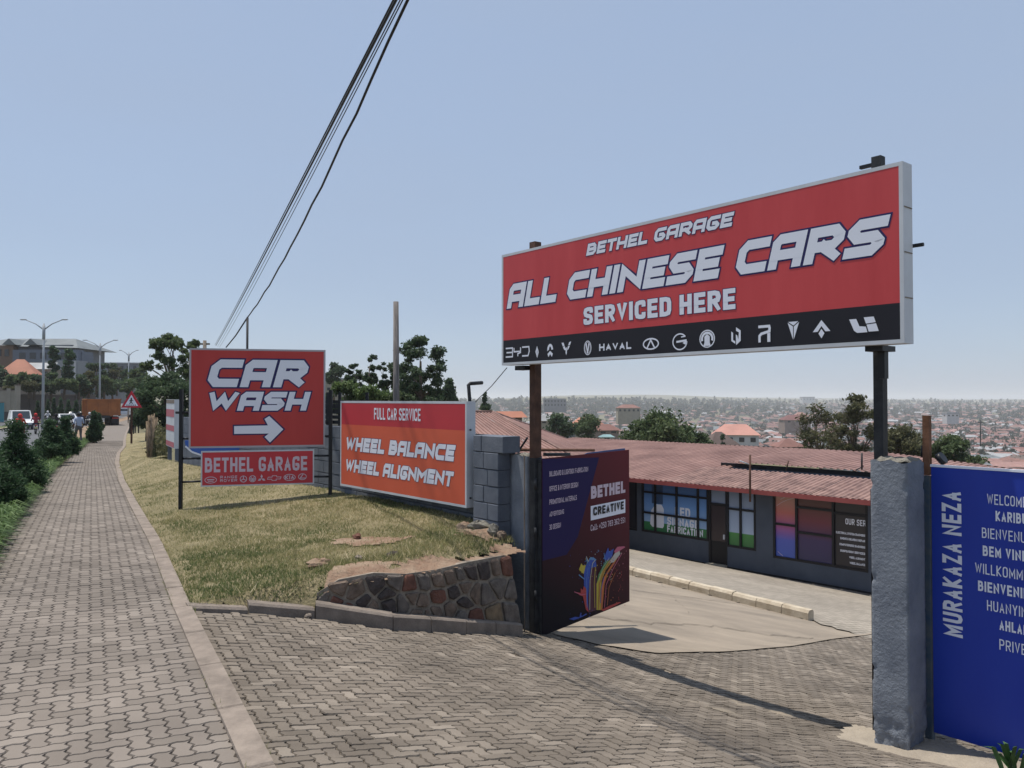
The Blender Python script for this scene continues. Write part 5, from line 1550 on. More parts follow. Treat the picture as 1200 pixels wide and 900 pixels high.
M['pr_fire_dk'] = skyprint('swirl_print_dark', [(0, (.03, .03, .10)), (.35, (.05, .03, .11)), (.62, (.16, .03, .05)), (.8, (.12, .035, .035)), (1, (.05, .03, .03))])
M['pr_dark'] = mat('dark_window_print', (.022, .020, .026), .3, spec=.5)
def window(px_bars, z_rows, zb, pane_mats, nm='window'):
    """px_bars: photo columns of the vertical bars; z_rows per bay: list of heights of the horizontal bars"""
    wdw = thing_part = None
    mb = MB(); bars = [A(x, 600) for x in px_bars]; bw_ = .07; top = ZE - .005
    for i, a in enumerate(bars): fbox(yf, a - bw_ / 2, a + bw_ / 2, zb, top, -.10, .015, mb)
    rt = mb
    for i in range(len(bars) - 1):
        rows = [zb + .035] + list(z_rows[i]) + [top - .03]
        for z in rows: fbox(yf, bars[i] + bw_ / 2, bars[i + 1] - bw_ / 2, z - .035, z + .035, -.095, .008, mb)
    root = mb.build(nm, M['black'], yb)
    for i in range(len(bars) - 1):
        rows = [zb + .035] + list(z_rows[i]) + [top - .03]
        for j in range(len(rows) - 1):
            m2 = MB(); fbox(yf, bars[i] + bw_ / 2 - .004, bars[i + 1] - bw_ / 2 + .004, rows[j] + .031, rows[j + 1] - .031, -.06, -.05, m2)
            o = m2.mesh('pane', M[pane_mats[i][j]]); po = bpy.data.objects.new('pane', o); COL.objects.link(po); po.parent = root
            po.matrix_parent_inverse = Matrix.Translation(-root.location - yb.location) @ Matrix.Translation(Vector((0, 0, 0)))
            po.matrix_parent_inverse = root.matrix_parent_inverse.inverted() @ Matrix.Identity(4) if False else Matrix.Identity(4)
    return root
z1a, z1b = Bz(753, 600), Bz(753, 576)
window((753, 767.5, 792.5, 817.5, 829.2), [[z1a, z1b]] * 4, g1['zb'], [['pr_blue'] * 3] * 4)
zt2 = Bz(868, 597.5)
window((852.4, 867.5, 884.5), [[zt2]] * 2, g2['zb'], [['pr_grey'] * 2] * 2)
z3a, z3b, z3c = Bz(920, 615), Bz(960, 627), Bz(960, 597)
window((907, 933, 976, 1015.5), [[z3a], [z3b, z3c], [Bz(995, 603)]], g3['zb'], [['pr_fire', 'pr_fire'], ['pr_fire_dk'] * 3, ['pr_dark', 'pr_dark']])
window((728.5, 745.6), [[]], g0['zb'], [['pr_dark']])
# transom and door
mb = MB(); zd = Bz(841, 592); 
for a0, a1, z0, z1 in ((dr0 - .02, dr0 + .06, ZF + .12, ZE - .005), (dr1 - .06, dr1, ZF + .12, ZE - .005), (dr0 + .061, dr1 - .061, zd - .02, zd + .07), (dr0 + .061, dr1 - .061, ZE - .06, ZE - .006)): fbox(yf, a0, a1, z0, z1, -.1, .012, mb)
dfr = mb.build('door_frame', M['black'], yb)
fbox(yf, dr0 + .062, dr1 - .062, zd + .071, ZE - .061, -.06, -.05).build('transom_pane', M['pr_grey'], yb)
dfo = fbox(yf, dr0 + .064, dr1 - .064, ZF + .9, zd - .022, -.07, -.03).build('door_upper_panel', M['door'], yb)
fbox(yf, dr0 + .064, dr1 - .064, ZF + .13, ZF + .895, -.07, -.02).build('door_lower_panel', M['black'], yb)
fbox(yf, dr1 - .13, dr1 - .08, ZF + 1.0, ZF + 1.16, .0, .05).build('door_handle', M['alu'], yb)
fbox(yf, dr0 - .02, dr1, ZF + .03, ZF + .12, -.1, .22).build('doorstep', M['kerb_w'], yb)
# print on the windows
def wtext(s, pl, pr, hp, bold, col='white', gap=.12, st='cond', t=None):
    a0, b0 = yf.uv(*pl); a1, _ = yf.uv(*pr); h = yf.uv(pl[0], pl[1] - hp)[1] - b0
    mb = MB(); text(yf, s, a0, a1, b0, h, st, t or (.22 if bold else .16), 0, -.046, 0, mb, None, gap=gap); mb.build('window_lettering', M[col], yb)
wtext('LED', (790, 605), (808, 606), 11, 1); wtext('SIGNAGE', (781, 615), (818, 619.5), 9.5, 1); wtext('FABRICATION', (781, 623.5), (823, 631), 8, 1)
a0, b0 = yf.uv(761, 617); a1, b1 = yf.uv(777, 592)
mb = MB(); poly(mb, yf, [(a0 + (a1 - a0) * .0, b0 + .1), (a0 + .1, b0), (a1 - .05, b0), (a1, b0 + .08), (a1, b1 - .15), (a1 - .1, b1), (a0 + .25, b1), (a0 + .05, b1 - .25)], -.047); mb.build('window_lettering', M['white'], yb)
a1b, b1b = yf.uv(776, 569); mb = MB(); poly(mb, yf, [(a0 + .08, b1 + .02), (a1 - .04, b1 + .02), (a1 - .04, b1b), (a0 + .08, b1b)], -.0475); mb.build('window_print_post', mat('print_slate_blue', (.05, .09, .18), .4), yb)
wtext('OUR SERVICES', (990, 614.5), (1031, 620), 7, 0)
for k, (s, x0, y0) in enumerate((('ELECTRICAL SYSTEM DIAGNOSIS', 979, 625), ('ENGINE & GEARBOX REPAIR', 984, 632), ('COMPUTERISED DIAGNOSIS', 983, 639), ('SUSPENSION SERVICES', 984, 646.5), ('WHEEL ALIGNMENT', 994.5, 654.5), ('WHEEL BALANCE', 995, 661))):
    wtext(s, (x0, y0), (1013, y0 + (1013 - x0) * .15), 2.6, 1, gap=.1)
# swirling light streaks of the window print
mb = MB()
for k in range(9):
    pts = []
    c_ = (A(950 + k * 2, 600), Bz(950, 645)); rr = 1.15 + .13 * k
    for i in range(15):
        an = R(100 + i * 9.5); a = c_[0] + rr * math.cos(an) * 1.25 - .1; b = c_[1] + .55 + rr * math.sin(an) * .95
        if A(908.5, 600) < a < A(931.5, 600) and g3['zb'] + .08 < b < ZE - .08 and abs(b - z3a) > .05: pts.append((a, b))
        elif len(pts) > 1: stroke(mb, yf, pts, .012 + .006 * (k % 3), -.0468 + k * .0001); pts = []
        else: pts = []
    if len(pts) > 1: stroke(mb, yf, pts, .012 + .006 * (k % 3), -.0468 + k * .0001)
mb.build('light_streaks', M['pinkwhite'], yb)

# roofs of ribbed red sheets, one object per sheet
def ribbed(p0, p1, q1, q0, ribs=4, hh=.035, name='roof_sheet', material=None, parent=None, lift=0.0):
    """sheet between lower edge p0-p1 and upper edge q0-q1, ribs running up the slope"""
    p0, p1, q0, q1 = map(Vector, (p0, p1, q0, q1))
    prof = []
    for r_ in range(ribs):
        c = (r_ + .5) / ribs; prof += [(c - .07, 0), (c - .035, 1), (c + .035, 1), (c + .07, 0)]
    prof = [(0, 0)] + prof + [(1, 0)]
    n = (p1 - p0).cross(q0 - p0 if (q0 - p0).length > .01 else q1 - p0).normalized()
    if n.z < 0: n = -n
    V = [p0 + (p1 - p0) * t + n * (h * hh + lift) for t, h in prof] + [q0 + (q1 - q0) * t + n * (h * hh + lift) for t, h in prof]
    m = len(prof); F = [(i, i + 1, m + i + 1, m + i) for i in range(m - 1)]
    mb = MB(); mb.add(V, F)
    return mb.build(name, material or M['roof'], parent)
def bpt(s, t, z): return Vector((BO.x + BD.x * s + BN.x * t, BO.y + BD.y * s + BN.y * t, z))
porch = thing('porch_roof', 'low weathered red sheet roof over the printed shopfront windows', 'roof', tuple(bpt(0, .6, -3)))
s = 1.8; k = 0
while s > -13:
    ribbed(bpt(s, -.7, -2.93), bpt(s - .88, -.7, -2.93), bpt(s - .88, 2.0, -2.58), bpt(s, 2.0, -2.58), 5, .03, material=M['roof2'], parent=porch, lift=(k % 2) * .006); s -= .9; k += 1
def fasc(s0, s1, name='fascia', par=porch):
    a, b = bpt(s0, -.72, -3.06), bpt(s1, -.72, -3.06); mb = MB(); mb.obox(a, b - a, BN3 * .03, (0, 0, .14)); mb.build(name, M['fascia'], par)
fasc(1.8, -13)
main = thing('main_roof', 'broad shallow red sheet roof stretching across the yard behind the porch roof', 'roof', tuple(bpt(3, 5, -2.4)))
fasc(15, 1.803, par=main)
def ridge(s):
    if s >= -2.5: return (8.5, -2.15)
    k = (-2.5 - s) / 8; return (8.5 - 2.6 * k, -2.15 - .42 * k)
s = 14.6; k = 0
while s > -12.5:
    s1 = s - .95
    t0, z0 = (-.7, -2.93) if s > 2.4 else ((-.7, -2.93) if s > 1.9 else (3.0, -2.42))
    if s <= 1.9: z0 = -2.42 - max(0, -2.5 - s) * .03
    (ta, za), (tb, zb2) = ridge(s), ridge(s1)
    ribbed(bpt(s, t0, z0), bpt(s1 + .015, t0, z0), bpt(s1 + .015, tb, zb2), bpt(s, ta, za), 4, .035, parent=main, lift=(k % 2) * .007)
    s = s1; k += 1
for s in np.arange(14.6, -12.5, -2.0):
    (ta, za), (tb, zb2) = ridge(s), ridge(s - 2.0)
    ribbed(bpt(s - 1.99, tb, zb2), bpt(s, ta, za), bpt(s, 15, za - .7), bpt(s - 1.99, 15, zb2 - .7), 8, .035, parent=main)
# black strip painted as the shade in the gap between main roof and porch
mb = MB(); a, b = bpt(1.85, 3.15, -2.64), bpt(-12, 3.15, -2.64); mb.obox(a, b - a, BN3 * .1, (0, 0, .17)); mb.build('gap_shade', M['black'], main)
# high hipped roof at the left
hip = thing('hipped_roof', 'taller red sheet roof with a hip sloping down, rising left of the rusty post', 'roof', (0, 27, -2.4))
R0, R1, FF, NN, NL = (Vector(v) for v in ((-4.8, 31.6, -.46), (-.75, 30, -.52), (2.5, 36, -1.85), (3.0, 24.3, -2.40), (-4.2, 23.0, -2.35)))
for k in range(8):
    a, b = k / 8, (k + 1) / 8
    ribbed(NL.lerp(NN, a), NL.lerp(NN, b - .004), R0.lerp(R1, b - .004), R0.lerp(R1, a), 4, .035, parent=hip, lift=(k % 2) * .007)
for k in range(8):
    a, b = k / 8, (k + 1) / 8; ta = .45
    def up(t):
        q = NN.lerp(FF, t); return NN.lerp(R1, t / ta) if t <= ta else FF.lerp(R1, (1 - t) / (1 - ta))
    ribbed(NN.lerp(FF, a), NN.lerp(FF, b - .004), up(b - .004), up(a), 4, .035, parent=hip, lift=(k % 2) * .005)
MB().tube([NN + Vector((0, 0, .03)), R1 + Vector((0, 0, .04)), FF + Vector((0, 0, .03))], .05, 6).build('hip_cap', M['roof2'], hip)
MB().tube([R0 + Vector((0, 0, .03)), R1 + Vector((0, 0, .04))], .05, 6).build('ridge_cap', M['roof2'], hip)
mb = MB(); c = (NN + NL + R0 + FF) / 4
mb.prism([NL + Vector((.3, .4, -.1)), NN + Vector((-.3, .4, -.1)), FF + Vector((-.4, -.3, -.65)), R0 + Vector((.3, -.5, -1.9))], (0, 0, -3.6)); mb.build('walls', M['plaster2'], hip)
# masts on the roofs
for k, (px, y0, y1, Y, r_, lb, br) in enumerate(((879, 588, 533, 24.9, .035, 'thin rusty pipe mast standing at the porch roof edge', [((867, 540), (879, 544.5))]), (1010, 551, 531, 26.4, .03, 'short dark mast with a stay on the main roof beside the chipped pillar', [((1003, 551), (1012, 546))]), (921, 552, 540, 27.8, .025, 'stubby leaning stay on the main roof edge', []))):
    m_ = thing('roof_mast', lb, 'mast', tuple(P(px, y0, Y)))
    MB().tube([P(px, y0, Y), P(px + (3 if k == 2 else 0), y1, Y)], r_, 6).build('pipe', M['rust'] if k != 1 else M['blacksteel'], m_)
    for a, b in br: MB().tube([P(*a, Y), P(*b, Y)], .02, 5).build('stay', M['alu2'] if k == 0 else M['blacksteel'], m_)

# ================================================================== vegetation builders
def leaf_quads(C, size, n_rng, flat=.5):
    """C (n,3) leaf centres -> V,F of bent diamond leaves"""
    n = len(C)
    a = n_rng.normal(size=(n, 3)); a /= np.linalg.norm(a, axis=1)[:, None] + 1e-9
    b = n_rng.normal(size=(n, 3)); b -= (b * a).sum(1)[:, None] * a; b /= np.linalg.norm(b, axis=1)[:, None] + 1e-9
    s = (size * n_rng.uniform(.6, 1.35, n))[:, None]
    V = np.stack([C - a * s, C + b * s * flat, C + a * s, C - b * s * flat], 1).reshape(-1, 3)
    return V, np.arange(4 * n).reshape(n, 4)
def crown_points(blobs, n, r_, shell=.55):
    """points in the outer shells of the ellipsoidal clumps"""
    vol = np.array([b[1][0] * b[1][1] * b[1][2] for b in blobs]) ** .67; vol /= vol.sum()
    out = []; rnd = []
    for (c, rad), v in zip(blobs, vol):
        m = max(4, int(n * v)); d = r_.normal(size=(m, 3)); d /= np.linalg.norm(d, axis=1)[:, None]
        k = np.clip(np.abs(r_.normal(.72, .28, m)), 0, 1.12) * (1 + .3 * np.sin(d[:, 0] * 6 + c[0] * 3) * np.sin(d[:, 1] * 6 + c[1] * 3 + d[:, 2] * 4))
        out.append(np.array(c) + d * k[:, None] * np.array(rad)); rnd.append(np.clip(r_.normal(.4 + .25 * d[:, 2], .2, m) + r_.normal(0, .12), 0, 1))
    return np.concatenate(out), np.concatenate(rnd)
def tree_meshes(h, crown_w, crown_h, n_leaf, leaf, n_blob, seed, trunk_r, airy=1.0, shape='round', limbs=6, mleaf='leaf', mtrunk='trunk', bare=False):
    r_ = np.random.default_rng(seed); rr = random.Random(seed)
    cz = h - crown_h / 2; blobs = []
    tips = []
    for i in range(n_blob):
        th = rr.uniform(0, 6.28); v = rr.uniform(-1, 1)
        w_ = math.sqrt(max(0, 1 - v * v)) if shape == 'round' else (1 - (v + 1) / 2) ** .8
        k = rr.uniform(.35, .95)
        c = (crown_w / 2 * w_ * k * math.cos(th), crown_w / 2 * w_ * k * math.sin(th), cz + crown_h / 2 * v * .82)
        br_ = crown_w * (.17 if n_blob > 12 else .24) * rr.uniform(.7, 1.25) * airy
        if shape == 'cone': br_ *= (.45 + w_)
        blobs.append((c, (br_, br_, br_ * rr.uniform(.55, .9)))); tips.append(c)
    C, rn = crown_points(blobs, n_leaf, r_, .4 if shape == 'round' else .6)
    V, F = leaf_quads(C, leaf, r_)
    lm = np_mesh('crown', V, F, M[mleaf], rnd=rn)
    mb = MB(); tz = cz - crown_h * .28 if not bare else h * .3
    mid = Vector((rr.uniform(-.03, .03) * h, rr.uniform(-.03, .03) * h, tz))
    mb.tube([(0, 0, -.3), (mid.x * .4, mid.y * .5, tz * .5), mid, mid + Vector((0, 0, crown_h * .4))], [trunk_r * 1.25, trunk_r, trunk_r * .8, trunk_r * .35], 8)
    for c in rr.sample(tips, min(limbs, len(tips))):
        c = Vector(c); a = Vector((0, 0, 0)).lerp(mid, rr.uniform(.75, 1)); a.z = min(a.z, c.z)
        m_ = a.lerp(c, .5) + Vector((rr.uniform(-.05, .05) * h, rr.uniform(-.05, .05) * h, .04 * h))
        mb.tube([a, m_, c], [trunk_r * .55, trunk_r * .32, trunk_r * .1], 6)
        if bare:
            for _ in range(5):
                d = Vector((rr.gauss(0, 1), rr.gauss(0, 1), rr.uniform(0, 1.3))).normalized() * crown_w * .28
                s_ = m_.lerp(c, rr.uniform(.1, 1)); e_ = s_ + d; mb.tube([s_, s_.lerp(e_, .5) + d.cross(Vector((0, 0, 1))) * .12, e_], [trunk_r * .16, trunk_r * .09, trunk_r * .03], 4)
                for __ in range(3):
                    s2 = s_.lerp(e_, rr.uniform(.3, 1)); e2 = s2 + Vector((rr.gauss(0, 1), rr.gauss(0, 1), rr.uniform(0, 1.2))).normalized() * crown_w * .14; mb.tube([s2, e2], [trunk_r * .07, trunk_r * .02], 3, caps=False)
    return lm, mb.mesh('trunk', M[mtrunk])
def plant_tree(name, label, loc, group=None, cat='tree', rz=None, meshes=None, sc_=1.0, **k):
    lm, tm = meshes or tree_meshes(**k)
    t = thing(name, label, cat, loc, group)
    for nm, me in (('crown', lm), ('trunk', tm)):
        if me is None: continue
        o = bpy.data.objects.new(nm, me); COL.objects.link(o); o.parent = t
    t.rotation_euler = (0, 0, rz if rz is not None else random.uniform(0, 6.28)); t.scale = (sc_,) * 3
    return t
def gl(px, py, Y):
    p = P(px, py, Y); return p
def tree_at(name, label, px, ytop, ybase, Y, wpx, **k):
    """tree whose silhouette spans given photo rows at distance Y"""
    b = P(px, ybase, Y); t = P(px, ytop, Y); h = t.z - b.z; w_ = wpx / 906 * Y
    k.setdefault('crown_h', h * .7)
    return plant_tree(name, label, tuple(b), h=h, crown_w=w_, **k)
def leafd(Y): return Y * 2.4 / 906
# behind the wall and signs
tree_at('slender_tree', 'airy tree with feathery crown on thin pale stems, left of the car wash sign', 200, 386, 500, 40, 66, n_leaf=8200, leaf=.085, n_blob=50, seed=3, trunk_r=.09, airy=.48, limbs=24, mleaf='leaf', mtrunk='trunk_p', crown_h=3.6)
tree_at('slender_tree', 'thinner second airy tree crowding the left edge of the car wash sign', 222, 391, 505, 43, 42, n_leaf=5000, leaf=.085, n_blob=32, seed=4, trunk_r=.08, airy=.5, limbs=16, mleaf='leaf', mtrunk='trunk_p', crown_h=3.4)
tree_at('broad_bush', 'dense dark green bush under the airy tree beside the warning sign', 196, 436, 512, 36, 62, n_leaf=15000, leaf=.075, n_blob=30, seed=5, trunk_r=.08, limbs=6, mleaf='leaf_dk', crown_h=2.8, cat='bush')
tree_at('broad_bush', 'dark bush filling the gap between the warning sign bush and the striped lightbox', 172, 462, 512, 44, 34, n_leaf=5000, leaf=.09, n_blob=12, seed=6, trunk_r=.08, limbs=4, mleaf='leaf_dk', crown_h=2.2, cat='bush')
tree_at('tall_tree', 'tall dark leafy tree just right of the wooden pole', 490, 386, 500, 46, 66, n_leaf=15000, leaf=.09, n_blob=54, seed=17, trunk_r=.14, airy=.6, limbs=12, mleaf='leaf_dk', crown_h=5.0)
for k, (px, yt, w_) in enumerate(((418, 424, 24), (434, 414, 24), (450, 419, 22), (408, 430, 16), (462, 422, 20))):
    tree_at('eucalyptus_sapling', ('spindly sapling with tufted crown, second of the row behind the orange sign', 'tallest spindly sapling of the row left of the wooden pole', 'spindly sapling nearest the left side of the wooden pole', 'leftmost and shortest spindly sapling above the orange sign', 'spindly sapling partly hidden by the wooden pole')[k], px, yt, 500, 50, w_, n_leaf=2000, leaf=.09, n_blob=11, seed=30 + k, trunk_r=.05, airy=.62, limbs=7, mleaf='leaf_dk', mtrunk='trunk_p', crown_h=2.2)
for k, (px, yt, w_, ml) in enumerate(((402, 449, 50, 'leaf_lt'), (436, 452, 52, 'leaf_lt'), (466, 456, 40, 'leaf'))):
    tree_at('round_bush', ('bright green bush above the left end of the orange sign', 'bright green bush above the middle of the orange sign', 'duller green bush at the foot of the wooden pole')[k], px, yt, 492, 40, w_, n_leaf=5000, leaf=.09, n_blob=14, seed=40 + k, trunk_r=.07, limbs=4, mleaf=ml, crown_h=1.6, cat='bush')
tree_at('dark_conifer', 'dark pointed conifer between the tall tree and the bent pipe', 526, 440, 500, 60, 34, n_leaf=6000, leaf=.13, n_blob=22, seed=51, trunk_r=.12, shape='cone', limbs=4, mleaf='leaf_dk', crown_h=3.8)
tree_at('dark_bush', 'dark bush at the left foot of the pointed conifer', 505, 456, 500, 56, 36, n_leaf=4000, leaf=.12, n_blob=12, seed=52, trunk_r=.1, limbs=4, mleaf='leaf_dk', crown_h=2.4, cat='bush')
tree_at('lone_conifer', 'small dark conifer standing right of the bent pipe on the skyline', 569, 458, 492, 90, 11, n_leaf=1800, leaf=.2, n_blob=10, seed=53, trunk_r=.1, shape='cone', limbs=3, mleaf='leaf_dk', crown_h=2.8)
tree_at('domed_tree', 'dark domed tree behind the cream apartment block right of the car wash sign', 391, 425, 470, 120, 22, n_leaf=2500, leaf=.25, n_blob=12, seed=54, trunk_r=.2, limbs=3, mleaf='leaf_dk', crown_h=4.5)
# beyond the yard roof
tree_at('rounded_tree', 'broad dark green treetop behind the main roof under the middle of the billboard', 775, 487, 560, 48, 88, n_leaf=15000, leaf=.13, n_blob=30, seed=61, trunk_r=.2, limbs=8, mleaf='leaf', crown_h=3.1)
tree_at('rounded_tree', 'lower dark treetop joining the broad tree on its right side', 812, 494, 560, 50, 42, n_leaf=6000, leaf=.13, n_blob=14, seed=62, trunk_r=.15, limbs=5, mleaf='leaf', crown_h=2.4)
tree_at('bare_tree', 'thin nearly leafless tree left of the black billboard post', 962, 462, 570, 50, 66, n_leaf=2600, leaf=.10, n_blob=22, seed=63, trunk_r=.10, airy=.8, limbs=14, mleaf='leaf_olive', mtrunk='trunk', crown_h=4.2, bare=True)
tree_at('leafy_tree', 'open-branched olive green tree right behind the black billboard post', 1003, 459, 570, 52, 62, n_leaf=6500, leaf=.11, n_blob=26, seed=64, trunk_r=.13, airy=.8, limbs=14, mleaf='leaf_olive', crown_h=4.4, bare=True)
tree_at('dark_round_tree', 'dark low tree between the black billboard post and the rusty square post', 1056, 502, 560, 55, 58, n_leaf=8000, leaf=.13, n_blob=18, seed=65, trunk_r=.15, limbs=6, mleaf='leaf_olive', crown_h=2.6)
tree_at('green_round_tree', 'rounded fresh green treetop above the blue welcome panel', 1119, 513, 570, 50, 50, n_leaf=7000, leaf=.13, n_blob=16, seed=66, trunk_r=.15, limbs=6, mleaf='leaf', crown_h=2.4)
tree_at('green_bush', 'green bush in front of the teal roofed hut beyond the yard roof', 690, 489, 530, 110, 34, n_leaf=3500, leaf=.22, n_blob=12, seed=67, trunk_r=.15, limbs=4, mleaf='leaf', crown_h=3.4, cat='bush')
tree_at('grey_green_tree', 'grey green tree right of the rusty billboard post beyond the hipped roof', 655, 486, 530, 100, 32, n_leaf=3500, leaf=.2, n_blob=12, seed=68, trunk_r=.15, limbs=4, mleaf='leaf_dk', crown_h=3.6)
tree_at('narrow_tree', 'small dark upright tree in front of the white house with the pink roof', 847, 504, 540, 100, 9, n_leaf=1200, leaf=.2, n_blob=8, seed=69, trunk_r=.1, shape='cone', limbs=3, mleaf='leaf_dk', crown_h=3)

# topiary along the path
def topiary(label, px, ytop, ybase, Y, wpx, seed, lean=0, form='cone', n=9000):
    b = P(px, ybase, Y); t_ = P(px, ytop, Y); h = t_.z - b.z; w_ = wpx / 906 * Y
    rr = random.Random(seed); r_ = np.random.default_rng(seed); blobs = []
    lay = 7
    for i in range(lay):
        v = i / (lay - 1)
        if form == 'cone': rad = w_ / 2 * (1 - v) ** .95 * (1 if i else .85) + w_ * .07
        else: rad = w_ / 2 * math.sqrt(max(.05, 1 - (2 * v - .8) ** 2 * .7))
        m = max(1, int(3 + rad / (w_ / 2) * 6))
        for j in range(m):
            a = rr.uniform(0, 6.28); q = max(0, rad - w_ * .13)
            blobs.append(((q * math.cos(a) + lean * v, q * math.sin(a), h * (.1 + .84 * v) + rr.uniform(-.04, .04) * h), (w_ * .16, w_ * .16, h * .12)))
        blobs.append(((lean * v, 0, h * (.1 + .8 * v)), (rad * .8, rad * .8, h * .12)))
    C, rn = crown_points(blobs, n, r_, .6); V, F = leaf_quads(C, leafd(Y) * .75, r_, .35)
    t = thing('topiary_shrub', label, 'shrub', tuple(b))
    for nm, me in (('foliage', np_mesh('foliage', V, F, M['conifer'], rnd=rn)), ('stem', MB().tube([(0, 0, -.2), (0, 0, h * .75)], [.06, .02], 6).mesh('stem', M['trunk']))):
        o = bpy.data.objects.new(nm, me); COL.objects.link(o); o.parent = t
topiary('large dark cone-shaped shrub at the left edge of the footpath, nearest but one', 18, 497, 574, 15.5, 66, 71, n=16000)
topiary('nearest rounded dark shrub, cut off by the left edge of the photograph', 2, 548, 606, 12.0, 54, 72, form='round', n=12000)
topiary('low dark shrub left of the pair of cones, partly behind the large cone', -14, 520, 585, 14.5, 40, 79, form='round', n=7000)
topiary('left cone of the pair of dark shrubs between road and footpath', 58, 494, 535, 25, 42, 73, n=9000)
topiary('right cone of the pair of dark shrubs, beside the walking man', 76, 490, 531, 27, 32, 74, n=9000)
topiary('clipped dark spiral shrub right of the walking man', 110, 484, 517, 44, 17, 75, n=5000)
topiary('small dark shrub just behind the spiral shrub below the lorry', 116, 486, 504, 56, 11, 76, n=2500)
for k, (px, yt, yb) in enumerate(((44, 471, 487), (56, 470, 486), (63, 467, 484), (71, 468, 484), (80, 470, 483), (89, 470, 481), (98, 468, 479))):
    topiary('small cone shrub on the road median, ' + ('first from the left', 'second from the left, left of the tallest', 'third of seven from the left, the tallest', 'fourth from the left, right of the tallest', 'fifth from the left', 'sixth from the left', 'last on the right, near the lorry')[k], px, yt, yb + 3, 100, 7, 80 + k, n=700)
# strap leaves along the path edge
def strap_bed():
    Vs, Fs, rn = [], [], []; b = 0
    for _ in range(5200):
        y = rng.uniform(7, 46) if rng.random() < .5 else rng.uniform(7.5, 22)
        x = xL(y) - .08 - abs(rng.normal(0, .55)); z0 = zr(y) - .02
        if rng.random() < .25: x = xL(y) - rng.uniform(0, .25)
        for k in range(5):
            a = rng.uniform(0, 6.28); L_ = rng.uniform(.16, .42); up = rng.uniform(.5, 1.0); w_ = rng.uniform(.008, .016)
            d = np.array([math.cos(a), math.sin(a), 0]); s_ = np.array([-d[1], d[0], 0]) * w_; o = np.array([x, y, z0])
            p1 = o + d * L_ * .35 + np.array([0, 0, L_ * up * .75]); p2 = o + d * L_ * .95 + np.array([0, 0, L_ * up * .55])
            Vs += [o - s_, o + s_, p1 + s_, p1 - s_, p2]; Fs.append((b, b + 1, b + 2, b + 3)); Fs.append((b + 3, b + 2, b + 4, b + 4)); rn += [min(1, max(0, rng.normal(.45, .25)))] * 2; b += 5
    V = np.array(Vs); me = bpy.data.meshes.new('strap_leaves'); me.from_pydata([tuple(v) for v in V], [], [f if f[2] != f[3] else f[:3] for f in Fs])
    me.materials.append(M['strap']); a = me.attributes.new('rnd', 'FLOAT', 'FACE'); a.data.foreach_set('value', rn)
    link('strap_leaves', me, kind='stuff')
strap_bed()
strip('planting_bed', 3, 300, lambda y: xL(y) - 1.9, lambda y: xL(y) + .0, lambda x, y: zr(y) - .03, M['soil'])
# the strap-leafed plant at the lower right corner
def big_plant():
    b = P(1186, 912, 4.15); t = thing('strap_leaf_plant', 'tuft of broad green strap leaves at the foot of the blue panel, bottom right corner', 'plant', tuple(b)); rr = random.Random(5)
    for (tx, ty, side) in ((1168, 868, -.03), (1175, 866, .04), (1192, 872, .06), (1160, 884, -.08), (1203, 876, .1), (1150, 872, -.15), (1186, 880, 0), (1212, 885, .12)):
        e = P(tx, ty, 4.15 + rr.uniform(-.08, .08)); m_ = b.lerp(e, .6) + Vector((0, 0, .055)); w_ = .016; e = e - Vector((0, 0, .01))
        s_ = Vector((w_, .004, 0)); n_ = Vector((0, .010, 0))
        mb = MB(); b0 = b + Vector((rr.uniform(-.04, .04), rr.uniform(-.03, .03), -.02)); q = b0.lerp(m_, .5) + Vector((0, 0, .01))
        mb.add([b0 - s_ * .6, b0 + n_ * .3, b0 + s_ * .6, q - s_, q + n_, q + s_, m_ - s_ * .9, m_ + n_, m_ + s_ * .9, e], [(0, 1, 4, 3), (1, 2, 5, 4), (3, 4, 7, 6), (4, 5, 8, 7), (6, 7, 9), (7, 8, 9)])
        me = mb.mesh('leaf', mat('broad_leaf', (.05, .11, .03), .45, .3, 9, spec=.5) if 'bl' not in M else M['bl']); M['bl'] = me.materials[0]
        link('leaf', me, t)
big_plant()

# ================================================================== road and everything left of the path
def rl_(k): return lambda y: xL(y) - k
strip('road', 6, 900, rl_(20.5), rl_(1.95), lambda x, y: zr(y) - .10, M['asphalt'])
strip('road_median', 30, 400, rl_(11.2), rl_(9.6), lambda x, y: zr(y) + .02, mat('median_grass', (.10, .12, .05), .95, .3, 1))
for a, b in ((9.5, 9.35), (11.45, 11.3), (2.1, 1.95), (20.7, 20.55)):
    pass
strip('median_kerb', 30, 400, rl_(9.6), rl_(9.42), lambda x, y: zr(y) + .03, M['kerb_w'])
strip('roadside_kerb', 6, 300, rl_(2.1), rl_(1.92), lambda x, y: zr(y) + .0, M['kerb'])
strip('far_pavement', 30, 400, rl_(23.5), rl_(20.6), lambda x, y: zr(y) + .0, M['kerb'])

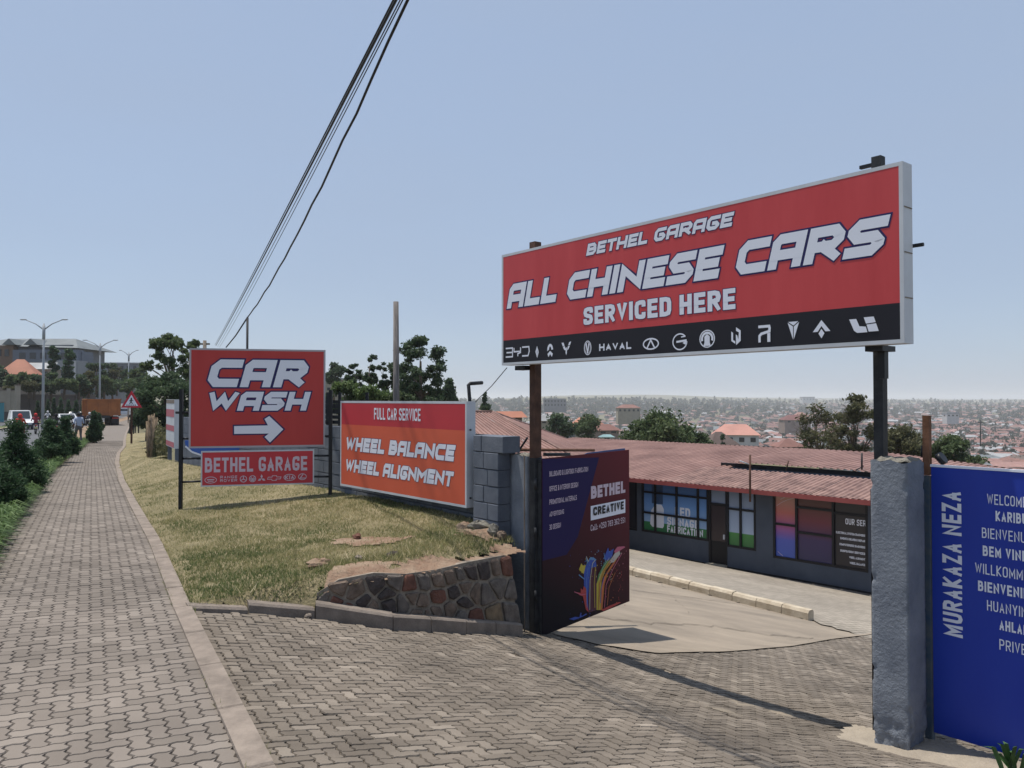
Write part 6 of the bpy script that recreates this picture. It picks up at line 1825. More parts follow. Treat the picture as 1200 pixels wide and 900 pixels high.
def lamp(px, ytop, Y, arm, label):
    t = P(px, ytop, Y); zb = zr(Y)
    r_ = thing('street_lamp', label, 'street lamp', (t.x, t.y, zb)); h = t.z - zb
    m_ = mat('lamp_grey', (.30, .33, .36), .5) if 'lampg' not in M else M['lampg']; M['lampg'] = m_
    MB().tube([(t.x, t.y, zb), (t.x, t.y, zb + h * .5), (t.x, t.y, t.z)], [.14, .11, .07], 8).build('pole', m_, r_)
    MB().tube([(t.x, t.y, t.z - 1.5), (t.x, t.y, t.z - .2)], .13, 8).build('collar', m_, r_)
    for s in (-1, 1):
        pts = [(t.x, t.y, t.z - .6), (t.x + s * arm * .35, t.y, t.z - .05), (t.x + s * arm * .75, t.y, t.z + .30), (t.x + s * arm * .8, t.y, t.z + .33)]
        MB().tube(pts, [.06, .05, .04, .04], 6).build('arm', m_, r_)
        mb = MB(); mb.ell((t.x + s * arm * .9, t.y, t.z + .36), (arm * .16, .14, .07), 8, 5); mb.build('lamp_head', m_, r_)
lamp(51.5, 379, 72, 2.15, 'nearest double-armed street lamp on the median, in front of the large grey-roofed house')
lamp(117.5, 402, 95, 2.1, 'middle double-armed street lamp rising behind the orange lorry')
lamp(151, 413, 130, 1.6, 'farthest double-armed street lamp just above the triangular warning sign')

# ------------------------------------------------------------------ warning sign
tw = P(154.5, 517, 33); ts = thing('warning_sign', 'triangular red-bordered pedestrian warning sign on a thin post beside the footpath', 'road sign', tuple(tw))
cc = P(154.5, 470.5, 33); tf = Frame((cc.x, cc.y, cc.z), (1, 0, 0)); k = 33 / 906
post(ts, cc.to_2d(), .06, tw.z - .1, cc.z - 5 * k, M['rust'], rz=0)
def tri(s, up=0): return [(-12.2 * k * s, -7.2 * k * s + up), (12.2 * k * s, -7.2 * k * s + up), (0, 12.5 * k * s + up)]
mb = MB(); mb.prism([tf.p(a, b, .04) for a, b in tri(1)], (0, .02, 0)); mb.build('red_plate', mat('traffic_red', (.5, .03, .05), .5), ts)
mb = MB(); poly(mb, tf, tri(.66, -.015), .045); mb.build('white_field', M['white'], ts)
mb = MB()
ring(mb, tf, (0.0, 3.6 * k), .9 * k, .9 * k, .88 * k, .05, n=8)
stroke(mb, tf, [(0, 2.8 * k), (-.3 * k, -.5 * k)], 1.6 * k, .05)
stroke(mb, tf, [(-.3 * k, -.5 * k), (1.6 * k, -2.6 * k)], .9 * k, .052); stroke(mb, tf, [(-.3 * k, -.5 * k), (-2 * k, -2.8 * k)], .9 * k, .054)
stroke(mb, tf, [(0, 2.3 * k), (2.4 * k, .6 * k)], .7 * k, .056); stroke(mb, tf, [(0, 2.3 * k), (-2.2 * k, .4 * k)], .7 * k, .058)
for i in range(5): poly(mb, tf, [((-5.6 + 2.4 * i) * k, -4.9 * k), ((-4.4 + 2.4 * i) * k, -4.9 * k), ((-4.6 + 2.4 * i) * k, -3.5 * k), ((-5.4 + 2.4 * i) * k, -3.5 * k)], .05)
mb.build('walking_figure', M['black'], ts)

# ------------------------------------------------------------------ fence of dry sticks
sf_ = thing('stick_fence', 'rough fence of upright dry sticks and poles between the warning sign and the striped lightbox', 'fence', tuple(P(172, 520, 28)))
F0, F1 = Vector((-17.6, 38)), Vector((-11.8, 25.2))
n = 120
for i in range(n):
    t = i / n; q = F0.lerp(F1, t); dens = 1 if q.y > 30 else .35
    if rng.random() > dens: continue
    z = zr(q.y) - .02; h = 1.5 + rng.normal(0, .12); lx = rng.normal(0, .07)
    MB().tube([(q.x + rng.normal(0, .05), q.y, z - .1), (q.x + lx, q.y + rng.normal(0, .05), z + h)], [.035 + rng.random() * .02, .02], 5).build('stick', M['stick'], sf_)
for i in range(6):
    q = F0.lerp(F1, .42 + i * .11); z = zr(q.y); MB().tube([(q.x, q.y, z - .2), (q.x, q.y, z + 1.55)], .05, 6).build('fence_post', M['trunk'], sf_)
for h, sg in ((.5, .05), (1.0, -.05), (1.42, .02)):
    pts = [(F0.lerp(F1, t).x, F0.lerp(F1, t).y, zr(F0.lerp(F1, t).y) + h + sg * math.sin(t * 14)) for t in np.linspace(.4, 1, 9)]
    MB().tube(pts, .035, 6).build('rail', M['stick'], sf_)
# brown hedge mass under the rails
C = np.array([[F0.lerp(F1, t).x + rng.normal(.25, .12), F0.lerp(F1, t).y + rng.normal(.2, .15), zr(F0.lerp(F1, t).y) + abs(rng.normal(.4, .3))] for t in rng.uniform(.05, 1, 5000)])
V, F = leaf_quads(C, .06, rng); link('undergrowth', np_mesh('undergrowth', V, F, M['leaf_olive'], rnd=rng.uniform(0, 1, len(C))), kind='stuff')

# ------------------------------------------------------------------ vehicles
GLASS = mat('car_glass', (.03, .04, .05), .1, spec=.7); TYRE = mat('tyre', (.015, .015, .016), .8); RIM = mat('rim', (.35, .36, .38), .35, metal=.6); LAMP = mat('lamp_glass', (.6, .6, .6), .2); TAIL = mat('tail_lamp', (.4, .02, .02), .3)
def car(name, label, loc, rz, colour, L_=4.4, W_=1.8, H_=1.5, suv=False, group=None):
    paint = mat(name + '_paint', colour, .3, spec=.6)
    r_ = thing(name, label, 'car', (0, 0, 0), group)
    hw = W_ / 2; bl = .95 if suv else .8
    prof = [(-L_ / 2, .35), (-L_ / 2, bl * .95), (-L_ / 2 + .1, bl)] + ([(-L_ / 2 + .25, H_ - .05), (-L_ / 2 + .5, H_), (.45, H_), (1.05, bl + .05)] if suv else [(-L_ / 2 + .7, bl + .04), (-L_ / 2 + 1.2, H_ - .03), (.2, H_), (1.05, bl + .02)]) + [(L_ / 2 - .25, bl - .08), (L_ / 2, bl - .25), (L_ / 2, .35)]
    # tumblehome: lower body full width, cabin narrower
    mb = MB(); n = len(prof); vs = []
    for x, z in prof:
        k = 1 if z <= bl + .05 else .84
        vs += [(x, -hw * k, z), (x, hw * k, z)]
    fs = [(2 * i, 2 * i + 1, 2 * ((i + 1) % n) + 1, 2 * ((i + 1) % n)) for i in range(n)] + [tuple(2 * i for i in range(n))[::-1], tuple(2 * i + 1 for i in range(n))]
    mb.add(vs, fs); mb.build('body', paint, r_)
    def glass(nm, pts, d):
        m2 = MB(); m2.prism(pts, d); m2.build(nm, GLASS, r_)
    x0, x1 = (.5, 1.0) if suv else (.26, .98)
    glass('windscreen', [(x0 + .02, -hw * .76, H_ - .08), (x0 + .02, hw * .76, H_ - .08), (x1, hw * .8, bl + .12), (x1, -hw * .8, bl + .12)], (.03, 0, .02))
    rx = -L_ / 2 + (.22 if suv else 1.15)
    if suv: glass('rear_window', [(rx - .05, -hw * .7, bl + .12), (rx - .05, hw * .7, bl + .12), (rx + .03, hw * .7, H_ - .12), (rx + .03, -hw * .7, H_ - .12)], (-.03, 0, 0))
    else: glass('rear_window', [(rx - .4, -hw * .72, bl + .09), (rx - .4, hw * .72, bl + .09), (rx, hw * .68, H_ - .09), (rx, -hw * .68, H_ - .09)], (-.03, 0, .02))
    for s in (-1, 1):
        for a, b in ((-L_ / 2 + (.5 if suv else 1.3), -.35), (-.27, .35)):
            glass('side_window', [(a, s * hw * .845, H_ - .12), (b, s * hw * .845, H_ - .12), (b + .15, s * hw * .9, bl + .1), (a, s * hw * .9, bl + .1)], (0, s * .02, 0))
        for x in (-L_ / 2 + .8, L_ / 2 - .8):
            wb = MB().tube([(x, s * (hw - .2), .32), (x, s * (hw + .01), .32)], .33, 14).build('wheel', TYRE, r_)
            o = MB().tube([(x, s * (hw + .011), .32), (x, s * (hw + .025), .32)], .2, 10).mesh('rim', RIM); q = bpy.data.objects.new('rim', o); COL.objects.link(q); q.parent = wb
        m2 = MB(); m2.box((L_ / 2 - .02, s * (hw - .28), bl - .32), (.08, .34, .16)); m2.build('headlight', LAMP, r_)
        m2 = MB(); m2.box((-L_ / 2 + .0, s * (hw - .18), bl - .1), (.06, .2, .2)); m2.build('tail_light', TAIL, r_)
    m2 = MB(); m2.box((L_ / 2, 0, .42), (.12, W_ * .96, .18)); m2.build('bumper', M['blacksteel'] if suv else paint, r_)
    m2 = MB(); m2.box((L_ / 2 - .0, 0, bl - .32), (.06, .8, .14)); m2.build('grille', M['black'], r_)
    r_.location = loc; r_.rotation_euler = (0, 0, rz); return r_
ROADDIR = math.atan2(.879, -.477)
def rp_(px, Y, dz=0): q = P(px, 480, Y); return (q.x, q.y, zr(Y) - .10 + dz)
car('white_pickup', 'white pickup truck coming towards the viewer in the far lane, left edge', rp_(24, 76), ROADDIR + math.pi + .15, (.62, .64, .66), 4.9, 1.85, 1.85, True)
car('white_sedan', 'white saloon car in the near lane left of the orange lorry', rp_(78, 84), ROADDIR + math.pi + .2, (.6, .62, .65), 4.4, 1.8, 1.45)
car('silver_car', 'silver car just behind the white saloon', rp_(89, 100), ROADDIR + math.pi, (.45, .47, .5), 4.3, 1.75, 1.45)
car('pale_van', 'small pale yellow vehicle far up the road behind the warning sign', rp_(161, 165), ROADDIR, (.55, .52, .25), 4.5, 1.9, 2.0, True)
car('white_car', 'small white car far up the road right of the lorry', rp_(145, 150), ROADDIR, (.6, .62, .65), 4.3, 1.75, 1.45)

def lorry():
    Y = 86; c = P(122, 480, Y); r_ = thing('tipper_lorry', 'orange tipper lorry seen from behind at the roadside', 'lorry', (0, 0, 0))
    org = mat('tipper_orange', (.36, .13, .04), .7, 0, 1.2, col2=(.24, .09, .035)); W_ = 2.5; L_ = 5.0
    m = MB(); m.prism([(-.0, -W_ / 2, 1.15), (0, W_ / 2, 1.15), (0, W_ / 2 + .05, 2.75), (0, -W_ / 2 - .05, 2.75)], (L_, 0, 0)); m.build('tipper_body', org, r_)
    for y in (-1.15, -.4, .4, 1.15):
        m = MB(); m.box((-.05, y, 1.95), (.09, .12, 1.6)); m.build('tailgate_rib', org, r_)
    for z in (1.2, 2.75): m = MB(); m.box((-.055, 0, z), (.1, W_ + .14, .13)); m.build('tailgate_rail', org, r_)
    for s in (-1, 1):
        for x in np.linspace(.5, 4.6, 6): m = MB(); m.box((x, s * (W_ / 2 + .06), 1.95), (.1, .07, 1.55)); m.build('side_rib', org, r_)
        m = MB(); m.box((2.5, s * (W_ / 2 + .07), 2.8), (5.0, .08, .1)); m.build('side_rail', org, r_)
        for x in (.9, 2.3, 5.9):
            w2 = MB().tube([(x, s * .6, .5), (x, s * 1.22, .5)], .5, 16).build('wheel', TYRE, r_)
            q = bpy.data.objects.new('rim', MB().tube([(x, s * 1.2, .5), (x, s * 1.24, .5)], .25, 10).mesh('rim', RIM)); COL.objects.link(q); q.parent = w2
        m = MB(); m.box((.15, s * .9, .85), (.05, .5, .14)); m.build('tail_light', TAIL, r_)
        m = MB(); m.box((.1, s * .9, .55), (.03, .55, .45)); m.build('mudflap', M['black'], r_)
    m = MB(); m.box((2.8, 0, .98), (6.2, .9, .26)); m.build('chassis', M['blacksteel'], r_)
    m = MB(); m.prism([(5.15, -1.2, .8), (6.9, -1.2, .8), (6.95, -1.2, 1.7), (6.7, -1.15, 2.65), (5.2, -1.15, 2.7)], (0, 2.4, 0)); m.build('cab', mat('cab_orange', (.42, .16, .05), .4), r_)
    m = MB(); m.box((6.85, 0, 2.15), (.1, 2.1, .7)); m.build('windscreen', GLASS, r_)
    r_.location = (c.x, c.y, zr(Y) - .1); r_.rotation_euler = (0, 0, ROADDIR + .1); r_.scale = (1, 1.28, 1.08)
lorry()

# ------------------------------------------------------------------ people and motorcycles
SKIN = mat('skin', (.09, .045, .028), .6); HAIR = mat('short_hair', (.008, .007, .007), .8); SHOE = mat('shoes', (.02, .018, .018), .6)
CLOTH = {k: mat('cloth_' + k, c, .85, .12, 12) for k, c in dict(red=(.48, .03, .03), maroon=(.22, .03, .045), blueshirt=(.36, .42, .55), navy=(.025, .03, .06), black=(.015, .015, .018), grey=(.10, .10, .11), white=(.55, .56, .58)).items()}
def figure(pose, top, bottom, label, group=None):
    """one continuous body grown over a posed skeleton. x forward, z up, feet on 0 (standing) or seat pose"""
    J = {}
    if pose == 'walk':
        J = dict(pel=(0, 0, .95), sp=(.01, 0, 1.15), ch=(.02, 0, 1.36), nk=(.03, 0, 1.50), hd=(.05, 0, 1.60), ht=(.05, 0, 1.70),
                 hL=(0, .10, .90), kL=(.16, .11, .50), aL=(.10, .11, .09), tL=(.26, .12, .04), hR=(0, -.10, .90), kR=(.02, -.11, .49), aR=(-.20, -.11, .12), tR=(-.08, -.12, .03),
                 sL=(.02, .19, 1.42), eL=(-.08, .25, 1.15), wL=(.06, .25, .93), fL=(.10, .24, .84), sR=(.02, -.19, 1.42), eR=(-.02, -.25, 1.15), wR=(.16, -.26, .96), fR=(.22, -.25, .89))
    else:
        J = dict(pel=(0, 0, .0), sp=(.02, 0, .2), ch=(.08, 0, .42), nk=(.12, 0, .55), hd=(.15, 0, .66), ht=(.15, 0, .76),
                 hL=(.02, .12, -.02), kL=(.42, .2, -.02), aL=(.22, .2, -.42), tL=(.36, .2, -.47), hR=(.02, -.12, -.02), kR=(.42, -.2, -.02), aR=(.22, -.2, -.42), tR=(.36, -.2, -.47),
                 sL=(.09, .2, .47), eL=(.22, .3, .24), wL=(.46, .28, .26), fL=(.54, .27, .25), sR=(.09, -.2, .47), eR=(.22, -.3, .24), wR=(.46, -.28, .26), fR=(.54, -.27, .25))
    rad = dict(pel=.15, sp=.135, ch=.165, nk=.06, hd=.095, ht=.08, hL=.10, hR=.10, kL=.062, kR=.062, aL=.045, aR=.045, tL=.04, tR=.04, sL=.065, sR=.065, eL=.045, eR=.045, wL=.03, wR=.03, fL=.038, fR=.038)
    E_ = [('pel', 'sp', 't'), ('sp', 'ch', 't'), ('ch', 'nk', 't'), ('nk', 'hd', 's'), ('hd', 'ht', 's')]
    for s in 'LR': E_ += [('pel', 'h' + s, 'b'), ('h' + s, 'k' + s, 'b'), ('k' + s, 'a' + s, 'b'), ('a' + s, 't' + s, 'f'), ('ch', 's' + s, 't'), ('s' + s, 'e' + s, 't'), ('e' + s, 'w' + s, 's'), ('w' + s, 'f' + s, 's')]
    ks = list(J); me = bpy.data.meshes.new('person'); me.from_pydata([J[k] for k in ks], [(ks.index(a), ks.index(b)) for a, b, _ in E_], [])
    o = bpy.data.objects.new('tmp_person', me); COL.objects.link(o)
    md = o.modifiers.new('skin', 'SKIN'); md.use_smooth_shade = True
    for i, k in enumerate(ks): me.skin_vertices[0].data[i].radius = (rad[k], rad[k]) if k not in ('ch', 'sp', 'pel') else (rad[k] * .8, rad[k])
    me.skin_vertices[0].data[0].use_root = True
    o.modifiers.new('sub', 'SUBSURF').levels = 1
    dg = bpy.context.evaluated_depsgraph_get(); m2 = bpy.data.meshes.new_from_object(o.evaluated_get(dg)); bpy.data.objects.remove(o)
    m2.materials.clear()
    for q in (CLOTH[top], CLOTH[bottom], SKIN, SHOE): m2.materials.append(q)
    seg = [(Vector(J[a]), Vector(J[b]), {'t': 0, 'b': 1, 's': 2, 'f': 3}[c]) for a, b, c in E_]
    for p in m2.polygons:
        c = p.center; best = 9; bi = 0
        for a, b, mi in seg:
            d = b - a; t = max(0, min(1, (c - a).dot(d) / d.dot(d))); L_ = (c - (a + d * t)).length
            if L_ < best: best = L_; bi = mi
        p.material_index = bi; p.use_smooth = True
    return m2, J
def person(name, label, loc, rz, pose, top, bottom, helmet=None, group=None):
    m2, J = figure(pose, top, bottom, label)
    o = bpy.data.objects.new(name, m2); COL.objects.link(o); tag(o, label, 'person', group)
    mb = MB(); c = Vector(J['hd']) + Vector((-.012, 0, .05))
    if helmet: mb.ell(c, (.145, .125, .14), 12, 8); h = mb.mesh('helmet', CLOTH[helmet])
    else: mb.ell(c, (.108, .10, .085), 10, 6); h = mb.mesh('hair', HAIR)
    q = bpy.data.objects.new('helmet' if helmet else 'hair', h); COL.objects.link(q); q.parent = o
    o.location = loc; o.rotation_euler = (0, 0, rz); return o
def motorbike(label, loc, rz, colour):
    r_ = thing('motorcycle', label, 'motorcycle', (0, 0, 0)); pt = mat('bike_paint', colour, .35)
    for x in (-.62, .66):
        mb = MB()
        pts = [(x + .27 * math.cos(R(a)), 0, .3 + .27 * math.sin(R(a))) for a in range(0, 361, 24)]
        wq = mb.tube(pts, .045, 6, caps=False).build('wheel', TYRE, r_)
        q = bpy.data.objects.new('hub', MB().tube([(x, -.06, .3), (x, .06, .3)], .07, 8).mesh('hub', RIM)); COL.objects.link(q); q.parent = wq
    MB().tube([(-.62, 0, .32), (-.2, 0, .42), (.15, 0, .38), (.45, 0, .82)], .04, 6).build('frame', M['blacksteel'], r_)
    MB().tube([(.66, 0, .3), (.45, 0, .85), (.40, 0, 1.0)], .03, 6).build('fork', RIM, r_)
    MB().tube([(.32, -.34, 1.03), (.42, 0, 1.0), (.32, .34, 1.03)], .018, 6).build('handlebar', M['black'], r_)
    mb = MB(); mb.ell((.2, 0, .78), (.28, .14, .13), 10, 6); mb.build('tank', pt, r_)
    mb = MB(); mb.ell((-.3, 0, .76), (.42, .13, .07), 10, 6); mb.build('seat', M['black'], r_)
    mb = MB(); mb.ell((.02, 0, .42), (.2, .13, .15), 8, 6); mb.build('engine', M['blacksteel'], r_)
    mb = MB(); mb.ell((.5, 0, .92), (.08, .1, .1), 8, 6); mb.build('headlight', LAMP, r_)
    mb = MB(); mb.box((-.78, 0, .72), (.06, .14, .08)); mb.build('tail_light', TAIL, r_)
    mb = MB(); mb.box((-.86, 0, .52), (.02, .2, .14)); mb.build('number_plate', mat('plate_yellow', (.5, .45, .2), .5) if 'py' not in M else M['py'], r_)
    MB().tube([(-.1, -.15, .3), (-.75, -.17, .42)], .035, 6).build('exhaust', RIM, r_)
    r_.location = loc; r_.rotation_euler = (0, 0, rz); return r_
def rider(px, Y, rz, top, bottom, helmet, lb, bl, colour=(.02, .02, .03), two=None, s_=1.0):
    q = Vector(rp_(px, Y)); rz2 = ROADDIR + rz
    motorbike(bl, tuple(q), rz2, colour)
    d = Vector((math.cos(rz2), math.sin(rz2), 0))
    person('rider', lb, tuple(q + d * -.12 + Vector((0, 0, .84))), rz2, 'sit', top, bottom, helmet)
    if two: person('passenger', two, tuple(q + d * -.48 + Vector((0, 0, .88))), rz2, 'sit', top, bottom, helmet)
rider(24, 50, .0, 'red', 'maroon', 'red', 'front rider in red jacket and red helmet on the nearest motorcycle', 'nearest motorcycle on the road, carrying two people in red', (.2, .02, .02), 'passenger in red jacket and red helmet behind the nearest rider')
rider(42, 62, .1, 'maroon', 'navy', 'red', 'rider in dark red ahead of the white pickup, helmeted', 'dark motorcycle under the rider in dark red beside the lamp post', (.2, .02, .02))
rider(56, 92, math.pi, 'white', 'grey', 'white', 'distant rider in white beyond the median shrubs', 'small motorcycle beyond the median right of the nearest street lamp')
rider(83, 68, math.pi, 'black', 'black', 'white', 'rider in black with a pale helmet in front of the white saloon', 'dark motorcycle in front of the white saloon')
rider(95, 74, .05, 'navy', 'black', 'black', 'rider in dark blue sitting high between the saloon and the lorry', 'dark motorcycle between the white saloon and the lorry')
rider(66, 58, .1, 'black', 'black', 'black', 'rider in black half hidden behind the pair of cone shrubs', 'dark motorcycle half hidden behind the pair of cone shrubs')
rider(105, 78, math.pi, 'grey', 'black', 'white', 'rider with white helmet close behind the orange lorry', 'motorcycle close behind the orange lorry')
mq = hit(92, 522, lambda x, y: zr(y) - .0); mq = P(92, 520.5, 43)
person('pedestrian', 'man in pale blue shirt and grey trousers walking at the edge of the footpath', (mq.x, mq.y, zr(43) - .03), ROADDIR + .3, 'walk', 'blueshirt', 'grey')
for k, (px, Y, top, lb) in enumerate(((154.5, 58, 'black', 'distant person in black on the footpath left of the stick fence'), (160.5, 60, 'navy', 'distant person in dark blue beside the stick fence behind the warning post'))):
    q = P(px, 495, Y); person('pedestrian', lb, (q.x, q.y, zr(Y)), ROADDIR, 'walk', top, 'black')

# ------------------------------------------------------------------ houses and walls beyond the road
WALLM = {k: mat('house_' + k, c, .85, .12, .5) for k, c in dict(cream=(.30, .27, .22), white=(.48, .48, .48), grey=(.17, .18, .20), tan=(.22, .185, .15), dark=(.08, .085, .10), pink=(.26, .20, .18), brown=(.16, .11, .085)).items()}
ROOFM = {k: mat('roof_' + k, c, .65, .18, .4) for k, c in dict(orange=(.36, .15, .095), rust=(.19, .095, .078), pink=(.28, .16, .14), grey=(.14, .16, .17), pale=(.30, .31, .32), brown=(.11, .08, .07), teal=(.16, .26, .27), maroon=(.15, .065, .06)).items()}
WIN = mat('window_dark', (.03, .035, .045), .2, spec=.6)
def hip_roof(w_, d, z0, hh, mi=0, ov=.4, mb=None, ridge_f=.45, gable=False, cx=0, cy=0):
    mb = mb or MB(); a, b = w_ / 2 + ov, d / 2 + ov; r_ = a if gable else a * ridge_f
    vs = [(cx - a, cy - b, z0), (cx + a, cy - b, z0), (cx + a, cy + b, z0), (cx - a, cy + b, z0), (cx - r_, cy, z0 + hh), (cx + r_, cy, z0 + hh)]
    return mb.add(vs, [(0, 1, 5, 4), (1, 2, 5), (2, 3, 4, 5), (3, 0, 4), (3, 2, 1, 0)], mi)
def house(name, label, px, Y, ybase, wpx, hpx, roof_px, wm, rm, rz=0, windows=3, gable=False, depth=None, dy=0, cat='house', group=None, storeys=1, ridge_f=.45, flat=False):
    b = P(px, ybase, Y); u = Y / 906; w_, h, rh = wpx * u, hpx * u, roof_px * u; d = depth or w_ * .7
    t = thing(name, label, cat, (0, 0, 0), group)
    mb = MB(); mb.box((0, 0, (h - 6) / 2), (w_, d, h + 6)); wl = mb.build('walls', WALLM[wm], t)
    if flat: mb = MB(); mb.box((0, 0, h + rh / 2), (w_ + .5, d + .5, rh)); mb.build('roof', ROOFM[rm], t)
    else: hip_roof(w_, d, h, rh, gable=gable, ridge_f=ridge_f).build('roof', ROOFM[rm], t)
    for s in range(storeys):
        for i in range(windows):
            x = (i + .5) / windows * w_ - w_ / 2; ww = min(1.6, w_ / windows * .45)
            mb = MB(); mb.box((x, -d / 2 - .03, h / storeys * (s + .55)), (ww, .08, h / storeys * .42)); mb.build('window', WIN, t)
    if storeys >= 1 and windows >= 2:
        mb = MB(); mb.box((-w_ / 2 - .03, 0, h / storeys * .55), (.08, d * .3, h / storeys * .42)); mb.build('side_window', WIN, t)
    t.location = (b.x, b.y + d / 2 * 0, b.z); t.rotation_euler = (0, 0, rz); return t
# large grey-roofed house on the left
Y = 150; u = Y / 906
bh = thing('large_house', 'large two storey house with a long grey gabled roof on the hill, far left', 'house', (0, 0, 0))
def lx(px): return (px - 600) * u
def lz(py): return (468 - py) * u
def bx(n_, x0, x1, y0, y1, z0, z1, m_): mb = MB(); mb.box(((lx(x0) + lx(x1)) / 2, (y0 + y1) / 2, (lz(z0) + lz(z1)) / 2), (lx(x1) - lx(x0), y1 - y0, abs(lz(z1) - lz(z0)))); return mb.build(n_, m_, bh)
bx('main_wall', -30, 84, Y, Y + 12, 475, 404, WALLM['grey'])
mb = MB(); x0, x1 = lx(-34), lx(94); z0, z1 = lz(404.5), lz(394.5)
mb.add([(x0, Y - 1, z0), (x1, Y - 1, z0 - .6), (x1, Y + 14, z0 - .6), (x0, Y + 14, z0), (x0 + 4, Y + 5, z1), (lx(71), Y + 5, z1)], [(0, 1, 5, 4), (1, 2, 5), (2, 3, 4, 5), (3, 0, 4), (3, 2, 1, 0)]); mb.build('roof', ROOFM['grey'], bh)
for gx in (18, 43): 
    mb = MB(); mb.add([(lx(gx - 8), Y - 2.2, lz(404.8)), (lx(gx + 8), Y - 2.2, lz(404.8)), (lx(gx), Y - 2.2, lz(397.5)), (lx(gx - 8), Y + 3, lz(404.8)), (lx(gx + 8), Y + 3, lz(404.8)), (lx(gx), Y + 3, lz(397.5))], [(0, 1, 2), (3, 5, 4), (0, 2, 5, 3), (2, 1, 4, 5), (0, 3, 4, 1)]); mb.build('gable', ROOFM['grey'], bh)
bx('upper_wing', 22, 98, Y - 2, Y - .01, 425, 410.5, WALLM['dark'] if False else mat('house_blue_grey', (.13, .15, .19), .8))
bx('brick_bay', -5, 21, Y - 1.5, Y - .01, 430, 405.2, WALLM['brown'])
for x in (2, 11): bx('window', x, x + 5, Y - 1.6, Y - 1.51, 418, 410, WIN)
for x in (30, 42, 54, 66, 78): bx('window', x, x + 7, Y - 2.06, Y - 2.01, 421, 414, WIN)
bx('annex', 70, 109, Y - 5, Y - 2.01, 446, 424, WALLM['grey'] if False else mat('house_light_grey', (.26, .27, .28), .8))
bx('annex_window', 87.5, 100.5, Y - 5.1, Y - 5.01, 441, 431, WIN)
bx('annex_column', 104, 106, Y - 5.2, Y - 5.01, 446, 425, WALLM['white'])
bx('parapet', 84, 99, Y - 1, Y + 3, 424, 412, mat('house_blue_grey2', (.15, .17, .21), .8))
house('orange_roofed_house', 'small house with a pitched orange roof below the large grey-roofed house', 24, 120, 447, 34, 8, 18, 'tan', 'orange', .25, 3, ridge_f=.2)
house('pale_roofed_house', 'house with a pale grey lean-to roof behind the dark cypresses', 50, 128, 445, 30, 12, 8, 'cream', 'pale', 0, 3, gable=True)
house('modern_building', 'flat-roofed modern grey building on the hill left of the airy tree', 145, 210, 447, 42, 20, 1.5, 'grey', 'pale', .1, 6, storeys=2, flat=True)
house('cream_block', 'cream apartment block peeping out right of the car wash sign', 388, 130, 475, 24, 30, 2, 'cream', 'pale', -.1, 3, storeys=4, flat=True)
house('grey_annex_house', 'low grey house among the trees right of the modern building', 168, 190, 455, 20, 9, 2, 'white', 'grey', 0, 3)
# long roadside walls
def lwall(name, label, px0, px1, ytop, ybase, Y0, Y1, m_, cat='wall', pillars=0):
    a, b = P(px0, ybase, Y0), P(px1, ybase, Y1); zt = P((px0 + px1) / 2, ytop, (Y0 + Y1) / 2).z; zb = min(a.z, b.z) - 1.5
    t = thing(name, label, cat, tuple((a + b) / 2)); d = Vector((b.x - a.x, b.y - a.y, 0)); n = Vector((-d.y, d.x, 0)).normalized() * .25
    mb = MB(); mb.obox((a.x, a.y, zb), d, n, (0, 0, zt - zb)); mb.build('wall_face', m_, t)
    mb = MB(); mb.obox(Vector((a.x, a.y, zt + .003)) - n * .3, d, n * 1.6, (0, 0, .12)); mb.build('coping', M['kerb2'], t)
    for i in range(pillars):
        q = a + d * ((i + .5) / pillars); mb = MB(); mb.obox(Vector((q.x, q.y, zb)) - n * .35, d.normalized() * .4, n * .34, (0, 0, zt - zb + .3)); mb.build('pillar', m_, t)
    return t
lwall('retaining_wall', 'long brown grey roadside wall below the houses across the road', -40, 112, 463, 478, 96, 118, mat('wall_brown', (.11, .095, .09), .9, .25, .6), pillars=8)
lwall('white_wall', 'pale boundary wall at the far left edge below the orange roof', -30, 20, 458, 468, 92, 94, WALLM['cream'], pillars=2)
lwall('gate_columns', 'pair of pale gate columns beside a dark gate at the far left', 19, 24, 452, 468, 91, 91.5, WALLM['cream'])
lwall('turquoise_hoarding', 'low turquoise hoarding at the left edge of the photograph', -20, 4, 472, 479, 88, 88.5, mat('turquoise', (.06, .22, .26), .7))
lwall('far_wall', 'low grey wall behind the lorry along the rising road', 112, 158, 455, 462, 150, 170, WALLM['grey'])
# trees across the road
for k, (px, yt, yb, Y, w_, lb) in enumerate(((63, 403, 446, 118, 10, 'left of two tall dark cypresses before the large grey-roofed house'), (80, 407, 448, 116, 12, 'right and broader of two tall dark cypresses before the large grey-roofed house'))):
    tree_at('cypress', lb, px, yt, yb, Y, w_, n_leaf=3500, leaf=.2, n_blob=26, seed=90 + k, trunk_r=.15, airy=1.5, limbs=2, mleaf='conifer', crown_h=5.4)
XT = [(5, 432, 462, 105, 30), (22, 438, 464, 100, 28), (40, 440, 466, 104, 26), (34, 446, 464, 98, 18), (60, 438, 468, 106, 28), (75, 442, 466, 104, 28), (92, 440, 466, 108, 24), (104, 436, 464, 112, 22), (113, 422, 460, 125, 20), (122, 440, 466, 120, 24),
      (128, 422, 458, 150, 18), (137, 430, 462, 150, 22), (150, 432, 466, 140, 26), (164, 428, 470, 120, 24), (176, 440, 478, 90, 28), (107, 420, 450, 160, 16), (132, 446, 470, 125, 26), (154, 446, 474, 110, 24), (-2, 425, 455, 110, 20), (12, 452, 468, 95, 16), (118, 452, 470, 130, 20), (98, 448, 470, 112, 20)]
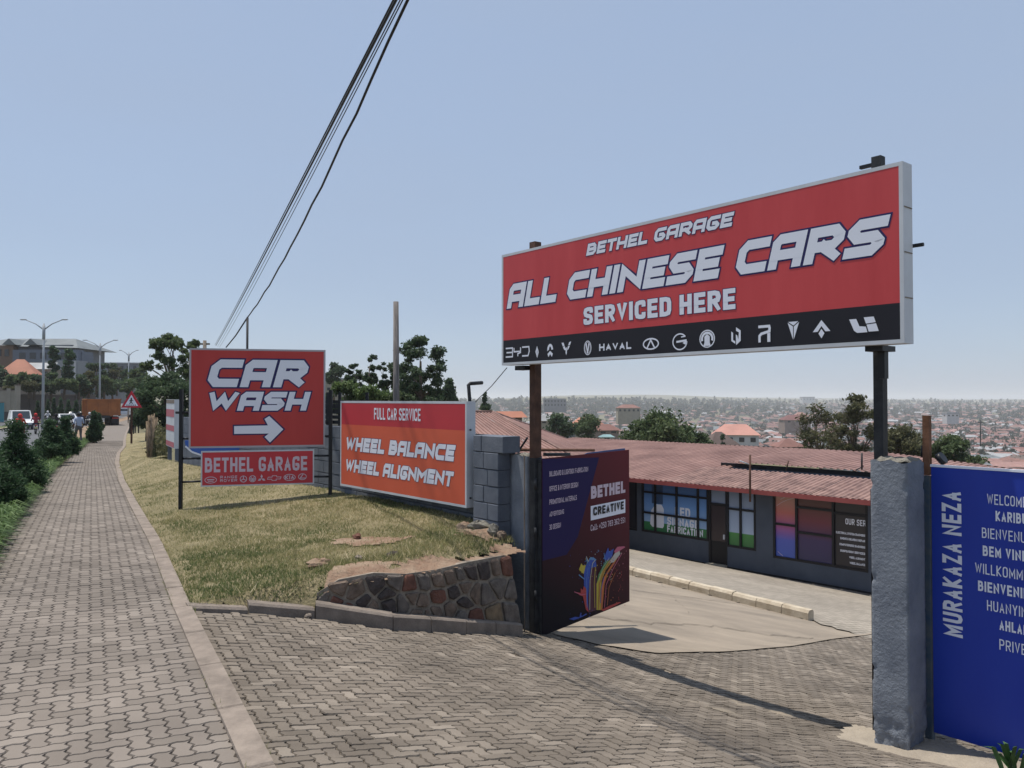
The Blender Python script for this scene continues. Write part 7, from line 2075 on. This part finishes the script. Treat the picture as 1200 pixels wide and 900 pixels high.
LBL = ['leftmost hillside tree under the orange roof', 'shrubby tree between the orange roof and the pale wall', 'tree directly below the cypresses on the left', 'rounded clipped tree above the left end of the roadside wall', 'dark tree behind the nearest street lamp', 'tree below the right cypress', 'tree in front of the grey annex', 'tree right of the annex column', 'tall tree right of the annex roof', 'tree above the lorry', 'tree left of the modern building', 'tree in front of the modern building', 'tree at the foot of the farthest street lamp', 'tree left of the airy tree', 'dark tree low behind the warning sign', 'small dark tree on the skyline right of the large house', 'tree between the lorry and the modern building', 'tree above the warning sign', 'tree cut by the left edge above the orange roof', 'low rounded bush beside the pale gate columns', 'bush just above the lorry body', 'bush at the right end of the roadside wall']
for k, (a, lb) in enumerate(zip(XT, LBL)):
    px, yt, yb, Y, w_ = a
    tree_at('roadside_tree', lb, px, yt, yb, Y, w_, n_leaf=2200, leaf=.24, n_blob=14, seed=120 + k, trunk_r=.15, limbs=4, mleaf=('leaf_dk', 'leaf', 'leaf_dk', 'leaf_olive')[k % 4], group='trees on the slope across the road')

# ================================================================== the town in the valley
_VT = {}
def vy(py, ang):
    """distance at which the ground is seen on photo row py in direction ang"""
    k = round(600 + 906 * math.tan(ang), -1)
    if k not in _VT:
        lst = []; r = 90; top = 1e9; tx = (k - 600) / 906
        while r < 6000:
            z = H(tx * r, r); row = 450 - 906 * math.tan(math.atan2(z, r) - PITCH)
            if row < top: lst.append((row, r)); top = row
            r *= 1.012
        _VT[k] = lst
    for row, r in _VT[k]:
        if row <= py: return r if r > 90 else None
    return None
ROOFM['salmon'] = mat('roof_salmon', (.42, .21, .17), .65, .12, .4)
house('hipped_house', 'white walled house with a large pink hipped roof beyond the middle of the yard roof', 862, 150, 521, 50, 12, 12, 'white', 'salmon', -.25, 4)
house('brown_roofed_house', 'house with a brown hipped roof just left of the pink roofed white house', 842, 118, 524, 34, 3, 15, 'tan', 'brown', .3, 2, ridge_f=.2)
house('pink_gabled_house', 'small house with pink pointed roof just above the yard roof, right of the white house', 923, 120, 526, 30, 3, 9, 'pink', 'rust', .1, 2, ridge_f=.1)
house('orange_roof_house', 'house with a broad orange tiled roof seen right of the rusty billboard post', 688, 190, 505, 38, 6, 10, 'cream', 'orange', -.2, 3)
house('small_pink_house', 'low house with a dull pink roof beneath the orange roofed house', 708, 150, 509, 28, 5, 7, 'pink', 'rust', .4, 2)
house('teal_roofed_hut', 'small hut with a pale teal roof above the yard roof left of the dark treetop', 711, 130, 516, 13, 4, 3, 'white', 'teal', 0, 1)
house('pale_teal_house', 'house with a pale blue grey roof right beside the rusty billboard post', 640, 150, 497, 20, 4, 7, 'cream', 'pale', .3, 2)
house('brick_gable_house', 'orange brick house with tiled gable behind the hipped roof left of the rusty post', 596, 75, 492, 26, 3, 7, 'brown', 'orange', .5, 1, gable=True)
house('long_red_house', 'long house with a red roof high among trees under the billboard', 736, 420, 484, 26, 6, 4, 'cream', 'rust', 0, 5)
house('terraced_villa', 'stacked grey villa with balconies left of the broad treetop under the billboard', 776, 400, 493, 22, 9, 3, 'grey', 'pale', 0, 4, storeys=3)
house('long_shed', 'long low shed with a pale flat roof above the yard roof by the rusty post', 662, 170, 511, 22, 4, 1, 'grey', 'pale', 0, 2, flat=True)
house('office_block', 'long grey office block on the skyline right of the rusty post', 650, 900, 477, 26, 9, 1, 'grey', 'pale', 0, 7, storeys=2, flat=True)
house('skyline_block', 'pale flat block on the skyline left of the thin leafless tree', 946, 2300, 470, 14, 4, 1, 'white', 'pale', 0, 4, flat=True)
house('domed_hall', 'hall with a pale rounded roof in the town left of the thin leafless tree', 938, 520, 492, 17, 4, 5, 'white', 'pink', 0, 3, ridge_f=.3)
house('wide_pink_house', 'wide house with a dull red roof below the pale rounded hall', 931, 480, 496, 30, 4, 6, 'pink', 'maroon', 0, 3)
house('white_villa', 'white flat villa standing out in the town right of the rusty square post', 1114, 700, 489, 14, 4, 2, 'white', 'pale', 0, 3, flat=True)
rk = ['rust', 'rust', 'pink', 'brown', 'maroon', 'pale', 'brown', 'rust', 'grey']
wk_ = ['cream', 'tan', 'white', 'pink', 'brown', 'grey']
hm = {}
for i, r_ in enumerate(rk):
    for v in range(2):
        w_ = (11, 15)[v]; d = (8, 9)[v]; h = (2.9, 3.3)[v]
        hm[(i, v)] = (MB().box((0, 0, h / 2 - 3), (w_, d, h + 6)).mesh('house', WALLM[wk_[(i + v) % 6]]), hip_roof(w_, d, h, 1.9 + v * .5, ridge_f=.35 + .3 * v, gable=(i % 3 == 1)).mesh('roof', ROOFM[r_]))
kinds = {'rust': 'small rust-roofed house in the valley town', 'pink': 'small pink-roofed house in the valley town', 'brown': 'small brown-roofed house in the valley town', 'maroon': 'small maroon-roofed house in the valley town', 'pale': 'small pale-roofed house in the valley town', 'grey': 'small grey-roofed house in the valley town'}
def where(px, y):
    z_ = ', near' if y < 450 else (', midway' if y < 800 else ', far off')
    return z_ + (' left of the rusty billboard post' if px < 617 else ' right of the rusty post' if px < 700 else ' under the billboard centre' if px < 840 else ' left of the leafless tree' if px < 930 else ' behind the leafless tree' if px < 1030 else ' right of the black post' if px < 1085 else ' above the blue panel')
spots = []
tries = 0
rr = random.Random(21)
while len(spots) < 2600 and tries < 16000:
    tries += 1
    px = rr.uniform(545, 1240); py = 474 + 80 * rr.random() ** 1.25
    if px < 900 and rr.random() < .35: continue
    Y = vy(py, math.atan((px - 600) / 906))
    if Y is None or Y < 170: continue
    x = (px - 600) / 906 * Y
    if any(abs(x - a) < 11 and abs(Y - b) < 9 for a, b, _ in spots[-300:]): continue
    spots.append((x, Y, px))
spots.sort(key=lambda s: s[1])
SV, SF, SM = [], [], []
far_mb = MB(); allr = list(ROOFM.values()); allw = list(WALLM.values()); mats_ = allr + allw
for n_, (x, y, px) in enumerate(spots):
    i = rr.randrange(len(rk)); v = rr.randrange(2); rz = rr.choice([0, .2, -.3, .9, 1.57, 1.2, 2.2]) + rr.uniform(-.1, .1); z = H(x, y)
    if n_ < 285:
        o = bpy.data.objects.new('house', hm[(i, v)][0]); COL.objects.link(o); o.location = (x, y, z); o.rotation_euler = (0, 0, rz)
        s_ = rr.uniform(.9, 1.35); o.scale = (s_, s_, rr.uniform(.85, 1.2)); tag(o, kinds[rk[i]] + where(px, y), 'house', 'houses of the valley town')
        q = bpy.data.objects.new('roof', hm[(i, v)][1]); COL.objects.link(q); q.parent = o
    else:
        w_, d, h = rr.uniform(10, 17), rr.uniform(8, 11), rr.uniform(3, 5.5); c_, s_ = math.cos(rz), math.sin(rz)
        mb = MB(); mb.box((0, 0, h / 2 - 3), (w_, d, h + 6), 0, len(allr) + wk_.index(rr.choice(wk_)) % len(allw)); hip_roof(w_, d, h, 2.1, list(ROOFM).index(rk[i]), mb=mb, gable=rr.random() < .4)
        far_mb.add([(a * c_ - b * s_ + x, a * s_ + b * c_ + y, e + z) for a, b, e in mb.v], [f for f in mb.f]); far_mb.m[-len(mb.m):] = mb.m
far_mb.build('distant_houses', mats_, kind='stuff')
# trees of the town
protos = []
for k, (h, w_, shp, ml) in enumerate(((9, 8, 'round', 'leaf_town'), (7, 8, 'round', 'leaf_dk'), (13, 6, 'round', 'leaf_town'), (12, 5, 'cone', 'leaf_town'), (6, 6, 'round', 'leaf_olive'))):
    lm, tm = tree_meshes(h, w_, h * .75, 420, .55, 9, 300 + k, .22, shape=shp, limbs=2, mleaf=ml)
    bmv = bmesh.new(); bmv.from_mesh(lm)
    for f in bmv.faces: f.material_index = 0
    n0 = len(bmv.faces); bmv.from_mesh(tm); bmv.faces.ensure_lookup_table()
    for f in bmv.faces[n0:]: f.material_index = 1
    me = bpy.data.meshes.new('town_tree'); bmv.to_mesh(me); bmv.free(); me.materials.append(M[ml]); me.materials.append(M['trunk']); protos.append(me)
TL = ['dark rounded tree among the town houses', 'green rounded tree among the town houses', 'tall dark tree among the town houses', 'pointed dark tree among the town houses', 'small olive tree among the town houses']
tsp = []
while len(tsp) < 3600:
    px = rr.uniform(530, 1250); py = 470.5 + 80 * rr.random() ** 1.4
    if px < 920 and rr.random() < .5: py = rr.uniform(470, 486)
    Y = vy(py, math.atan((px - 600) / 906))
    if Y is None:
        if rr.random() < .5: continue
        Y = rr.uniform(2500, 4000)
    if Y < 330: continue
    tsp.append(((px - 600) / 906 * Y + rr.uniform(-6, 6), Y, px))
tsp.sort(key=lambda s: s[1])
pv = []
for me in protos:
    v = np.empty(len(me.vertices) * 3, np.float32); me.vertices.foreach_get('co', v); pv.append(v.reshape(-1, 3))
Vf, Ff, Rf = [], [], []; bb_ = 0
for n_, (x, y, px) in enumerate(tsp):
    k = rr.randrange(5); s_ = rr.uniform(.5, .95) * (1.0 if y < 1400 else 1.5); z = H(x, y) - .3
    if n_ < 290:
        o = bpy.data.objects.new('town_tree', protos[k]); COL.objects.link(o); o.location = (x, y, z); o.scale = (s_,) * 3; o.rotation_euler = (0, 0, rr.uniform(0, 6.28)); tag(o, TL[k] + where(px, y), 'tree', 'trees among the houses of the valley town')
    else:
        m = 46 if y < 1500 else 26; h = rr.choice([7, 9, 12, 14]) * s_; w_ = rr.uniform(5, 10) * s_
        d = rng.normal(size=(m, 3)); d /= np.linalg.norm(d, axis=1)[:, None]; C = d * rng.uniform(.5, 1, m)[:, None] * np.array([w_ / 2, w_ / 2, h / 2]) + np.array([x, y, z + h * .5])
        V, F = leaf_quads(C, 1.5 * s_ * (1 if y < 1500 else 1.5), rng, .7); Vf.append(V); Ff.append(F + bb_); bb_ += len(V); Rf.append(np.clip(rng.normal(.35, .25, m), 0, 1))
link('distant_trees', np_mesh('distant_trees', np.concatenate(Vf), np.concatenate(Ff), M['leaf_town'], rnd=np.concatenate(Rf)), kind='stuff')
# thin mast in the town
q = P(1149, 523, 260); mt = thing('radio_mast', 'thin dark mast standing in the town right of the green treetop', 'mast', tuple(q))
MB().tube([q, P(1149, 492, 260)], .18, 6).build('mast_pole', M['blacksteel'], mt); MB().tube([P(1146, 495, 260), P(1152, 495, 260)], .1, 5).build('cross_arm', M['blacksteel'], mt)

# ================================================================== overhead wires and the poles carrying them
up = P(240, 399, 55); upo = thing('utility_pole', 'grey utility pole whose top shows above the left corner of the car wash sign', 'pole', (up.x, up.y, -2.8))
MB().tube([(up.x, up.y, -2.9), (up.x, up.y, up.z)], [.16, .12], 10).build('shaft', M['trunk_p'], upo)
MB().box((up.x, up.y, up.z - .25), (.7, .12, .12)).build('cross_arm', M['trunk_p'], upo)
rod = P(290, 372, 20); ro = thing('service_pole', 'thin black service pole rising behind the car wash sign', 'pole', (rod.x, rod.y, -1.8))
MB().tube([(rod.x, rod.y, -1.9), tuple(rod)], .03, 6).build('shaft', M['black'], ro)
def wire(label, p_far, p_near, sag, r_, ext=2.2, n=26):
    a, b = Vector(p_far), Vector(p_near); e = a + (b - a) * ext; pts = []
    # catenary-like dip between far pole and the pole behind the viewer
    for i in range(n + 1):
        t = (i / n) ** 1.0 * ext; p = a + (b - a) * t
        p = p + Vector((0, 0, -sag * 4 * (t / ext) * (1 - t / ext))) + Vector((0, 0, sag * 4 * (1 / ext) * (1 - 1 / ext) * t))
        pts.append(p)
    o = MB().tube(pts, r_, 5, caps=True).build('overhead_wire', M['black']); tag(o, label, 'wire', 'overhead wires'); return o
for k, (fx, fy, nx, r_, sg, lb) in enumerate(((252, 404, 463, .012, .35, 'leftmost thin overhead wire of the bundle climbing across the sky'), (253, 405, 466, .018, .45, 'second, thicker overhead wire of the bundle climbing across the sky'), (255, 406, 471, .008, .6, 'thin overhead wire in the middle of the bundle'), (257, 407, 474, .008, .85, 'faint thin overhead wire right of the middle of the bundle'))):
    wire(lb, tuple(P(fx, fy, 54.5)), tuple(P(nx, -4, 8 + k * .12)), sg, r_)
a = Vector(P(265, 407, 26)); b = Vector(rod); o = MB().tube([a, a.lerp(b, .5) + Vector((0, 0, -.05)), b], .02, 5).build('overhead_cable', M['black']); tag(o, 'black cable dropping left from the thin service pole behind the car wash sign', 'cable')
pn = P(479, -4, 7.2); pts = []
for i in range(31):
    t = i / 30 * 1.5; p = Vector(rod).lerp(pn, t) + Vector((0, 0, -.62 * 4 * (t / 1.5) * (1 - t / 1.5) + .62 * 4 * (1 / 1.5) * (1 - 1 / 1.5) * t)) + Vector((math.sin(i * 2.3) * .008, 0, math.sin(i * 1.7) * .008)); pts.append(p)
o = MB().tube(pts, .016, 6).build('overhead_cable', M['black']); tag(o, 'thick twisted black cable running from the service pole up to the top of the picture', 'cable')
a, b = P(594, 431, 8.95), P(560, 468, 9.9); o = MB().tube([a, a.lerp(b, .5) + Vector((0, 0, -.02)), b, P(540, 490, 10.2)], .005, 4).build('thin_wire', M['blacksteel']); tag(o, 'thin wire slanting from the lower left corner of the billboard to the wall', 'wire')

# ================================================================== hazy air
hb = MB(); hb.box((0, 2000, -15), (25000, 25000, 150))
hz = bpy.data.materials.new('hazy_air'); hz.use_nodes = True; t = hz.node_tree
t.nodes.remove(t.nodes['Principled BSDF']); pvn = t.nodes.new('ShaderNodeVolumePrincipled'); pvn.inputs['Color'].default_value = (.93, .96, 1, 1); pvn.inputs['Density'].default_value = .00021; pvn.inputs['Anisotropy'].default_value = .2
t.links.new(pvn.outputs[0], t.nodes['Material Output'].inputs['Volume'])
hb.build('haze', hz, kind='stuff')
